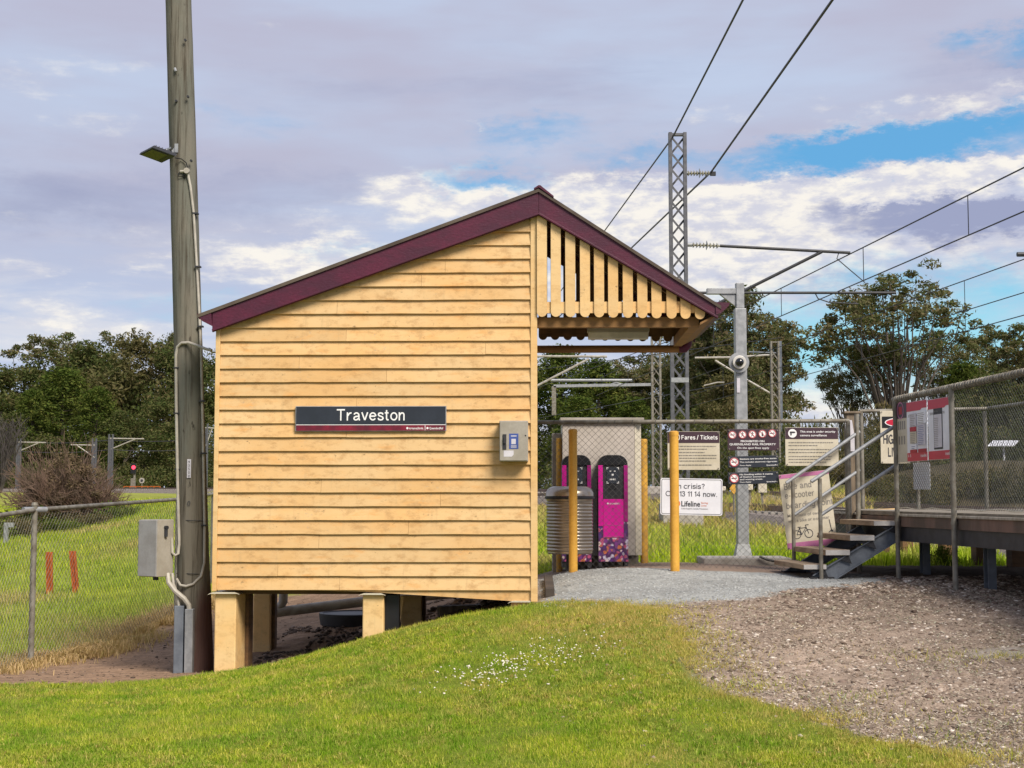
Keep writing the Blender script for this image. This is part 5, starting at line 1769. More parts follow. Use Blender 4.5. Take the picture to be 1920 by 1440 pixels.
def ban(sg, px, py, r, what):
    """round prohibition pictogram: white disc, red ring and slash, dark figure"""
    X, Z, r = sg.X(px), sg.Z(py), r / sg.pw * sg.W
    w = MB().disc((X, -.0040, Z), r, (1, 0, 0), (0, 0, 1), 24)
    d = MB()
    y = -.0046
    if what == 'smoke':
        d.box(X - r * .6, X + r * .35, y, y + .0004, Z - r * .12, Z + r * .1).box(X + r * .42, X + r * .6, y, y + .0004, Z - r * .12, Z + r * .1)
        d.tube([(X + r * .5, y, Z + r * .15), (X + r * .35, y, Z + r * .3), (X + r * .5, y, Z + r * .5)], r * .06, 4)
    elif what == 'bottle':
        d.box(X - r * .2, X + r * .2, y, y + .0004, Z - r * .6, Z + r * .15).box(X - r * .08, X + r * .08, y, y + .0004, Z + r * .16, Z + r * .55)
    else:
        d.disc((X, y, Z + r * .45), r * .16, (1, 0, 0), (0, 0, 1), 10)
        d.bar((X, y, Z + r * .28), (X - r * .05, y, Z - r * .1), r * .2, .0006, (0, 1, 0))
        sgn = 1 if what == 'run' else -1
        d.bar((X - r * .05, y, Z - r * .1), (X + sgn * r * .35, y, Z - r * .6), r * .12, .0006, (0, 1, 0))
        d.bar((X - r * .05, y, Z - r * .1), (X - sgn * r * .35, y, Z - r * .55), r * .12, .0006, (0, 1, 0))
        d.bar((X - r * .4, y, Z + r * .1), (X + r * .4, y, Z + r * .22), r * .1, .0006, (0, 1, 0))
    rd = MB().disc((X, -.0055, Z), r * .98, (1, 0, 0), (0, 0, 1), 24, r0=r * .80)
    k = r * .62
    rd.bar((X - k, -.0056, Z + k), (X + k, -.0056, Z - k), r * .13, .0004, (0, 1, 0))
    return w, d, rd


def icons(sg, lst):
    W_, D_, R_ = MB(), MB(), MB()
    for px, py, r, what in lst:
        for t_, s_ in zip((W_, D_, R_), ban(sg, px, py, r, what)):
            t_.add(s_.v, s_.f)
    o = sg.part('pictogram', W_, M_TEXTW)
    sg.part('figure', D_, M_TEXTD, o)
    sg.part('ban_ring', R_, M_REDSYM, o)


s = Sign('fares_sign', 'cream and plum Fares / Tickets notice on the mesh fence', 1252, 809, 1349, 881)
s.panel('panel', M_CREAMSIGN, 1252, 809, 1349, 881, 0, .010, .002)
s.panel('header_band', M_PLUM, 1252.5, 809.5, 1348.5, 830.5, -.003, .002)
mb = put_strokes(MB(), 'Fares / Tickets', s.X(1278), s.Z(824), .074, fit=s.X(1345) - s.X(1278), w=.12, y=-.0045)
mb.disc((s.X(1268), -.0045, s.Z(820)), .05, (1, 0, 0), (0, 0, 1), 20, r0=.042)
s.part('lettering', mb, M_TEXTW)
mb = MB()
for y_, n_ in ((836, 2), (847.5, 1), (853, 3), (871, 1)):
    small_print(mb, s, 1258, 1344, y_, n_, 5.2, 1.5)
s.part('small_print', mb, M_TEXTG)

s = Sign('prohibition_sign', 'plum sign with five round ban symbols, above two smaller signs', 1364.5, 804.5, 1460.5, 844.5)
s.panel('panel', M_PLUM, 1364.5, 804.5, 1460.5, 844.5, 0, .010, .002)
icons(s, [(1373.5, 815.5, 7.4, 'smoke'), (1392.3, 815, 7.4, 'run'), (1410.7, 814.5, 7.4, 'walk'), (1429.5, 813.5, 7.4, 'bottle'), (1447.8, 812.5, 7.4, 'smoke')])
mb = put_text(MB(), 'PROHIBITED ON', s.X(1411), s.Z(829), .035, fit=s.W * .46, align='C', bold=.016, y=-.0025)
put_text(mb, 'QUEENSLAND RAIL PROPERTY', s.X(1411), s.Z(834.8), .035, fit=s.W * .9, align='C', bold=.016, y=-.0025)
put_text(mb, 'On the spot fines apply', s.X(1412), s.Z(841.5), .035, fit=s.W * .62, align='C', bold=.006, y=-.0025)
s.part('lettering', mb, M_TEXTW)
for nm, lab, y0, y1, lines in (('smoking_sign', 'slate sign reading Stations are smoke-free zones, middle of the stack of three', 856, 877.5, ('Stations are smoke-free zones', 'This includes electronic cigarettes', 'Fines Apply')),
                               ('smoking_sign', 'slate sign reading No Smoking within 4 metres, lowest of the stack of three', 886, 908.5, ('No Smoking within 4 metres', 'of Station entrances', 'and waiting areas.', 'Fines Apply'))):
    s = Sign(nm, lab, 1365.5, y0, 1460, y1, rot=R(-1.5), group='small no smoking signs on the mesh fence')
    s.panel('panel', M_SLATE, 1365.5, y0, 1460, y1, 0, .010, .002)
    icons(s, [(1377, (y0 + y1) / 2, 8.6, 'smoke')])
    mb = MB()
    k = (y1 - y0 - 4) / len(lines)
    for i, ln in enumerate(lines):
        last = i == len(lines) - 1
        put_text(mb, ln, s.X(1387.5), s.Z(y0 + 2 + k * (i + .8)), .026 if not last else .02, fit=min((s.X(1457) - s.X(1387.5)), len(ln) * .0162 * (1 if not last else .8)), bold=.016 if i == 0 else .008, y=-.0025)
    put_text(mb, 'QueenslandRail', s.X(1458), s.Z(y1 - 2.5), .02, fit=s.X(1458) - s.X(1437), align='R', bold=.012, y=-.0025)
    s.part('lettering', mb, M_TEXTW)
s = Sign('surveillance_sign', 'cream and plum camera surveillance notice behind the stair rails', 1473, 801.5, 1571.5, 873.5, Y=FY - .05)
s.panel('panel', M_CREAMSIGN, 1473, 801.5, 1571.5, 873.5, 0, .010, .002)
s.panel('header_band', M_PLUM, 1473.5, 802, 1571, 823, -.003, .002)
mb = put_text(MB(), 'This area is under security', s.X(1500.5), s.Z(811), .036, fit=s.X(1566) - s.X(1500.5), bold=.012, y=-.0045)
put_text(mb, 'camera surveillance', s.X(1500.5), s.Z(818), .036, fit=s.X(1550) - s.X(1500.5), bold=.012, y=-.0045)
mb.disc((s.X(1486.5), -.0044, s.Z(812.5)), s.X(1486.5) - s.X(1478.5), (1, 0, 0), (0, 0, 1), 24)
s.part('lettering', mb, M_TEXTW)
cx_, cz_ = s.X(1486.5), s.Z(812)
s.part('pictogram', MB().box(cx_ - .034, cx_ + .026, -.0062, -.0054, cz_ - .002, cz_ + .02).box(cx_ + .0265, cx_ + .036, -.0062, -.0054, cz_ + .002, cz_ + .016).box(cx_ - .028, cx_ - .01, -.0062, -.0054, cz_ - .03, cz_ - .0025), M_TEXTD)
mb = MB()
for y_, n_ in ((829, 2), (842, 2), (855, 3)):
    small_print(mb, s, 1479, 1562, y_, n_, 5.4, 1.4)
s.part('small_print', mb, M_TEXTG)

s = Sign('crisis_sign', 'white In crisis? helpline sign with rounded corners on the mesh fence', 1238, 896, 1353.5, 965, rot=R(1.0), Y=FY - .07)


def rrect(x0, x1, z0, z1, r, n=5):
    o = []
    for cx_, cz_, a0 in ((x1 - r, z1 - r, 0), (x0 + r, z1 - r, 90), (x0 + r, z0 + r, 180), (x1 - r, z0 + r, 270)):
        o += [(cx_ + r * math.cos(R(a0 + 90 * i / n)), cz_ + r * math.sin(R(a0 + 90 * i / n))) for i in range(n + 1)]
    return o


def slab(loop, y0, y1):
    return MB().prism([(x, y0, z) for x, z in loop], [(x, y1, z) for x, z in loop])


s.part('panel', slab(rrect(0, s.W, 0, s.H, .03), 0, .010), M_WHITE)
o_, i_ = rrect(.012, s.W - .012, .012, s.H - .012, .024), rrect(.018, s.W - .018, .018, s.H - .018, .02)
n = len(o_)
s.part('border', MB().add([(x, -.0015, z) for x, z in o_ + i_], [(k, (k + 1) % n, (k + 1) % n + n, k + n) for k in range(n)]), M_TEXTD)
mb = put_strokes(MB(), 'In crisis?', s.X(1268), s.Z(915.5), .092, fit=s.X(1320) - s.X(1268), w=.095, y=-.002)
put_strokes(mb, 'Call 13 11 14 now.', s.X(1247.5), s.Z(930), .092, fit=s.X(1343) - s.X(1247.5), w=.095, y=-.002)
put_text(mb, 'Lifeline', s.X(1277), s.Z(948.5), .095, fit=s.X(1312) - s.X(1277), bold=.022, y=-.002)
put_text(mb, 'Crisis Support. Suicide Prevention.', s.X(1277), s.Z(954), .026, fit=s.X(1327) - s.X(1277), y=-.002)
s.part('lettering', mb, M_TEXTD)
mb = MB().disc((s.X(1269), -.002, s.Z(943.5)), .042, (1, 0, 0), (0, 0, 1), 24, r0=.028)
mb.disc((s.X(1269), -.002, s.Z(943.5)), .013, (1, 0, 0), (0, 0, 1), 16)
put_text(mb, 'Saving', s.X(1314), s.Z(943), .03, fit=s.X(1326.5) - s.X(1314), bold=.01, y=-.002)
put_text(mb, 'Lives', s.X(1314), s.Z(948), .03, fit=s.X(1324) - s.X(1314), bold=.01, y=-.002)
s.part('logo', mb, M_ORANGE)

s = Sign('boarding_sign', 'leaning faded Bike and e-scooter boarding point banner with pink bands', 1477, 890, 1569, 1031, rot=R(-6.2), Y=FY - .09)
s.panel('panel', M_CREAMSIGN, 1477, 890, 1569, 1031, 0, .010, .003)
s.panel('top_band', M_PINK, 1477.3, 890.3, 1568.7, 897.5, -.003, .002)
s.panel('bottom_band', M_PINK, 1477.3, 1019, 1568.7, 1030.7, -.003, .002)
mb = MB()
u = s.W / 92
for ln, zz, fit in (('Bike and', 112, 50), ('e-scooter', 95.5, 54), ('boarding point', 76, 86)):
    put_strokes(mb, ln, 7 * u, zz * s.H / 141, .108, fit=fit * u, w=.105, y=-.002)
for ln, zz, fit in (('Maximum of two', 60, 60), ('with a bike or e-scooter', 50, 76)):
    put_text(mb, ln, 7 * u, zz * s.H / 141, .058, fit=fit * u, bold=.012, y=-.002)
s.part('lettering', mb, M_TEXTG)
mb = MB()
bx0, bz0, k = 12 * u, 17 * u, u
ring = lambda cx_, cz_, r: mb.disc((cx_, -.002, cz_), r, (1, 0, 0), (0, 0, 1), 24, r0=r - 1.3 * k)
c1x, c2x, cz_ = bx0 + 8 * k, bx0 + 30 * k, bz0 + 8.5 * k
ring(c1x, cz_, 8 * k)
ring(c2x, cz_, 8 * k)
seg = lambda a, b, w=1.2: mb.bar((a[0], -.0024, a[1]), (b[0], -.0024, b[1]), w * k, .0006, (0, 1, 0))
A_, B_, C_, D_ = (c1x, cz_), (c1x + 9 * k, cz_ - .5 * k), (c1x + 6 * k, cz_ + 11 * k), (c1x + 18.5 * k, cz_ + 11.5 * k)
for a_, b_ in ((A_, B_), (A_, C_), (B_, C_), (C_, D_), (B_, D_), (D_, (c2x, cz_)), (D_, (D_[0] - 1 * k, D_[1] + 4.5 * k)), ((D_[0] - 1 * k, D_[1] + 4.5 * k), (D_[0] + 5 * k, D_[1] + 4.5 * k)), ((C_[0] - 3 * k, C_[1] + 2.2 * k), (C_[0] + 3 * k, C_[1] + 2.2 * k)), (C_, (C_[0] - .4 * k, C_[1] + 2 * k))):
    seg(a_, b_)
sx = 57 * u
seg((sx, bz0 + 3 * k), (sx + 19 * k, bz0 + 4 * k), 1.5)
seg((sx + 19 * k, bz0 + 4 * k), (sx + 27 * k, bz0 + 11 * k), 1.4)
seg((sx + 27 * k, bz0 + 11 * k), (sx + 25 * k, bz0 + 30 * k), 1.4)
mb.disc((sx + 1 * k, -.002, bz0 + 1.5 * k), 2 * k, (1, 0, 0), (0, 0, 1), 12)
mb.disc((sx + 28 * k, -.002, bz0 + 9 * k), 2 * k, (1, 0, 0), (0, 0, 1), 12)
s.part('pictogram', mb, M_TEXTD)

# ------------------------------------------------------------------ timber deck and its stairs
UX, VX = Vector((.995, .103, 0)), Vector((-.103, .995, 0))
DC = Vector((4.56, 17.0, 0))
Wd_ = lambda u, v, z=0.0: DC + UX * u + VX * v + Vector((0, 0, z))


def DK(px, py, u):
    """photo pixel on the plane u = const of the deck -> (v, z)"""
    r = ray(px, py)
    o = DC + UX * u
    t = (o - Vector((0, 0, EYE))).dot(UX) / r.dot(UX)
    p = Vector((0, 0, EYE)) + r * t - o
    return p.dot(VX), p.z


ZD = DK(1687, 958.5, 0)[1]
ZW = DK(1687, 968, 0)[1]
ZR = DK(1687, 987, 0)[1]
ZK = DK(1687, 1014.5, 0)[1]
V0_, V1_ = -8.5, 3.2
dk = Thing('platform', 'raised station platform with a rust stained edge on steel legs', 'platform', tuple(Wd_(1.2, -2, 0)))
ubar = lambda mb, u0, u1, v0, v1, z0, z1: mb.obox(Wd_((u0 + u1) / 2, (v0 + v1) / 2, (z0 + z1) / 2), UX * (u1 - u0) / 2, VX * (v1 - v0) / 2, Vector((0, 0, (z1 - z0) / 2)))
dk.part('deck', ubar(MB(), .0, 3.2, V0_, V1_, ZW + .01, ZD - .002), M_CONCDARK)
mb = ubar(MB(), -.03, .14, V0_, -.02, ZW + .0, ZD - .03)
ubar(mb, -.03, .14, 1.45, V1_, ZW + .0, ZD - .03)
dk.part('edge_strip', mb, M_DECKEDGE, bev=.006)
dk.part('edge_beam', ubar(MB(), -.012, .2, V0_, V1_ - .01, ZR, ZW - .001), M_DECKRUST)
dk.part('steel_beam', ubar(MB(), .01, .13, V0_, V1_ - .02, ZK, ZR - .001), M_DARKSTEEL)
dk.part('steel_beam', ubar(MB(), 2.6, 2.72, V0_, V1_ - .02, ZK, ZW), M_DARKSTEEL)
for px, py0, uu in ((1735, 1075, .55), (1857, 1098, .35), (1775, 1072, 2.3), (1838, 1070, 2.4), (1905, 1080, 2.5), (1990, 1100, .4), (1655, 1068, 1.6), (1700, 1072, 2.6)):
    v_, z_ = DK(px, py0, uu)
    p = Wd_(uu, v_)
    z0_ = gz(p.x, p.y) - .15
    mb = MB()
    if uu < 1:
        for w0_, w1_, d0_, d1_ in ((-.045, .045, -.06, -.048), (-.045, .045, .048, .06), (-.005, .005, -.047, .047)):
            mb.obox(Wd_(uu + (w0_ + w1_) / 2, v_ + (d0_ + d1_) / 2, (z0_ + ZK + .06) / 2), UX * (w1_ - w0_) / 2, VX * (d1_ - d0_) / 2, Vector((0, 0, (ZK + .06 - z0_) / 2)))
        dk.part('steel_leg', mb, M_BLUESTEEL)
    else:
        dk.part('timber_leg', ubar(mb, uu - .09, uu + .09, v_ - .09, v_ + .09, z0_, ZW), M_WOODDARK)
dk.part('cross_beam', ubar(ubar(ubar(MB(), .14, 2.9, -6.0, -5.85, ZK + .02, ZR), .14, 2.9, -2.2, -2.05, ZK + .02, ZR), .14, 2.9, .6, .75, ZK + .02, ZR), M_DARKSTEEL)

# edge fence of the platform
e0 = DK(1684, 745, -.03)
zr = DK(1800, 726, -.03)[1]
pf = Thing('platform_fence', 'chain link fence with a wire wrapped top rail along the near platform edge', 'fence', tuple(Wd_(-.03, -1, ZD)))
zr0, zr1 = DK(1686, 748, -.03)[1], DK(1919, 698, -.03)
sl = (zr1[1] - zr0) / (zr1[0] - 0)
RZv = lambda v: zr0 + sl * v
pf.part('top_rail', MB().tube([Wd_(-.03, .04, RZv(.04)), Wd_(-.03, V0_, RZv(V0_))], .033, 12), M_GALVDULL, smooth=True)
mb = MB()
pts = []
for i in range(int(8.4 / .0085)):
    v_ = -.03 - i * .0085
    a_ = i * math.pi / 4
    pts.append(Wd_(-.03 + .037 * math.cos(a_), v_, RZv(v_) + .037 * math.sin(a_)))
pf.part('lacing_wire', MB().tube(pts, .0055, 4), M_GALVDULL)
for px in (1684, 1790.5):
    v_ = DK(px, 900, -.03)[0]
    p = Wd_(-.05, v_)
    m_ = .030 if px > 1700 else .028
    po = pf.part('post', MB().tube([Wd_(-.05, v_, gz(p.x, p.y) - .2), Wd_(-.05, v_, RZv(v_) + .02)], m_, 12), M_GALVDULL, smooth=True)
    mb = MB()
    for zz in (ZR + .07, RZv(v_) - .12):
        mb.tube([Wd_(-.05, v_, zz - .014), Wd_(-.05, v_, zz + .014)], m_ + .006, 12)
    pf.part('clamp', mb, M_GALVDULL, po)
for v_ in (-4.0, -6.6):
    p = Wd_(-.05, v_)
    pf.part('post', MB().tube([Wd_(-.05, v_, gz(p.x, p.y) - .2), Wd_(-.05, v_, RZv(v_))], .030, 12), M_GALVDULL, smooth=True)
pf.part('wire_mesh', chain(MB(), lambda s_, u_: Wd_(-.02, -s_ - .02, ZD + .03 + u_), 8.4, RZv(-3) - ZD - .04, .055, .0022), M_MESHDARK, fix=False)
mb = MB()
mb.tube([Wd_(-.02, -.02 - .25 * i, ZD + .035 + .012 * math.sin(i * 1.9)) for i in range(26)], .006, 5)
pf.part('bottom_wire', mb, M_CREAMSIGN)

# far cross fence at the end of the platform
t0, t1 = P(1612, 771, 20.3), P(1851, 766, 20.3)
ef = Thing('end_fence', 'chain link fence across the far end of the platform', 'fence', (t0.x, 20.3, ZD))
ef.part('top_rail', MB().tube([t0, t1], .026, 10), M_GALVDULL, smooth=True)
for x in (t0.x + .02, (t0.x + t1.x) / 2 - .1, t1.x - .04):
    ef.part('post', MB().tube([(x, 20.3, ZD - .1), (x, 20.3, t0.z)], .028, 10), M_GALVDULL, smooth=True)
ef.part('wire_mesh', chain(MB(), lambda s_, u_: Vector((t0.x + s_, 20.3, ZD + .02 + u_)), t1.x - t0.x, t0.z - ZD - .04, .05, .0024), M_MESHDARK, fix=False)
# back fence along the track side
b0 = Vector((t1.x, 20.3, 0))
bf = Thing('track_fence', 'chain link fence along the far side of the platform beside the tracks', 'fence', (b0.x, 20.3, ZD))
bend = lambda s_: b0 - VX * s_
bf.part('top_rail', MB().tube([bend(.05) + Vector((0, 0, t1.z)), bend(9) + Vector((0, 0, t1.z))], .026, 10), M_GALVDULL, smooth=True)
for s_ in (3, 6, 8.8):
    bf.part('post', MB().tube([bend(s_) + Vector((0, 0, .5)), bend(s_) + Vector((0, 0, t1.z))], .028, 10), M_GALVDULL, smooth=True)
bf.part('wire_mesh', chain(MB(), lambda s_, u_: bend(s_ + .06) + Vector((0, 0, ZD + .02 + u_)), 8.7, t1.z - ZD - .04, .05, .0024), M_MESHDARK, fix=False)

# stairs
st = Thing('staircase', 'open timber stairs with steel stringers and pipe handrails up to the platform', 'stairs', tuple(Wd_(-.6, .5, .03)))
near_v = .03
SW = 1.22
tops = []
for i, (pl, pr_, pt, pbm) in enumerate(((1507, 1550, 1058.5, 1068), (1548, 1594, 1031, 1041.5), (1594, 1640, 1003.5, 1014), (1638.5, 1681, 976.5, 986))):
    def on_near(px, py):
        r = ray(px, py)
        o = DC + VX * near_v
        t_ = (o - Vector((0, 0, EYE))).dot(VX) / r.dot(VX)
        q_ = Vector((0, 0, EYE)) + r * t_ - o
        return q_.dot(UX), q_.z
    u0, z1_ = on_near(pl, pt)
    u1, _ = on_near(pr_, pt)
    z0_ = on_near(pl, pbm)[1]
    tops.append((u0, u1, z0_, z1_))
    tr = st.part('tread', ubar(MB(), u0, u1, near_v + .012, near_v + SW, z0_, z1_), M_TREAD, bev=.006)
    st.part('tread_end', ubar(MB(), u0 + .003, u1 - .003, near_v, near_v + .0115, z0_ + .003, z1_ - .003), M_TREADEND, tr)
    st.part('tread_bracket', MB().prism([Wd_(u0 + .05, near_v + .03, z0_ - .002), Wd_(u1 - .01, near_v + .03, z0_ - .002), Wd_(u1 + .03, near_v + .03, z0_ - .10)], [Wd_(u0 + .05, near_v + .05, z0_ - .002), Wd_(u1 - .01, near_v + .05, z0_ - .002), Wd_(u1 + .03, near_v + .05, z0_ - .10)]), M_DARKSTEEL, tr)
sa, sb = on_near(1536, 1085), on_near(1677, 1000)
for v_ in (near_v + .07, near_v + SW - .07):
    a_, b_ = Wd_(sa[0] - .02, v_, sa[1] - .04), Wd_(-.02, v_, sb[1] + (0.0))
    mb = MB().bar(a_, b_, .012, .17)
    up = (b_ - a_).cross(VX).normalized()
    for sgn in (-1, 1):
        o = up * .085 * sgn
        mb.bar(a_ + o - VX * .02, b_ + o - VX * .02, .05, .011)
    st.part('stringer', mb, M_BLUESTEEL)
    st.part('base_plate', ubar(MB(), sa[0] - .1, sa[0] + .18, v_ - .08, v_ + .06, gz(*Wd_(sa[0], v_).xy) - .02, gz(*Wd_(sa[0], v_).xy) + .02), M_DARKSTEEL)


def rail(v_, top, mid, post_px, tag_):
    o = DC + VX * v_

    def on(px, py):
        r = ray(px, py)
        t_ = (o - Vector((0, 0, EYE))).dot(VX) / r.dot(VX)
        return Vector((0, 0, EYE)) + r * t_
    mb = MB()
    st.part('handrail', MB().tube([on(*top[0]), on(*top[1])], .023, 10), M_GALV, smooth=True)
    st.part('mid_rail', MB().tube([on(*mid[0]), on(*mid[1])], .021, 10), M_GALV, smooth=True)
    a_ = on(*post_px[0])
    b_ = on(*post_px[1])
    st.part('rail_post', MB().tube([(a_.x, a_.y, a_.z), (a_.x, a_.y, b_.z)], .024, 10), M_GALVDULL, smooth=True)


rail(near_v - .03, ((1521, 903), (1684, 795)), ((1540, 965), (1682, 871)), ((1537, 897), (1537, 1086)), 'near')
rail(near_v + SW + .03, ((1474, 906), (1612, 809)), ((1490, 965), (1612, 881)), ((1486.5, 900), (1486.5, 1052)), 'far')
o = DC + VX * (near_v + SW + .03)
r = ray(1606, 776)
t_ = (o - Vector((0, 0, EYE))).dot(VX) / r.dot(VX)
tp = Vector((0, 0, EYE)) + r * t_
st.part('rail_post', MB().tube([(tp.x, tp.y, 0), tuple(tp)], .03, 10), M_GALVDULL, smooth=True)
# low yellow pipe kerb on the deck
a_, b_ = P(1626, 958, 19.6), P(1682, 956, 19.6)
mb = MB()
for x in (a_.x, (a_.x + b_.x) / 2, b_.x):
    mb.box(x - .015, x + .015, 19.58, 19.62, ZD - .1, a_.z - .02)
mb.tube([a_, b_], .02, 8)
solo('kerb_rail', 'low pale pipe kerb on the platform behind the stairs', 'rail', mb, M_TRIM)

# ------------------------------------------------------------------ notices tied to the platform fence


class DeckSign(Thing):
    """flat notice in the plane of the platform fence; local x towards the camera along the fence, z up"""
    def __init__(self, name, label, x0, x1, ytop0, ybot0, u=-.035, cat='sign', group=None):
        self.u = u
        va, vb = DK(x0, 800, u)[0], DK(x1, 800, u)[0]
        zt, zb_ = DK(x0, ytop0, u)[1], DK(x0, ybot0, u)[1]
        a = Wd_(u, va, zb_)
        super().__init__(name, label, cat, a, math.atan2(-VX.y, -VX.x), group, True)
        self.va, self.W, self.H, self.zb = va, va - vb, zt - zb_, zb_

    def X(self, px):
        return self.va - DK(px, 800, self.u)[0]

    def Z(self, px, py):
        return DK(px, py, self.u)[1] - self.zb

    def bx(self, x0, z0, x1, z1, d0, d1):
        return MB().box(x0, x1, d0, d1, z0, z1)


s = DeckSign('notice_board', 'cream notice with a plum header and round red emblem on the platform fence', 1678.5, 1700.5, 757, 868)
s.part('panel', s.bx(0, 0, s.W, s.H, 0, .012), M_CREAMSIGN, bev=.002)
hz = s.Z(1679, 786)
s.part('header', s.bx(.002, hz, s.W - .002, s.H - .002, -.004, -.001), M_PLUM)
cx_, cz_ = s.W / 2, (hz + s.H) / 2
em = s.part('emblem', MB().disc((cx_, -.0055, cz_), min(s.W * .42, .1), (1, 0, 0), (0, 0, 1), 28, r0=min(s.W * .35, .085)), M_PINK)
s.part('emblem_print', MB().box(cx_ - .05, cx_ + .05, -.0062, -.005, cz_ - .045, cz_ + .045), M_REDSYM, em)
mb = MB()
for zf, n_ in ((.55, 5), (.30, 4)):
    for i in range(n_):
        x = s.W * (.08 + .86 * i / n_)
        mb.box(x, x + s.W * .10, -.0022, -.0008, s.H * zf, s.H * (zf + .14))
s.part('faded_lettering', mb, M_TEXTG)
ps = []
for lab, x0, x1, yt, yb in (('red and white poster with clipped paper leaflets, left of the pair on the fence', 1700.5, 1738.3, 755, 866), ('red and white poster with a tall timetable strip, right of the pair', 1740.5, 1786, 750, 863)):
    s = DeckSign('poster', lab, x0, x1, yt, yb, u=-.045, cat='poster', group='red and white posters on the platform fence')
    s.part('sheet', s.bx(0, 0, s.W, s.H, 0, .006), M_WHITE)
    s.part('foot_band', s.bx(.003, .003, s.W - .003, s.H * .145, -.003, -.0008), M_POSTER)
    zt = s.H - .003
    s.part('head_band', slab([(.003, zt - .105), (s.W * .68, zt - .105), (s.W * .76, zt - .085), (s.W - .003, zt - .085), (s.W - .003, zt), (.003, zt)], -.003, -.0008), M_POSTER)
    mb = put_text(MB(), 'translink', s.W - .02, .045, .05, align='R', bold=.01, y=-.0042)
    if x0 < 1710:
        put_text(mb, 'A  B', .03, .05, .05, y=-.0042)
    s.part('logo', mb, M_TEXTW)
    s.part('lettering', put_text(MB(), 'SERVICE INFORMATION', .05, zt - .17, .04, fit=s.W * .62, bold=.01, y=-.0022), M_TEXTG)
    if x0 > 1720:
        a_, b_ = s.W * .24, s.W * .60
        tt = s.part('timetable', s.bx(a_, s.H * .17, b_, s.H * .84, -.004, -.0012), M_DARKSTEEL)
        s.part('timetable_print', s.bx(a_ + .012, s.H * .20, b_ - .012, s.H * .74, -.0055, -.0042), M_PAPER, tt)
        mb = MB()
        for i in range(16):
            for j in range(4):
                mb.box(a_ + .02 + j * .028, a_ + .038 + j * .028, -.0066, -.0057, s.H * (.22 + .03 * i), s.H * (.22 + .03 * i) + .008)
        put_text(mb, 'bus times', a_ + .02, s.H * .78, .03, y=-.0050)
        s.part('timetable_rows', mb, M_TEXTG, tt)
    else:
        for a_, b_, c_, d_, m_ in ((.18, .50, .58, .80, M_PAPER), (.18, .48, .50, .575, M_REDSYM), (.18, .50, .30, .495, M_CREAMSIGN), (.55, .97, .62, .82, M_WHITE), (.55, .93, .26, .61, M_PAPER), (.22, .5, .20, .29, M_WHITE), (.18, .5, .145, .195, M_REDSYM), (.58, .96, .145, .2, M_REDSYM)):
            lf_ = s.part('leaflet', s.bx(s.W * a_, s.H * c_, s.W * b_, s.H * d_, -.010, -.0035), m_)
            if m_ in (M_PAPER, M_WHITE, M_CREAMSIGN):
                mb = MB()
                k = max(1, int((d_ - c_) / .03))
                for i in range(k):
                    mb.box(s.W * (a_ + .04), s.W * (b_ - random.uniform(.04, .12)), -.0118, -.0105, s.H * (c_ + .012 + .03 * i), s.H * (c_ + .02 + .03 * i))
                s.part('leaflet_print', mb, M_TEXTG if random.random() < .6 else M_BLUELAB, lf_)
# sheet of paper tied inside the mesh below the posters
s = DeckSign('paper_sheet', 'plain white paper tied inside the mesh below the posters', 1710.5, 1741.5, 868, 918, u=.015, cat='paper')
s.part('sheet', s.bx(0, 0, s.W, s.H, 0, .003), M_WHITE)
# high voltage sign on the far fence
s = Sign('voltage_sign', 'cream HIGH LIVE warning sign with a red and black head at the stair top', 1652, 778, 1704, 869, Y=20.22)
s.panel('panel', M_CREAMSIGN, 1652, 770, 1704, 869, 0, .010, .002)
s.panel('header_band', M_BLACK, 1655, 781, 1702, 802.5, -.003, .002)
mb = MB()
cx_, cz_ = s.X(1680), s.Z(792)
a_, b_ = s.X(1702) - s.X(1682), .062
mb.poly([(cx_ + a_ * math.copysign(abs(math.cos(t)) ** 1.4, math.cos(t)), -.0050, cz_ + b_ * math.copysign(abs(math.sin(t)) ** 1.0, math.sin(t))) for t in [2 * math.pi * i / 28 for i in range(28)]])
s.part('warning_outline', mb, M_TEXTW)
a_, b_ = a_ * .90, b_ * .8
s.part('warning_oval', MB().poly([(cx_ + a_ * math.copysign(abs(math.cos(t)) ** 1.4, math.cos(t)), -.0062, cz_ + b_ * math.sin(t)) for t in [2 * math.pi * i / 28 for i in range(28)]]), M_POSTER)
mb = put_strokes(MB(), 'HIGH', s.X(1657), s.Z(832), .175, fit=s.X(1682) - s.X(1657), w=.12, y=-.003)
put_strokes(mb, 'LIVE', s.X(1665), s.Z(856), .175, fit=s.X(1688) - s.X(1665), w=.12, y=-.003)
s.part('lettering', mb, M_TEXTD)
# ------------------------------------------------------------------ tracks, masts and overhead wires


def track_pts(off):
    c = [(12.6, -20), (10.6, 12), (8.1, 36), (6.3, 54), (2.5, 74), (-6, 100), (-21, 130), (-48, 172), (-84, 215), (-140, 270)]
    o = []
    for i in range(len(c) - 1):
        for k in range(12):
            t = k / 12
            p0, p1, p2, p3 = [Vector(c[min(max(j, 0), len(c) - 1)]) for j in (i - 1, i, i + 1, i + 2)]
            o.append(.5 * ((2 * p1) + (p2 - p0) * t + (2 * p0 - 5 * p1 + 4 * p2 - p3) * t * t + (3 * p1 - p0 - 3 * p2 + p3) * t ** 3))
    q_ = []
    for i, p in enumerate(o):
        d = (o[min(i + 1, len(o) - 1)] - o[max(i - 1, 0)]).normalized()
        q_.append((p + Vector((d.y, -d.x)) * off, d))
    return q_


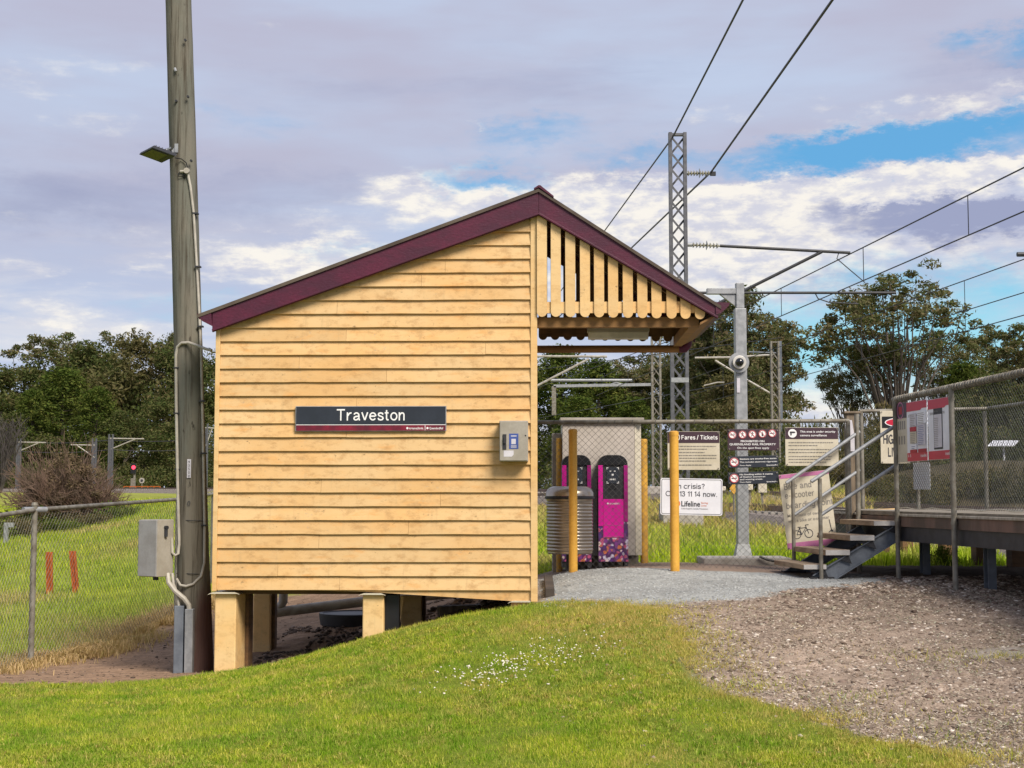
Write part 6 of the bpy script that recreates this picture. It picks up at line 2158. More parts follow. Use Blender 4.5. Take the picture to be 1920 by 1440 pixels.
for off, lab in ((0, 'near railway track curving away to the left behind the hut'), (4.8, 'far railway track curving away to the left beyond the near one')):
    pts = track_pts(off)
    zt = lambda p: gz(p.x, p.y) + .42
    th = Thing('railway_track', lab, 'railway track', (pts[14][0].x, pts[14][0].y, zt(pts[14][0])), group='railway tracks behind the platform')
    mb = MB()
    for (p, d), (p2, d2) in zip(pts[:-1], pts[1:]):
        s, s2 = Vector((d.y, -d.x)), Vector((d2.y, -d2.x))
        z, z2 = zt(p), zt(p2)
        L = [(p + s * w).to_3d() + Vector((0, 0, z + h)) for w, h in ((-2.3, -.6), (-1.5, -.03), (1.5, -.03), (2.3, -.6))]
        L2 = [(p2 + s2 * w).to_3d() + Vector((0, 0, z2 + h)) for w, h in ((-2.3, -.6), (-1.5, -.03), (1.5, -.03), (2.3, -.6))]
        mb.prism(L, L2)
    th.part('ballast_bed', mb, M_BALLAST)
    for sg_ in (-1, 1):
        mb = MB()
        for (p, d), (p2, d2) in zip(pts[:-1], pts[1:]):
            s, s2 = Vector((d.y, -d.x)), Vector((d2.y, -d2.x))
            mb.bar((p + s * .534 * sg_).to_3d() + Vector((0, 0, zt(p) + .10)), (p2 + s2 * .534 * sg_).to_3d() + Vector((0, 0, zt(p2) + .10)), .07, .15)
        th.part('rail', mb, M_RAIL)
    mb = MB()
    acc = 0
    for (p, d), (p2, d2) in zip(pts[:-1], pts[1:]):
        L = (p2 - p).length
        while acc < L:
            q_ = p.lerp(p2, acc / L)
            mb.obox((q_.x, q_.y, zt(q_) - .02), (d.y * 1.0, -d.x * 1.0, 0), (d.x * .12, d.y * .12, 0), (0, 0, .04))
            acc += .7
        acc -= L
    th.part('sleeper', mb, M_SLEEPER)


def lattice(mb, x, y, z0, z1, w, dpt, chord, pitch):
    for sx in (-1, 1):
        mb.box(x + sx * w / 2 - chord / 2, x + sx * w / 2 + chord / 2, y - dpt / 2, y + dpt / 2, z0, z1)
    z = z0 + .1
    k = 0
    while z < z1 - pitch:
        for s in (1, -1):
            yy = y + s * dpt * .4
            mb.bar((x - s * (w / 2 - chord * .2), yy, z), (x + s * (w / 2 - chord * .2), yy, z + pitch), .05, .012, (0, 1, 0))
        z += pitch
        k += 1
    mb.box(x - w / 2, x + w / 2, y - dpt * .38, y + dpt * .38, z1 - .08, z1 - .02)
    return mb


def insulator(th, a, b, r=.075, n=7, parent=None):
    a, b = Vector(a), Vector(b)
    mb = MB().tube([a, b], r * .35, 8)
    for i in range(n):
        c = a.lerp(b, (i + .8) / (n + .6))
        d = (b - a).normalized() * .018
        mb.tube([c - d, c + d], [r * (1.7 if i == n // 2 else 1.0), r * .6], 12)
    return th.part('insulator', mb, M_PORC, parent, smooth=False)


# the tall lattice mast behind the kiosk
Y = 36.0
t = P(1270, 249, Y)
zg = gz(t.x, Y)
mt = Thing('lattice_mast', 'tall lattice overhead line mast with two insulators behind the hut roof', 'mast', (t.x, Y, zg), group='overhead line masts')
mt.part('lattice', lattice(MB(), t.x, Y, zg - .3, t.z, .37, .16, .085, .42), M_MAST)
mt.part('footing', MB().box(t.x - .5, t.x + .5, Y - .5, Y + .5, zg - .3, zg + .6), M_CONC, bev=.03)
mt.part('cross_plate', MB().box(t.x - .22, t.x + .22, Y - .09, Y - .083, P(1270, 713, Y).z - .06, P(1270, 713, Y).z + .06), M_GALV)
a, b = P(1287, 325, Y), P(1333, 325, Y)
mt.part('bracket', MB().tube([P(1283, 325, Y), P(1292, 325, Y)], .05, 8).tube([P(1283, 459, Y), P(1298, 459, Y)], .05, 8), M_GALV)
insulator(mt, a, b, .075, 8)
mt.part('clamp', MB().box(b.x - .02, b.x + .12, Y - .04, Y + .04, b.z - .06, b.z + .04), M_DARKSTEEL)
a, b, c = P(1288, 459, Y), P(1350, 461, Y), P(1594, 474, Y)
insulator(mt, a + (b - a) * .12, b, .075, 8)
mt.part('cantilever', MB().tube([b, c], .038, 8), M_DARKSTEEL, smooth=True)
mt.part('strut', MB().tube([P(1541, 472, Y), P(1405, 540, Y), P(1300, 592, Y)], .04, 8), M_DARKSTEEL, smooth=True)
a, b = P(1392, 549, Y), P(1680, 549, Y)
mt.part('registration_arm', MB().tube([P(1290, 549, Y), b], .034, 8).tube([P(1528, 549, Y), P(1534, 560, Y), P(1555, 567, Y), P(1610, 570, Y), P(1600, 566, Y)], .016, 6), M_DARKSTEEL, smooth=True)
mt.part('stay_wire', MB().tube([P(1573, 473, Y), P(1569, 485, Y), P(1590, 503, Y), P(1622, 530, Y)], .014, 5), M_LINE)

# second lattice mast with a portal arm
Y = 72.0
x = P(1231, 800, Y).x
zg = gz(x, Y)
mt = Thing('lattice_mast', 'slim far lattice mast holding a long arm to the left, seen under the verandah', 'mast', (x, Y, zg), group='overhead line masts')
mt.part('lattice', lattice(MB(), x, Y, zg - .3, P(1231, 600, Y).z, .40, .3, .10, .5), M_GALVDULL)
a, b = P(1038, 724, Y), P(1224, 721, Y)
mt.part('portal_beam', MB().bar(a, b, .2, .14), M_GALV)
mt.part('arm', MB().tube([P(1033, 713, Y), P(1185, 713, Y)], .07, 8).tube([P(1140, 722, Y), P(1155, 717, Y), P(1165, 720, Y)], .03, 5), M_GALV)
mt.part('drop_post', MB().box(a.x - .09, a.x + .12, Y - .1, Y + .1, P(1027, 778, Y).z, a.z), M_GALVDULL)
mt.part('footing', MB().box(x - .7, x + .9, Y - .6, Y + .6, zg - .4, P(1231, 912, Y).z), M_CONC, bev=.04)

# mast hidden behind the hut: only its arm reaches into view
Y = 60.0
x = P(972, 700, Y).x
zg = gz(x, Y)
mt = Thing('line_mast', 'steel mast behind the hut with its cantilever arm showing under the verandah', 'mast', (x, Y, zg), group='overhead line masts')
mt.part('lattice', lattice(MB(), x, Y, zg - .3, P(972, 640, Y).z, .36, .3, .09, .5), M_GALVDULL)
mt.part('cantilever', MB().tube([P(975, 668, Y), P(1138, 668.5, Y)], .05, 8), M_PVCGREY)
mt.part('strut', MB().tube([P(975, 740, Y), P(1104, 673, Y)], .05, 8), M_PVCGREY)

# twin post mast right of the camera post
Y = 80.0
x = P(1453, 700, Y).x
zg = gz(x, Y)
mt = Thing('line_mast', 'thin twin legged mast right of the camera post with an arm to the left', 'mast', (x, Y, zg), group='overhead line masts')
mt.part('lattice', lattice(MB(), x, Y, zg - .3, P(1453, 640, Y).z, .40, .3, .09, .55), M_GALVDULL)
mt.part('cantilever', MB().tube([P(1303, 671, Y), P(1375, 670, Y), P(1436, 666, Y), P(1450, 666, Y)], .06, 8), M_PVCGREY)
mt.part('strut', MB().tube([P(1341, 676, Y), P(1400, 712, Y), P(1452, 742, Y)], .06, 8), M_PVCGREY)
mt.part('wire_arm', MB().tube([P(1320, 723, Y), P(1345, 717, Y), P(1358, 717, Y)], .04, 6), M_PVCGREY)
Y = 92.0
for px, lab in ((1463, 'thin dark steel post close beside the twin legged mast'),):
    x = P(px, 700, Y).x
    zg = gz(x, Y)
    mt = Thing('line_mast', lab, 'mast', (x, Y, zg), group='overhead line masts')
    mt.part('post', MB().box(x - .1, x + .1, Y - .1, Y + .1, zg - .3, P(px, 640, Y).z), M_BLUESTEEL)
    mt.part('arm', MB().tube([(x, Y, P(px, 662, Y).z), (x - 2.0, Y, P(px, 660, Y).z)], .05, 6), M_BLUESTEEL)
# the arm that reaches in at the right edge
Y = 30.0
p = P(1907, 477, Y)
x = p.x + 3.6
zg = gz(x, Y)
mt = Thing('line_mast', 'steel mast out of view on the right whose arm tip enters at the edge', 'mast', (x, Y, zg), group='overhead line masts')
mt.part('post', MB().box(x - .15, x + .15, Y - .15, Y + .15, zg - .3, 9.5), M_GALV)
mt.part('cantilever', MB().tube([p, (x, Y, p.z)], .05, 8), M_DARKSTEEL)
# far masts across the field
Y = 195.0
for px, top, a0, a1, ay, sy, lab in ((36, 822, 30, 86, 829, 846, 'far steel mast with arms to the right, leftmost over the field'), (177.5, 822, 133, 178, 834, 858, 'far steel mast above the brown bush with its arm to the left'), (208.5, 814, 203, 270, 822, 842, 'far steel mast with arms reaching right, near the red signal'), (386, 795, 380, 402, 802, 836, 'far steel mast between the timber pole and the hut')):
    c = P(px, top, Y)
    zg = gz(c.x, Y)
    mt = Thing('line_mast', lab, 'mast', (c.x, Y, zg), group='overhead line masts')
    mt.part('post', MB().box(c.x - .34, c.x - .15, Y - .15, Y + .15, zg - .3, c.z).box(c.x + .15, c.x + .34, Y - .15, Y + .15, zg - .3, c.z).box(c.x - .15, c.x + .15, Y - .05, Y + .05, zg, c.z - .5), M_MAST)
    mt.part('cantilever', MB().tube([P(a0, ay, Y), P(a1, ay + 1, Y)], .10, 6), M_PVCGREY)
    far_end = a1 if abs(a1 - px) > abs(a0 - px) else a0
    mt.part('strut', MB().tube([P(px, sy, Y), P(px + (far_end - px) * .75, ay + 1, Y)], .085, 6), M_PVCGREY)

# wires
LW = lambda X0, z, y: Vector((X0 - .103 * (y - 36), y, z))


def span(th, name, pts, r, sag=0.0, n=14):
    o = []
    for a, b in zip(pts[:-1], pts[1:]):
        for i in range(n):
            t_ = i / n
            p = a.lerp(b, t_)
            p.z -= sag * 4 * t_ * (1 - t_)
            o.append(p)
    o.append(pts[-1])
    return th.part(name, MB().tube(o, r, 5), M_LINE), o


def catenary(lab, Xm, zm, zc, ya, yb, drops):
    a, b = LW(Xm, zm, ya), LW(Xm, zm, yb)
    th = Thing('overhead_line', lab, 'overhead wire', tuple(LW(Xm, zc, 36)), group='overhead lines above the tracks')
    span(th, 'messenger_wire', [a, LW(Xm, zm, 36), b], .016)
    span(th, 'contact_wire', [LW(Xm, zc, ya), LW(Xm, zc, 36), LW(Xm, zc, yb)], .015)
    for y in drops:
        th.part('dropper', MB().tube([LW(Xm, zm, y), LW(Xm, zc, y)], .010, 4), M_LINE)


m = P(1572, 487, 36)
zA = m.z
zB = P(1920, 408, 26.4).z
catenary('nearest overhead line with droppers, over the near track', m.x, zA, zB, 8, 74, [17, 22.2, 28.2, 34.2, 41.0, 49, 57, 65])
pc, pe = P(1920, 486, 36.8), P(1920, 590, 36.8)
Xc = pc.x + .103 * (36.8 - 36)
catenary('second overhead line with droppers, lower at the right edge', Xc, pc.z, pe.z, 14, 84, [24, 32, 40.5, 49, 58.5, 68])
th = Thing('feeder_wire', 'single thin wire between the two wires of the far overhead line', 'overhead wire', tuple(P(1920, 540, 36.8)))
span(th, 'wire', [LW(Xc + .35, P(1920, 540, 36.8).z, 12), LW(Xc + .35, P(1920, 540, 36.8).z, 84)], .015)
th = Thing('feeder_wire', 'thick black wire rising steeply through the upper mast insulator', 'overhead wire', tuple(P(1335, 325, 36)))
q0, q1, q2 = P(1561, 0, 23.6), P(1334, 322, 36), P(1186, 463, 48.5)
span(th, 'wire', [q0 + (q0 - q1) * 1.2, q0, q1, q2, q2 + (q2 - q1) * 2.6], .026, .0)
th = Thing('feeder_wire', 'thin grey wire rising steeply past the top of the tall mast', 'overhead wire', tuple(P(1268, 247, 36)))
q0, q1, q2 = P(1393, 0, 25.8), P(1261, 258, 36), P(1135, 431, 50)
span(th, 'wire', [q0 + (q0 - q1) * 1.2, q0, q1, q2, q2 + (q2 - q1) * 2.4], .022)
for lab, pa, pb_, ya, yb in (('faint wire crossing low behind the verandah pipe', (1005, 694), (1300, 655), 75, 60), ('faint wire sloping behind the verandah opening', (1005, 728), (1225, 650), 90, 66), ('faint low wire sloping above the kiosk roof', (1005, 785), (1225, 745), 120, 76)):
    a, b = P(*pa, ya), P(*pb_, yb)
    th = Thing('feeder_wire', lab, 'overhead wire', tuple(a))
    span(th, 'wire', [a + (a - b) * .8, a, b, b + (b - a) * .4], .018)
th = Thing('feeder_wire', 'faint far wires strung between the far masts over the field', 'overhead wire', tuple(P(200, 832, 195)))
for z_ in (828, 846):
    span(th, 'wire', [P(-60, z_ + 2, 195), P(36, z_, 195), P(208, z_ - 3, 195), P(386, z_ - 6, 195), P(460, z_ - 6, 195)], .05, .3)

# signal beside the far track
Y = 188.0
c = P(252, 925, Y)
sg_ = Thing('railway_signal', 'black railway signal showing a red light beyond the field', 'signal', tuple(c))
sg_.part('post', MB().tube([c, P(252, 872, Y)], .16, 8), M_GALVDULL)
h_ = P(251, 875, Y)
hd = sg_.part('head', MB().box(h_.x - .32, h_.x + .32, Y - .35, Y - .1, h_.z - .9, h_.z + .45), M_BLACK)
M_REDLAMP = mat('lit red signal lamp', (1.0, 0.05, 0.10), None, 0.4, 4, emit=1.6, fine=0)
sg_.part('lamp', MB().disc((h_.x + .05, Y - .36, h_.z - .1), .26, (1, 0, 0), (0, 0, 1), 16), M_REDLAMP, hd)
sg_.part('lower_head', MB().box(h_.x - .3, h_.x + .28, Y - .3, Y - .1, h_.z - 2.7, h_.z - 1.5), M_GALVDULL)
mb = MB()
a, b = P(232, 923, Y - 1), P(300, 923, Y - 1)
for i in range(7):
    x = a.x + (b.x - a.x) * i / 6
    mb.box(x - .06, x + .06, Y - 1.06, Y - .94, a.z - .3, P(232, 912, Y).z)
mb.box(a.x, b.x, Y - 1.07, Y - .93, P(232, 913, Y).z, P(232, 911.5, Y).z).box(a.x, b.x, Y - 1.07, Y - .93, P(232, 918, Y).z, P(232, 917, Y).z)
solo('guard_rail', 'low rusty guard railing beneath the red signal', 'railing', mb, M_RUST)
c = P(266, 901, Y)
rs_ = Thing('round_sign', 'small round white sign on a thin post right of the red signal', 'sign', (c.x, Y, P(266, 920, Y).z))
rs_.part('disc', MB().disc((c.x, Y, c.z), .36, (1, 0, 0), (0, 0, 1), 20, t=.05), M_PVCGREY)
rs_.part('centre', MB().disc((c.x, Y - .06, c.z), .17, (1, 0, 0), (0, 0, 1), 16, t=.03), M_DARKSTEEL)
rs_.part('post', MB().tube([(c.x, Y + .05, c.z - .36), (c.x, Y + .05, P(266, 920, Y).z)], .06, 6), M_GALVDULL)

# rusty rail stumps in the field
for px, pxt, top, bot, lab in ((94, 92.5, 1035, 1112, 'left of the two rusty steel stubs standing in the field'), (144, 136, 1033, 1109, 'right of the two rusty steel stubs, leaning left in the field')):
    Y = 25.0
    a, b = P(px, bot, Y), P(pxt, top, Y)
    a.z = min(a.z, gz(a.x, Y)) - .1
    mb = MB()
    d = (b - a)
    sx = Vector((.055, 0, 0))
    for off_, w_, dpt in ((Vector((-.035, 0, 0)), .020, .12), (Vector((.035, 0, 0)), .030, .06), (Vector((0, 0, 0)), .05, .018)):
        mb.obox((a + b) / 2 + off_, (w_ / 2 if off_.x else .0245, 0, 0), (0, dpt / 2, 0), d / 2)
    solo('rail_stub', lab, 'steel post', mb, M_RUST, group='rusty rail stubs in the field')
c = P(12, 1026, 38)
tp = P(12, 980, 38)
solo('field_post', 'thin pale post far out in the field at the left edge', 'post', MB().box(tp.x - .05, tp.x + .05, 37.95, 38.05, gz(tp.x, 38) - .1, tp.z).box(tp.x + .05, tp.x + .2, 37.97, 38.03, tp.z - .12, tp.z), M_GALV)

# things between the tracks seen past the fence
c = P(1376, 916, 40)
dm = Thing('trackside_marker', 'small orange diamond marker seen past the camera post', 'sign', (c.x, 40, gz(c.x, 40)))
dm.part('plate', MB().prism([(c.x - .12, 40, c.z), (c.x, 40, c.z - .16), (c.x + .12, 40, c.z), (c.x, 40, c.z + .16)], [(c.x - .12, 40.02, c.z), (c.x, 40.02, c.z - .16), (c.x + .12, 40.02, c.z), (c.x, 40.02, c.z + .16)]), M_YELLOW)
dm.part('post', MB().tube([(c.x, 40.05, gz(c.x, 40) - .1), (c.x, 40.05, c.z)], .03, 6), M_GALVDULL)
for px0, px1, y0, y1, Y, lab in ((1400, 1412, 908, 919, 44, 'small white board just right of the camera post under the signs'), (1422, 1438, 905, 924, 48, 'pale grey cabinet on a post behind the lowest smoking sign'), (1340, 1361, 912, 920, 52, 'pale box beside the right edge of the crisis sign')):
    a, b = P(px0, y1, Y), P(px1, y0, Y)
    tb = Thing('trackside_board', lab, 'board', ((a.x + b.x) / 2, Y, gz(a.x, Y)), group='pale boards beside the track')
    tb.part('panel', MB().box(a.x, b.x, Y, Y + .1, a.z, b.z), M_CREAMSIGN, bev=.02)
    tb.part('post', MB().box((a.x + b.x) / 2 - .04, (a.x + b.x) / 2 + .04, Y + .101, Y + .18, gz(a.x, Y) - .1, b.z - .05), M_GALVDULL)
# little solar panel on the bank
Y = 62.0
a, b, c_, d_ = P(1852, 837, Y), P(1901, 837, Y), P(1911, 827, Y + .8), P(1861, 827, Y + .8)
so = Thing('solar_panel', 'small tilted pale panel on a thin stem on the bank behind the platform', 'solar panel', (P(1884, 866, Y + .4).x, Y + .4, gz(P(1884, 866, Y + .4).x, Y + .4)))
n_ = (b - a).cross(d_ - a).normalized() * .03
so.part('panel', MB().prism([a, b, c_, d_], [p + n_ for p in (a, b, c_, d_)]), M_WHITE)
p = (a + c_) / 2
so.part('stem', MB().tube([(p.x, p.y, gz(p.x, p.y) - .3), (p.x, p.y, p.z - .02)], .05, 8), M_WHITE)

# ------------------------------------------------------------------ trees


def leaf_cloud(centres, radii, per, size, droop=0.5, flat=.75):
    """many leaf cards spread through ellipsoid clumps"""
    V_, n_tot = [], 0
    C = np.repeat(np.array(centres), per, 0)
    Rr = np.repeat(np.array(radii), per)
    n = len(C)
    d = rng.normal(0, 1, (n, 3))
    d /= np.linalg.norm(d, axis=1, keepdims=True)
    rad = rng.random(n) ** .45
    p = C + d * (rad * Rr)[:, None] * np.array([1, 1, flat])
    a = rng.normal(0, 1, (n, 3))
    a[:, 2] -= droop
    a /= np.linalg.norm(a, axis=1, keepdims=True)
    b = np.cross(a, rng.normal(0, 1, (n, 3)))
    b /= np.linalg.norm(b, axis=1, keepdims=True) + 1e-9
    L = size * rng.uniform(.6, 1.5, n)[:, None]
    w = L * rng.uniform(.28, .5, n)[:, None]
    v = np.stack([p - a * L / 2, p + b * w / 2, p + a * L / 2, p - b * w / 2], 1).reshape(-1, 3)
    return v, n


def tree_meshes(kind, seed):
    """(trunk mesh, crown mesh) of a tree about 10 units tall, base at the origin"""
    rnd = random.Random(seed)
    mb = MB()
    C, Rr = [], []

    def limb(p, d, L, r, depth, maxd, spread, up):
        pts, q_ = [p.copy()], p.copy()
        n = 4
        rs = [r]
        for i in range(n):
            d = (d + Vector((rnd.gauss(0, .13), rnd.gauss(0, .13), up * .12))).normalized()
            q_ = q_ + d * L / n
            pts.append(q_.copy())
            rs.append(r * (1 - .55 * (i + 1) / n))
        mb.tube(pts, rs, 6 if depth < 2 else 4, False)
        if depth >= maxd:
            C.append(tuple(q_))
            Rr.append(rnd.uniform(.75, 1.2))
            if rnd.random() < .5:
                C.append(tuple(pts[-2]))
                Rr.append(rnd.uniform(.5, .85))
            return
        for k in range(rnd.choice((2, 3, 3))):
            a = rnd.uniform(0, 2 * math.pi)
            dd = (d + Vector((math.cos(a), math.sin(a), rnd.uniform(-.1, .35))) * spread).normalized()
            limb(pts[-1 if k < 2 else -2], dd, L * rnd.uniform(.55, .78), rs[-1] * .8, depth + 1, maxd, spread, up)

    def stem(c, r, z_fork, wob=.35):
        """thin limb that leaves the foot of the tree, forks low and runs up into a clump"""
        c = Vector(c)
        f = Vector((c.x * .16, c.y * .16, z_fork))
        m = f.lerp(c, .5) + Vector((rnd.gauss(0, wob) * .5 - c.x * .10, rnd.gauss(0, wob) * .5 - c.y * .10, .25))
        e = f.lerp(c, .8) + Vector((rnd.gauss(0, wob) * .4, rnd.gauss(0, wob) * .4, .1))
        mb.tube([f * .0, f * .55, f, m, e, c], [r * 1.6, r * 1.3, r, r * .72, r * .5, r * .22], 5, False)

    if kind in ('gum', 'gumtall'):       # open crowns: bare stems below, drooping sprays held at the tips
        n, cz, rz, rx = (60, 7.5, 2.4, 2.5) if kind == 'gum' else (70, 6.2, 3.9, 2.2)
        for k in range(n):
            while True:
                p = Vector((rnd.uniform(-1, 1), rnd.uniform(-1, 1), rnd.uniform(-1, 1)))
                if .35 < p.length < 1.0:
                    break
            tap = 1.0 if p.z > -.2 else .75
            c = (p.x * rx * tap, p.y * rx * tap, cz + p.z * rz)
            if kind == 'gum' and c[2] < 6.2 and rnd.random() < .62:
                continue
            C.append(c)
            Rr.append(rnd.uniform(.40, .76))
            if k % 2 == 0 or kind == 'gum':
                stem(c, rnd.uniform(.03, .05), min(c[2] * .45, rnd.uniform(1.2, 3.2)))
            for _ in range(2):
                C.append((c[0] + rnd.gauss(0, .45), c[1] + rnd.gauss(0, .45), c[2] + rnd.gauss(-.1, .35)))
                Rr.append(rnd.uniform(.22, .45))
        mb.tube([(0, 0, 0), (.03, 0, 1.4), (0, .04, 3.0), (.05, 0, 5.0)], [.17, .13, .09, .04], 7, False)
        per, size = (95, .155) if kind == 'gum' else (120, .17)
    elif kind == 'dense':        # broad forest crown down to the ground
        limb(Vector((0, 0, 0)), Vector((0, 0, 1)), 3.6, .26, 0, 2, .7, .4)
        for i in range(46):
            t = rnd.random()
            h_ = 1.0 + 8.4 * t
            rr = (3.1 * math.sin(min(1, (t * .92 + .14)) * math.pi) ** .7 + .35)
            a = rnd.uniform(0, 2 * math.pi)
            q_ = rnd.random() ** .5
            C.append((rr * q_ * math.cos(a), rr * q_ * math.sin(a), h_))
            Rr.append(rnd.uniform(.7, 1.35))
        per, size = 210, .24
    elif kind == 'pine':         # conical hoop pine with tiers of tufts
        mb.tube([(0, 0, 0), (0, 0, 9.8)], [.2, .03], 6)
        for i in range(70):
            t = (i / 70) ** .9
            h_ = 1.2 + 8.6 * t
            rr = 2.5 * (1 - t) ** .65 + .18
            a = i * 2.4 + rnd.uniform(-.4, .4)
            e = Vector((rr * math.cos(a), rr * math.sin(a), h_ + .35))
            mb.tube([(0, 0, h_ - .1), tuple(e)], [.045, .012], 4, False)
            for f in (1.0, .62):
                C.append((e.x * f, e.y * f, h_ + .3 * f))
                Rr.append(rnd.uniform(.42, .75))
        per, size = 90, .21
    elif kind == 'bush':
        for i in range(16):
            a = rnd.uniform(0, 2 * math.pi)
            q_ = rnd.random() ** .5 * 4.2
            C.append((q_ * math.cos(a), q_ * math.sin(a), rnd.uniform(.8, 3.2) * (1.2 - q_ / 7)))
            Rr.append(rnd.uniform(1.1, 2.0))
            mb.tube([(0, 0, 0), (C[-1][0] * .8, C[-1][1] * .8, C[-1][2])], [.12, .03], 4, False)
        per, size = 300, .30
    v, n = leaf_cloud(C, Rr, per, size, .6 if kind.startswith('gum') else .25)
    lm = {'gum': M_LEAF_EUC, 'gumtall': M_LEAF_EUC, 'dense': M_LEAF_DENSE, 'pine': M_LEAF_PINE, 'bush': M_LEAF_BROWN}[kind]
    crown = np_mesh('crown', v, np.arange(4 * n), np.full(n, 4), lm)
    trunk = mesh_of('trunk', mb, M_BARKMID if kind.startswith('gum') else M_BARKDARK, fix=False, smooth=True)
    top = v[:, 2].max()
    wid = (np.percentile(v[:, 0], 97) - np.percentile(v[:, 0], 3))
    return trunk, crown, top, wid


PROTO = {}
NAMES = {'gum': ('gum_tree', 'tree'), 'gumtall': ('gum_tree', 'tree'), 'dense': ('broadleaf_tree', 'tree'), 'pine': ('pine_tree', 'tree'), 'bush': ('bush', 'bush')}
GROUPS = {'gum': 'gum trees behind the station', 'gumtall': 'gum trees behind the station', 'dense': 'dark broadleaf trees of the wood', 'pine': 'pines of the wood', 'bush': 'low bushes behind the station'}


def plant(kind, seed, px, top, Y, width=None, label='', crown_mat=None, base=None):
    key = (kind, seed)
    if key not in PROTO:
        PROTO[key] = tree_meshes(kind, seed)
    tr, cr, tz, wd = PROTO[key]
    t = P(px, top, Y)
    zg = gz(t.x, Y) - .2 if base is None else base
    s = (t.z - zg) / tz
    sx = s if width is None else width / FPX * Y / wd
    nm, cat = NAMES[kind]
    o = bpy.data.objects.new(nm, None)
    COL.objects.link(o)
    o.location = (t.x, Y, zg)
    o.scale = (sx, sx, s)
    o.rotation_euler = (0, 0, random.uniform(0, 6.28))
    tag(o, label, cat, GROUPS[kind])
    c = link('crown', cr, o)
    link('trunk' if kind != 'bush' else 'stems', tr, o)
    if crown_mat:
        c.material_slots[0].link = 'OBJECT'
        c.material_slots[0].material = crown_mat
    return o


# left wood
for a in [
    ('dense', 2, 2, 676, 200, 170, 'dark tree at the left edge with a flat top level with its neighbours'),
    ('gumtall', 3, 100, 618, 212, 150, 'open topped gum rising tallest at the left of the wood'),
    ('dense', 4, 62, 655, 206, 150, 'dark tree just left of the open topped gum'),
    ('dense', 1, 170, 632, 204, 170, 'rounded dark tree right of the open topped gum'),
    ('dense', 5, 262, 613, 200, 190, 'broad tall brown green tree left of the timber pole'),
    ('gumtall', 6, 215, 622, 216, 120, 'thin gum peeping above the broad tree'),
    ('dense', 2, 318, 636, 196, 150, 'dark tree directly behind the timber pole'),
    ('gumtall', 7, 330, 622, 208, 120, 'gum with an open crown behind the timber pole'),
    ('dense', 4, 398, 650, 198, 160, 'dark tree between the timber pole and the hut'),
    ('pine', 8, 118, 684, 168, 150, 'mid green pine in front of the wood at left'),
    ('pine', 9, 182, 722, 160, 110, 'smaller mid green pine right of the larger one'),
    ('pine', 9, 62, 726, 163, 90, 'small green pine left of the larger one'),
    ('dense', 1, 232, 766, 158, 110, 'low dark tree under the broad tall tree'),
    ('dense', 2, 300, 742, 160, 130, 'low dark tree left of the pole at the wood edge'),
    ('dense', 4, 368, 756, 158, 130, 'low dark tree by the pole foot line of the wood edge'),
    ('dense', 5, 20, 768, 160, 120, 'low dark tree at the left edge behind the brown bush'),
]:
    k, sd, px, tp, Y, w, lab = a
    Y = Y + 55
    cm = None
    if lab.startswith('broad tall'):
        cm = M_LEAF_BROWN
    plant(k, sd, px, tp, Y, w, lab, cm)
for i, (px, tp, w, lab) in enumerate(((-20, 862, 120, 'low brown scrub at the far left foot of the wood'), (60, 858, 110, 'low scrub behind the leftmost far mast'), (150, 862, 110, 'low scrub behind the brown bush'), (240, 868, 110, 'low scrub behind the red signal'), (315, 866, 110, 'low scrub at the wood foot left of the pole'), (400, 866, 130, 'low scrub at the wood foot by the hut corner'))):
    plant('bush', 20, px, tp, 208, w, lab, M_LEAF_DENSE)

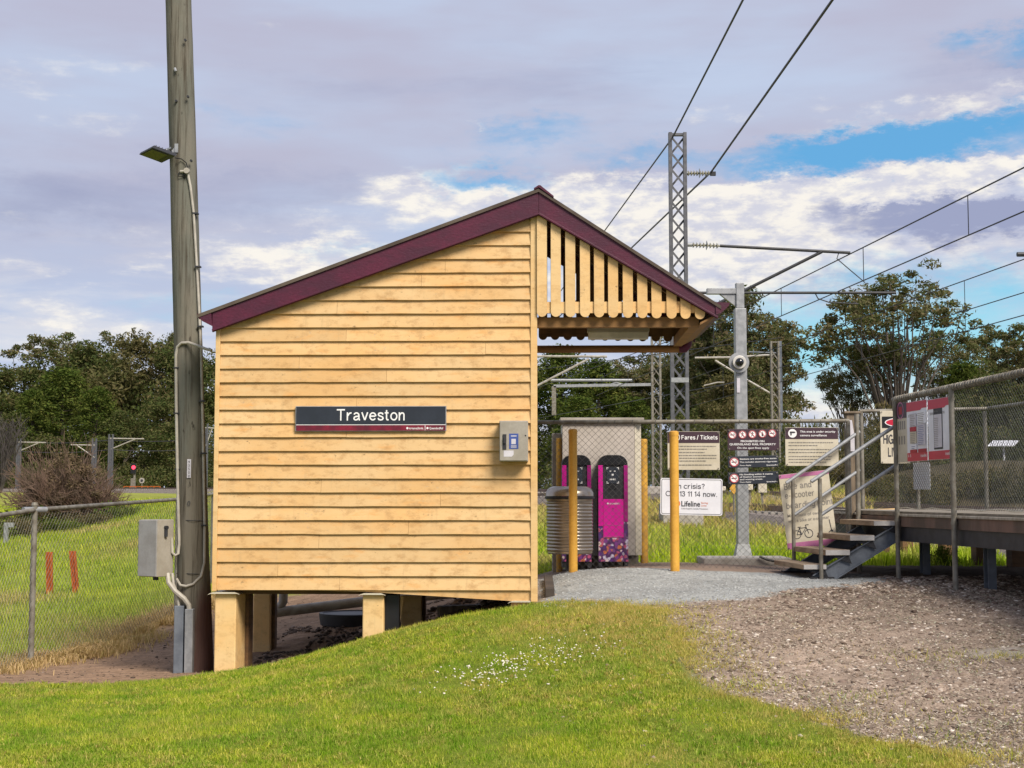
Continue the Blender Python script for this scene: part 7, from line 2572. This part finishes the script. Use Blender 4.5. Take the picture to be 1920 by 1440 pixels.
# wood behind the verandah
for k, sd, px, tp, Y, w, lab, cm in [
    ('pine', 8, 1052, 642, 150, 150, 'green pine with its tip just under the verandah scallops', None),
    ('pine', 9, 1122, 668, 140, 140, 'green pine filling the middle of the verandah opening', None),
    ('dense', 2, 1000, 672, 155, 150, 'dark tree behind the right wall of the hut', None),
    ('gumtall', 6, 1180, 648, 145, 130, 'speckled gum behind the slim far mast', None),
    ('dense', 4, 1240, 652, 150, 140, 'dark tree behind the tall lattice mast', None),
    ('pine', 9, 1190, 742, 120, 110, 'low dark pine behind the kiosk', None),
    ('pine', 8, 1085, 738, 122, 120, 'low dark pine above the kiosk roof', None),
    ('dense', 1, 1290, 642, 140, 130, 'dark tree left of the camera post', None),
    ('gumtall', 3, 1330, 560, 135, 130, 'leafy gum behind the roof eave', None),
    ('gumtall', 12, 1402, 540, 128, 175, 'tall ragged gum behind the camera post', None),
    ('gumtall', 7, 1440, 612, 126, 120, 'thin gum on the right of the ragged one', None),
    ('dense', 2, 1360, 690, 118, 150, 'low dark tree behind the camera post', M_LEAF_BROWN),
    ('dense', 5, 1400, 640, 122, 130, 'dark leafy tree inside the ragged gum behind the camera post', M_LEAF_EUC),
    ('dense', 1, 1325, 610, 132, 110, 'dark leafy tree just right of the tall lattice mast', M_LEAF_EUC),
    ('dense', 4, 1280, 760, 110, 130, 'low dark tree behind the fares sign', None),
    ('gum', 11, 1676, 494, 95, 245, 'large open gum with bare forking stems on the right', None),
    ('gum', 13, 1592, 652, 100, 105, 'small pale gum left of the large open one', None),
    ('gum', 14, 1772, 612, 102, 120, 'ragged gum just right of the large open one', None),
    ('dense', 5, 1838, 668, 108, 130, 'dark green tree above the platform fence', None),
    ('gumtall', 7, 1880, 603, 112, 140, 'tall gum at the right edge above the fence', None),
    ('gumtall', 3, 1952, 610, 108, 140, 'tall gum cut off by the right edge of the view', None),
    ('dense', 1, 1862, 694, 88, 150, 'dark tree behind the mesh above the small tilted panel', None),
    ('dense', 5, 1975, 684, 86, 150, 'dark tree cut off by the right edge behind the mesh', None),
    ('pine', 9, 1805, 672, 92, 120, 'dark green pine rising over the platform fence rail', None),
    ('dense', 4, 1690, 765, 92, 110, 'low dark tree at the foot of the large open gum', M_LEAF_BROWN),
]:
    plant(k, sd, px, tp, Y, w, lab, cm)
for px, tp, Y, w, lab, cm in [
    (1040, 862, 100, 120, 'low dark bush left behind the bin', M_LEAF_DENSE), 
    (1210, 850, 96, 120, 'low dark bush right of the kiosk', M_LEAF_DENSE), (1300, 838, 90, 130, 'low dark bush behind the fares sign', M_LEAF_DENSE),
    (1400, 815, 88, 140, 'low dark bush behind the stack of plum signs', M_LEAF_DENSE), (1490, 776, 86, 120, 'dark bush left of the surveillance sign top', M_LEAF_DENSE),
    (1545, 772, 84, 110, 'dark bush above the surveillance sign', M_LEAF_DENSE), (1622, 745, 70, 110, 'tall brown bush behind the timber gate post', M_LEAF_BROWN),
    (1590, 838, 66, 130, 'low brown bush right of the surveillance sign', M_LEAF_BROWN), (1680, 790, 64, 120, 'brown bush behind the warning sign', M_LEAF_BROWN),
    (1500, 852, 72, 140, 'low dark bush behind the stair rails', M_LEAF_DENSE), (1780, 800, 82, 150, 'dark green bush seen through the platform mesh', M_LEAF_DENSE),
    (1895, 790, 84, 170, 'dark green bush behind the small tilted panel', M_LEAF_DENSE), (1735, 800, 72, 150, 'dark bush behind the hanging white paper', M_LEAF_DENSE),
    (1830, 795, 74, 160, 'dark bush left of the small tilted panel', M_LEAF_DENSE), (1975, 790, 74, 160, 'dark bush cut off by the right edge', M_LEAF_DENSE),
    (1725, 880, 50, 120, 'low brown scrub seen through the mesh below the posters', M_LEAF_BROWN), (1820, 872, 54, 150, 'low brown scrub on the bank seen through the mesh', M_LEAF_BROWN), (1925, 868, 52, 150, 'low brown scrub on the bank at the right edge', M_LEAF_BROWN), (1640, 885, 56, 90, 'low brown scrub behind the stair top rails', M_LEAF_BROWN),
]:
    plant('bush', 20, px, tp, Y, w, lab, cm)
# the far wood that closes the plain behind all these trees
n = 1500
C, Rr = [], []
for i in range(n):
    x = rng.uniform(-300, 14) if i % 5 else rng.uniform(135, 330)
    h_ = 9 + 9 * float(fbm(np.array([x * .03]), np.array([2.0]), 4)[0])
    C.append((x, rng.uniform(345, 372), 1.2 + h_ * rng.random() ** .8))
    Rr.append(rng.uniform(1.6, 3.2))
v, n = leaf_cloud(C, Rr, 55, 1.1, .2)
tag(link('far_wood', np_mesh('far_wood', v, np.arange(4 * n), np.full(n, 4), M_LEAF_DENSE)), 'far dark wood closing the plain behind the nearer trees', 'wood', kind='stuff')
# shrub and weeds beside and below the platform
for px, tp, Y, w, lab in ((1762, 1012, 20.4, 60, 'small bright green shrub seen under the platform'),):
    plant('bush', 21, px, tp, Y, w, lab, M_LEAF_SHRUB)
for px, tp, Y, w, lab, cm in ((-25, 968, 40, 120, 'low olive undergrowth at the left edge of the field', M_LEAF_SHRUB), (40, 962, 41, 110, 'low green undergrowth left below the brown thicket', M_LEAF_BROWN), (110, 966, 42, 120, 'low green undergrowth right below the brown thicket', M_LEAF_SHRUB), (175, 956, 43.5, 100, 'low dark undergrowth right of the brown thicket', M_LEAF_BROWN), (232, 946, 45, 90, 'low green scrub where the bank rises to the pole', M_LEAF_SHRUB)):
    plant('bush', 21, px, tp, Y, w, lab, cm)
# bare brown thicket in the field, and its green skirt
rnd = random.Random(5)
mb = MB()
for i in range(760):
    a = rnd.uniform(0, 2 * math.pi)
    r_ = rnd.random() ** .6 * .3
    off = rnd.choice((Vector((0, 0, 0)), Vector((0, 0, 0)), Vector((.55, .2, 0)), Vector((-.5, .1, 0)), Vector((1.15, 0, 0))))
    d = Vector((math.cos(a) * rnd.uniform(.1, 1.5), math.sin(a) * rnd.uniform(.1, 1.5), rnd.uniform(.5, 1.0))).normalized()
    p = Vector((r_ * math.cos(a), r_ * math.sin(a), 0)) + off
    small = 1 - .42 * min(1, off.length)
    pts, rs = [p], [.018]
    L = rnd.uniform(.8, 1.75) * small
    for k in range(5):
        d = (d + Vector((rnd.gauss(0, .14), rnd.gauss(0, .14), .05 - .06 * k))).normalized()
        pts.append(pts[-1] + d * L / 5)
        rs.append(.015 - .0025 * k)
        if k > 0:
            for _ in range(3):
                e = (d + Vector((rnd.gauss(0, .55), rnd.gauss(0, .55), rnd.gauss(.1, .3)))).normalized()
                mb.tube([pts[-1], pts[-1] + e * rnd.uniform(.15, .42)], [.008, .003], 3, False)
    mb.tube(pts, rs, 3, False)
Y = 46.0
c = P(112, 990, Y)
th = Thing('bare_thicket', 'large leafless red brown thicket in the field at left', 'bush', (c.x, Y, gz(c.x, Y)), local=True)
hh = (P(112, 838, Y).z - gz(c.x, Y)) / 1.5
mb.v = [(x * hh * .56, y * hh * .56, z * hh) for x, y, z in mb.v]
th.part('twigs', mb, M_TWIG, fix=False)
C, Rr_ = [], []
for i in range(95):
    p = Vector((rnd.gauss(0, 1), rnd.gauss(0, 1), abs(rnd.gauss(0, 1)))).normalized() * rnd.uniform(.55, .98)
    C.append((p.x * hh * .86 + .12 * hh, p.y * hh * .8, .12 + p.z * hh * 1.34))
    Rr_.append(rnd.uniform(.16, .34))
v, n = leaf_cloud(C, Rr_, 150, .085, -.3)
link('twig_ends', np_mesh('twig_ends', v, np.arange(4 * n), np.full(n, 4), M_TWIGHAZE), th.o)
C = [(rnd.uniform(-1.9, 2.9), rnd.uniform(-1.2, .6), rnd.uniform(.1, .5)) for _ in range(30)]
v, n = leaf_cloud(C, [rnd.uniform(.3, .6) for _ in C], 120, .14)
o = link('leafy_skirt', np_mesh('leafy_skirt', v, np.arange(4 * n), np.full(n, 4), M_LEAF_SHRUB), th.o)
# grey bare tree at the left edge
mb = MB()
for i in range(45):
    a = rnd.uniform(0, 6.28)
    d = Vector((math.cos(a) * rnd.uniform(.05, .4), math.sin(a) * rnd.uniform(.05, .4), 1)).normalized()
    pts, rs = [Vector((0, 0, 0))], [.08]
    for k in range(6):
        d = (d + Vector((rnd.gauss(0, .1), rnd.gauss(0, .1), .05))).normalized()
        pts.append(pts[-1] + d * rnd.uniform(.8, 1.4))
        rs.append(.07 - .010 * k)
        for _ in range(3):
            e = (d + Vector((rnd.gauss(0, .5), rnd.gauss(0, .5), .1))).normalized()
            mb.tube([pts[-1], pts[-1] + e * rnd.uniform(.6, 1.6)], [.03, .014], 3, False)
    mb.tube(pts, rs, 4, False)
c = P(2, 900, 150)
M_BARE = mat('bare grey branches', (0.075, 0.064, 0.062), None, 0.9, 2)
th = Thing('bare_tree', 'leafless grey tree at the left edge before the wood', 'tree', (c.x, 150, gz(c.x, 150)), local=True)
th.part('branches', mb, M_BARE, fix=False)
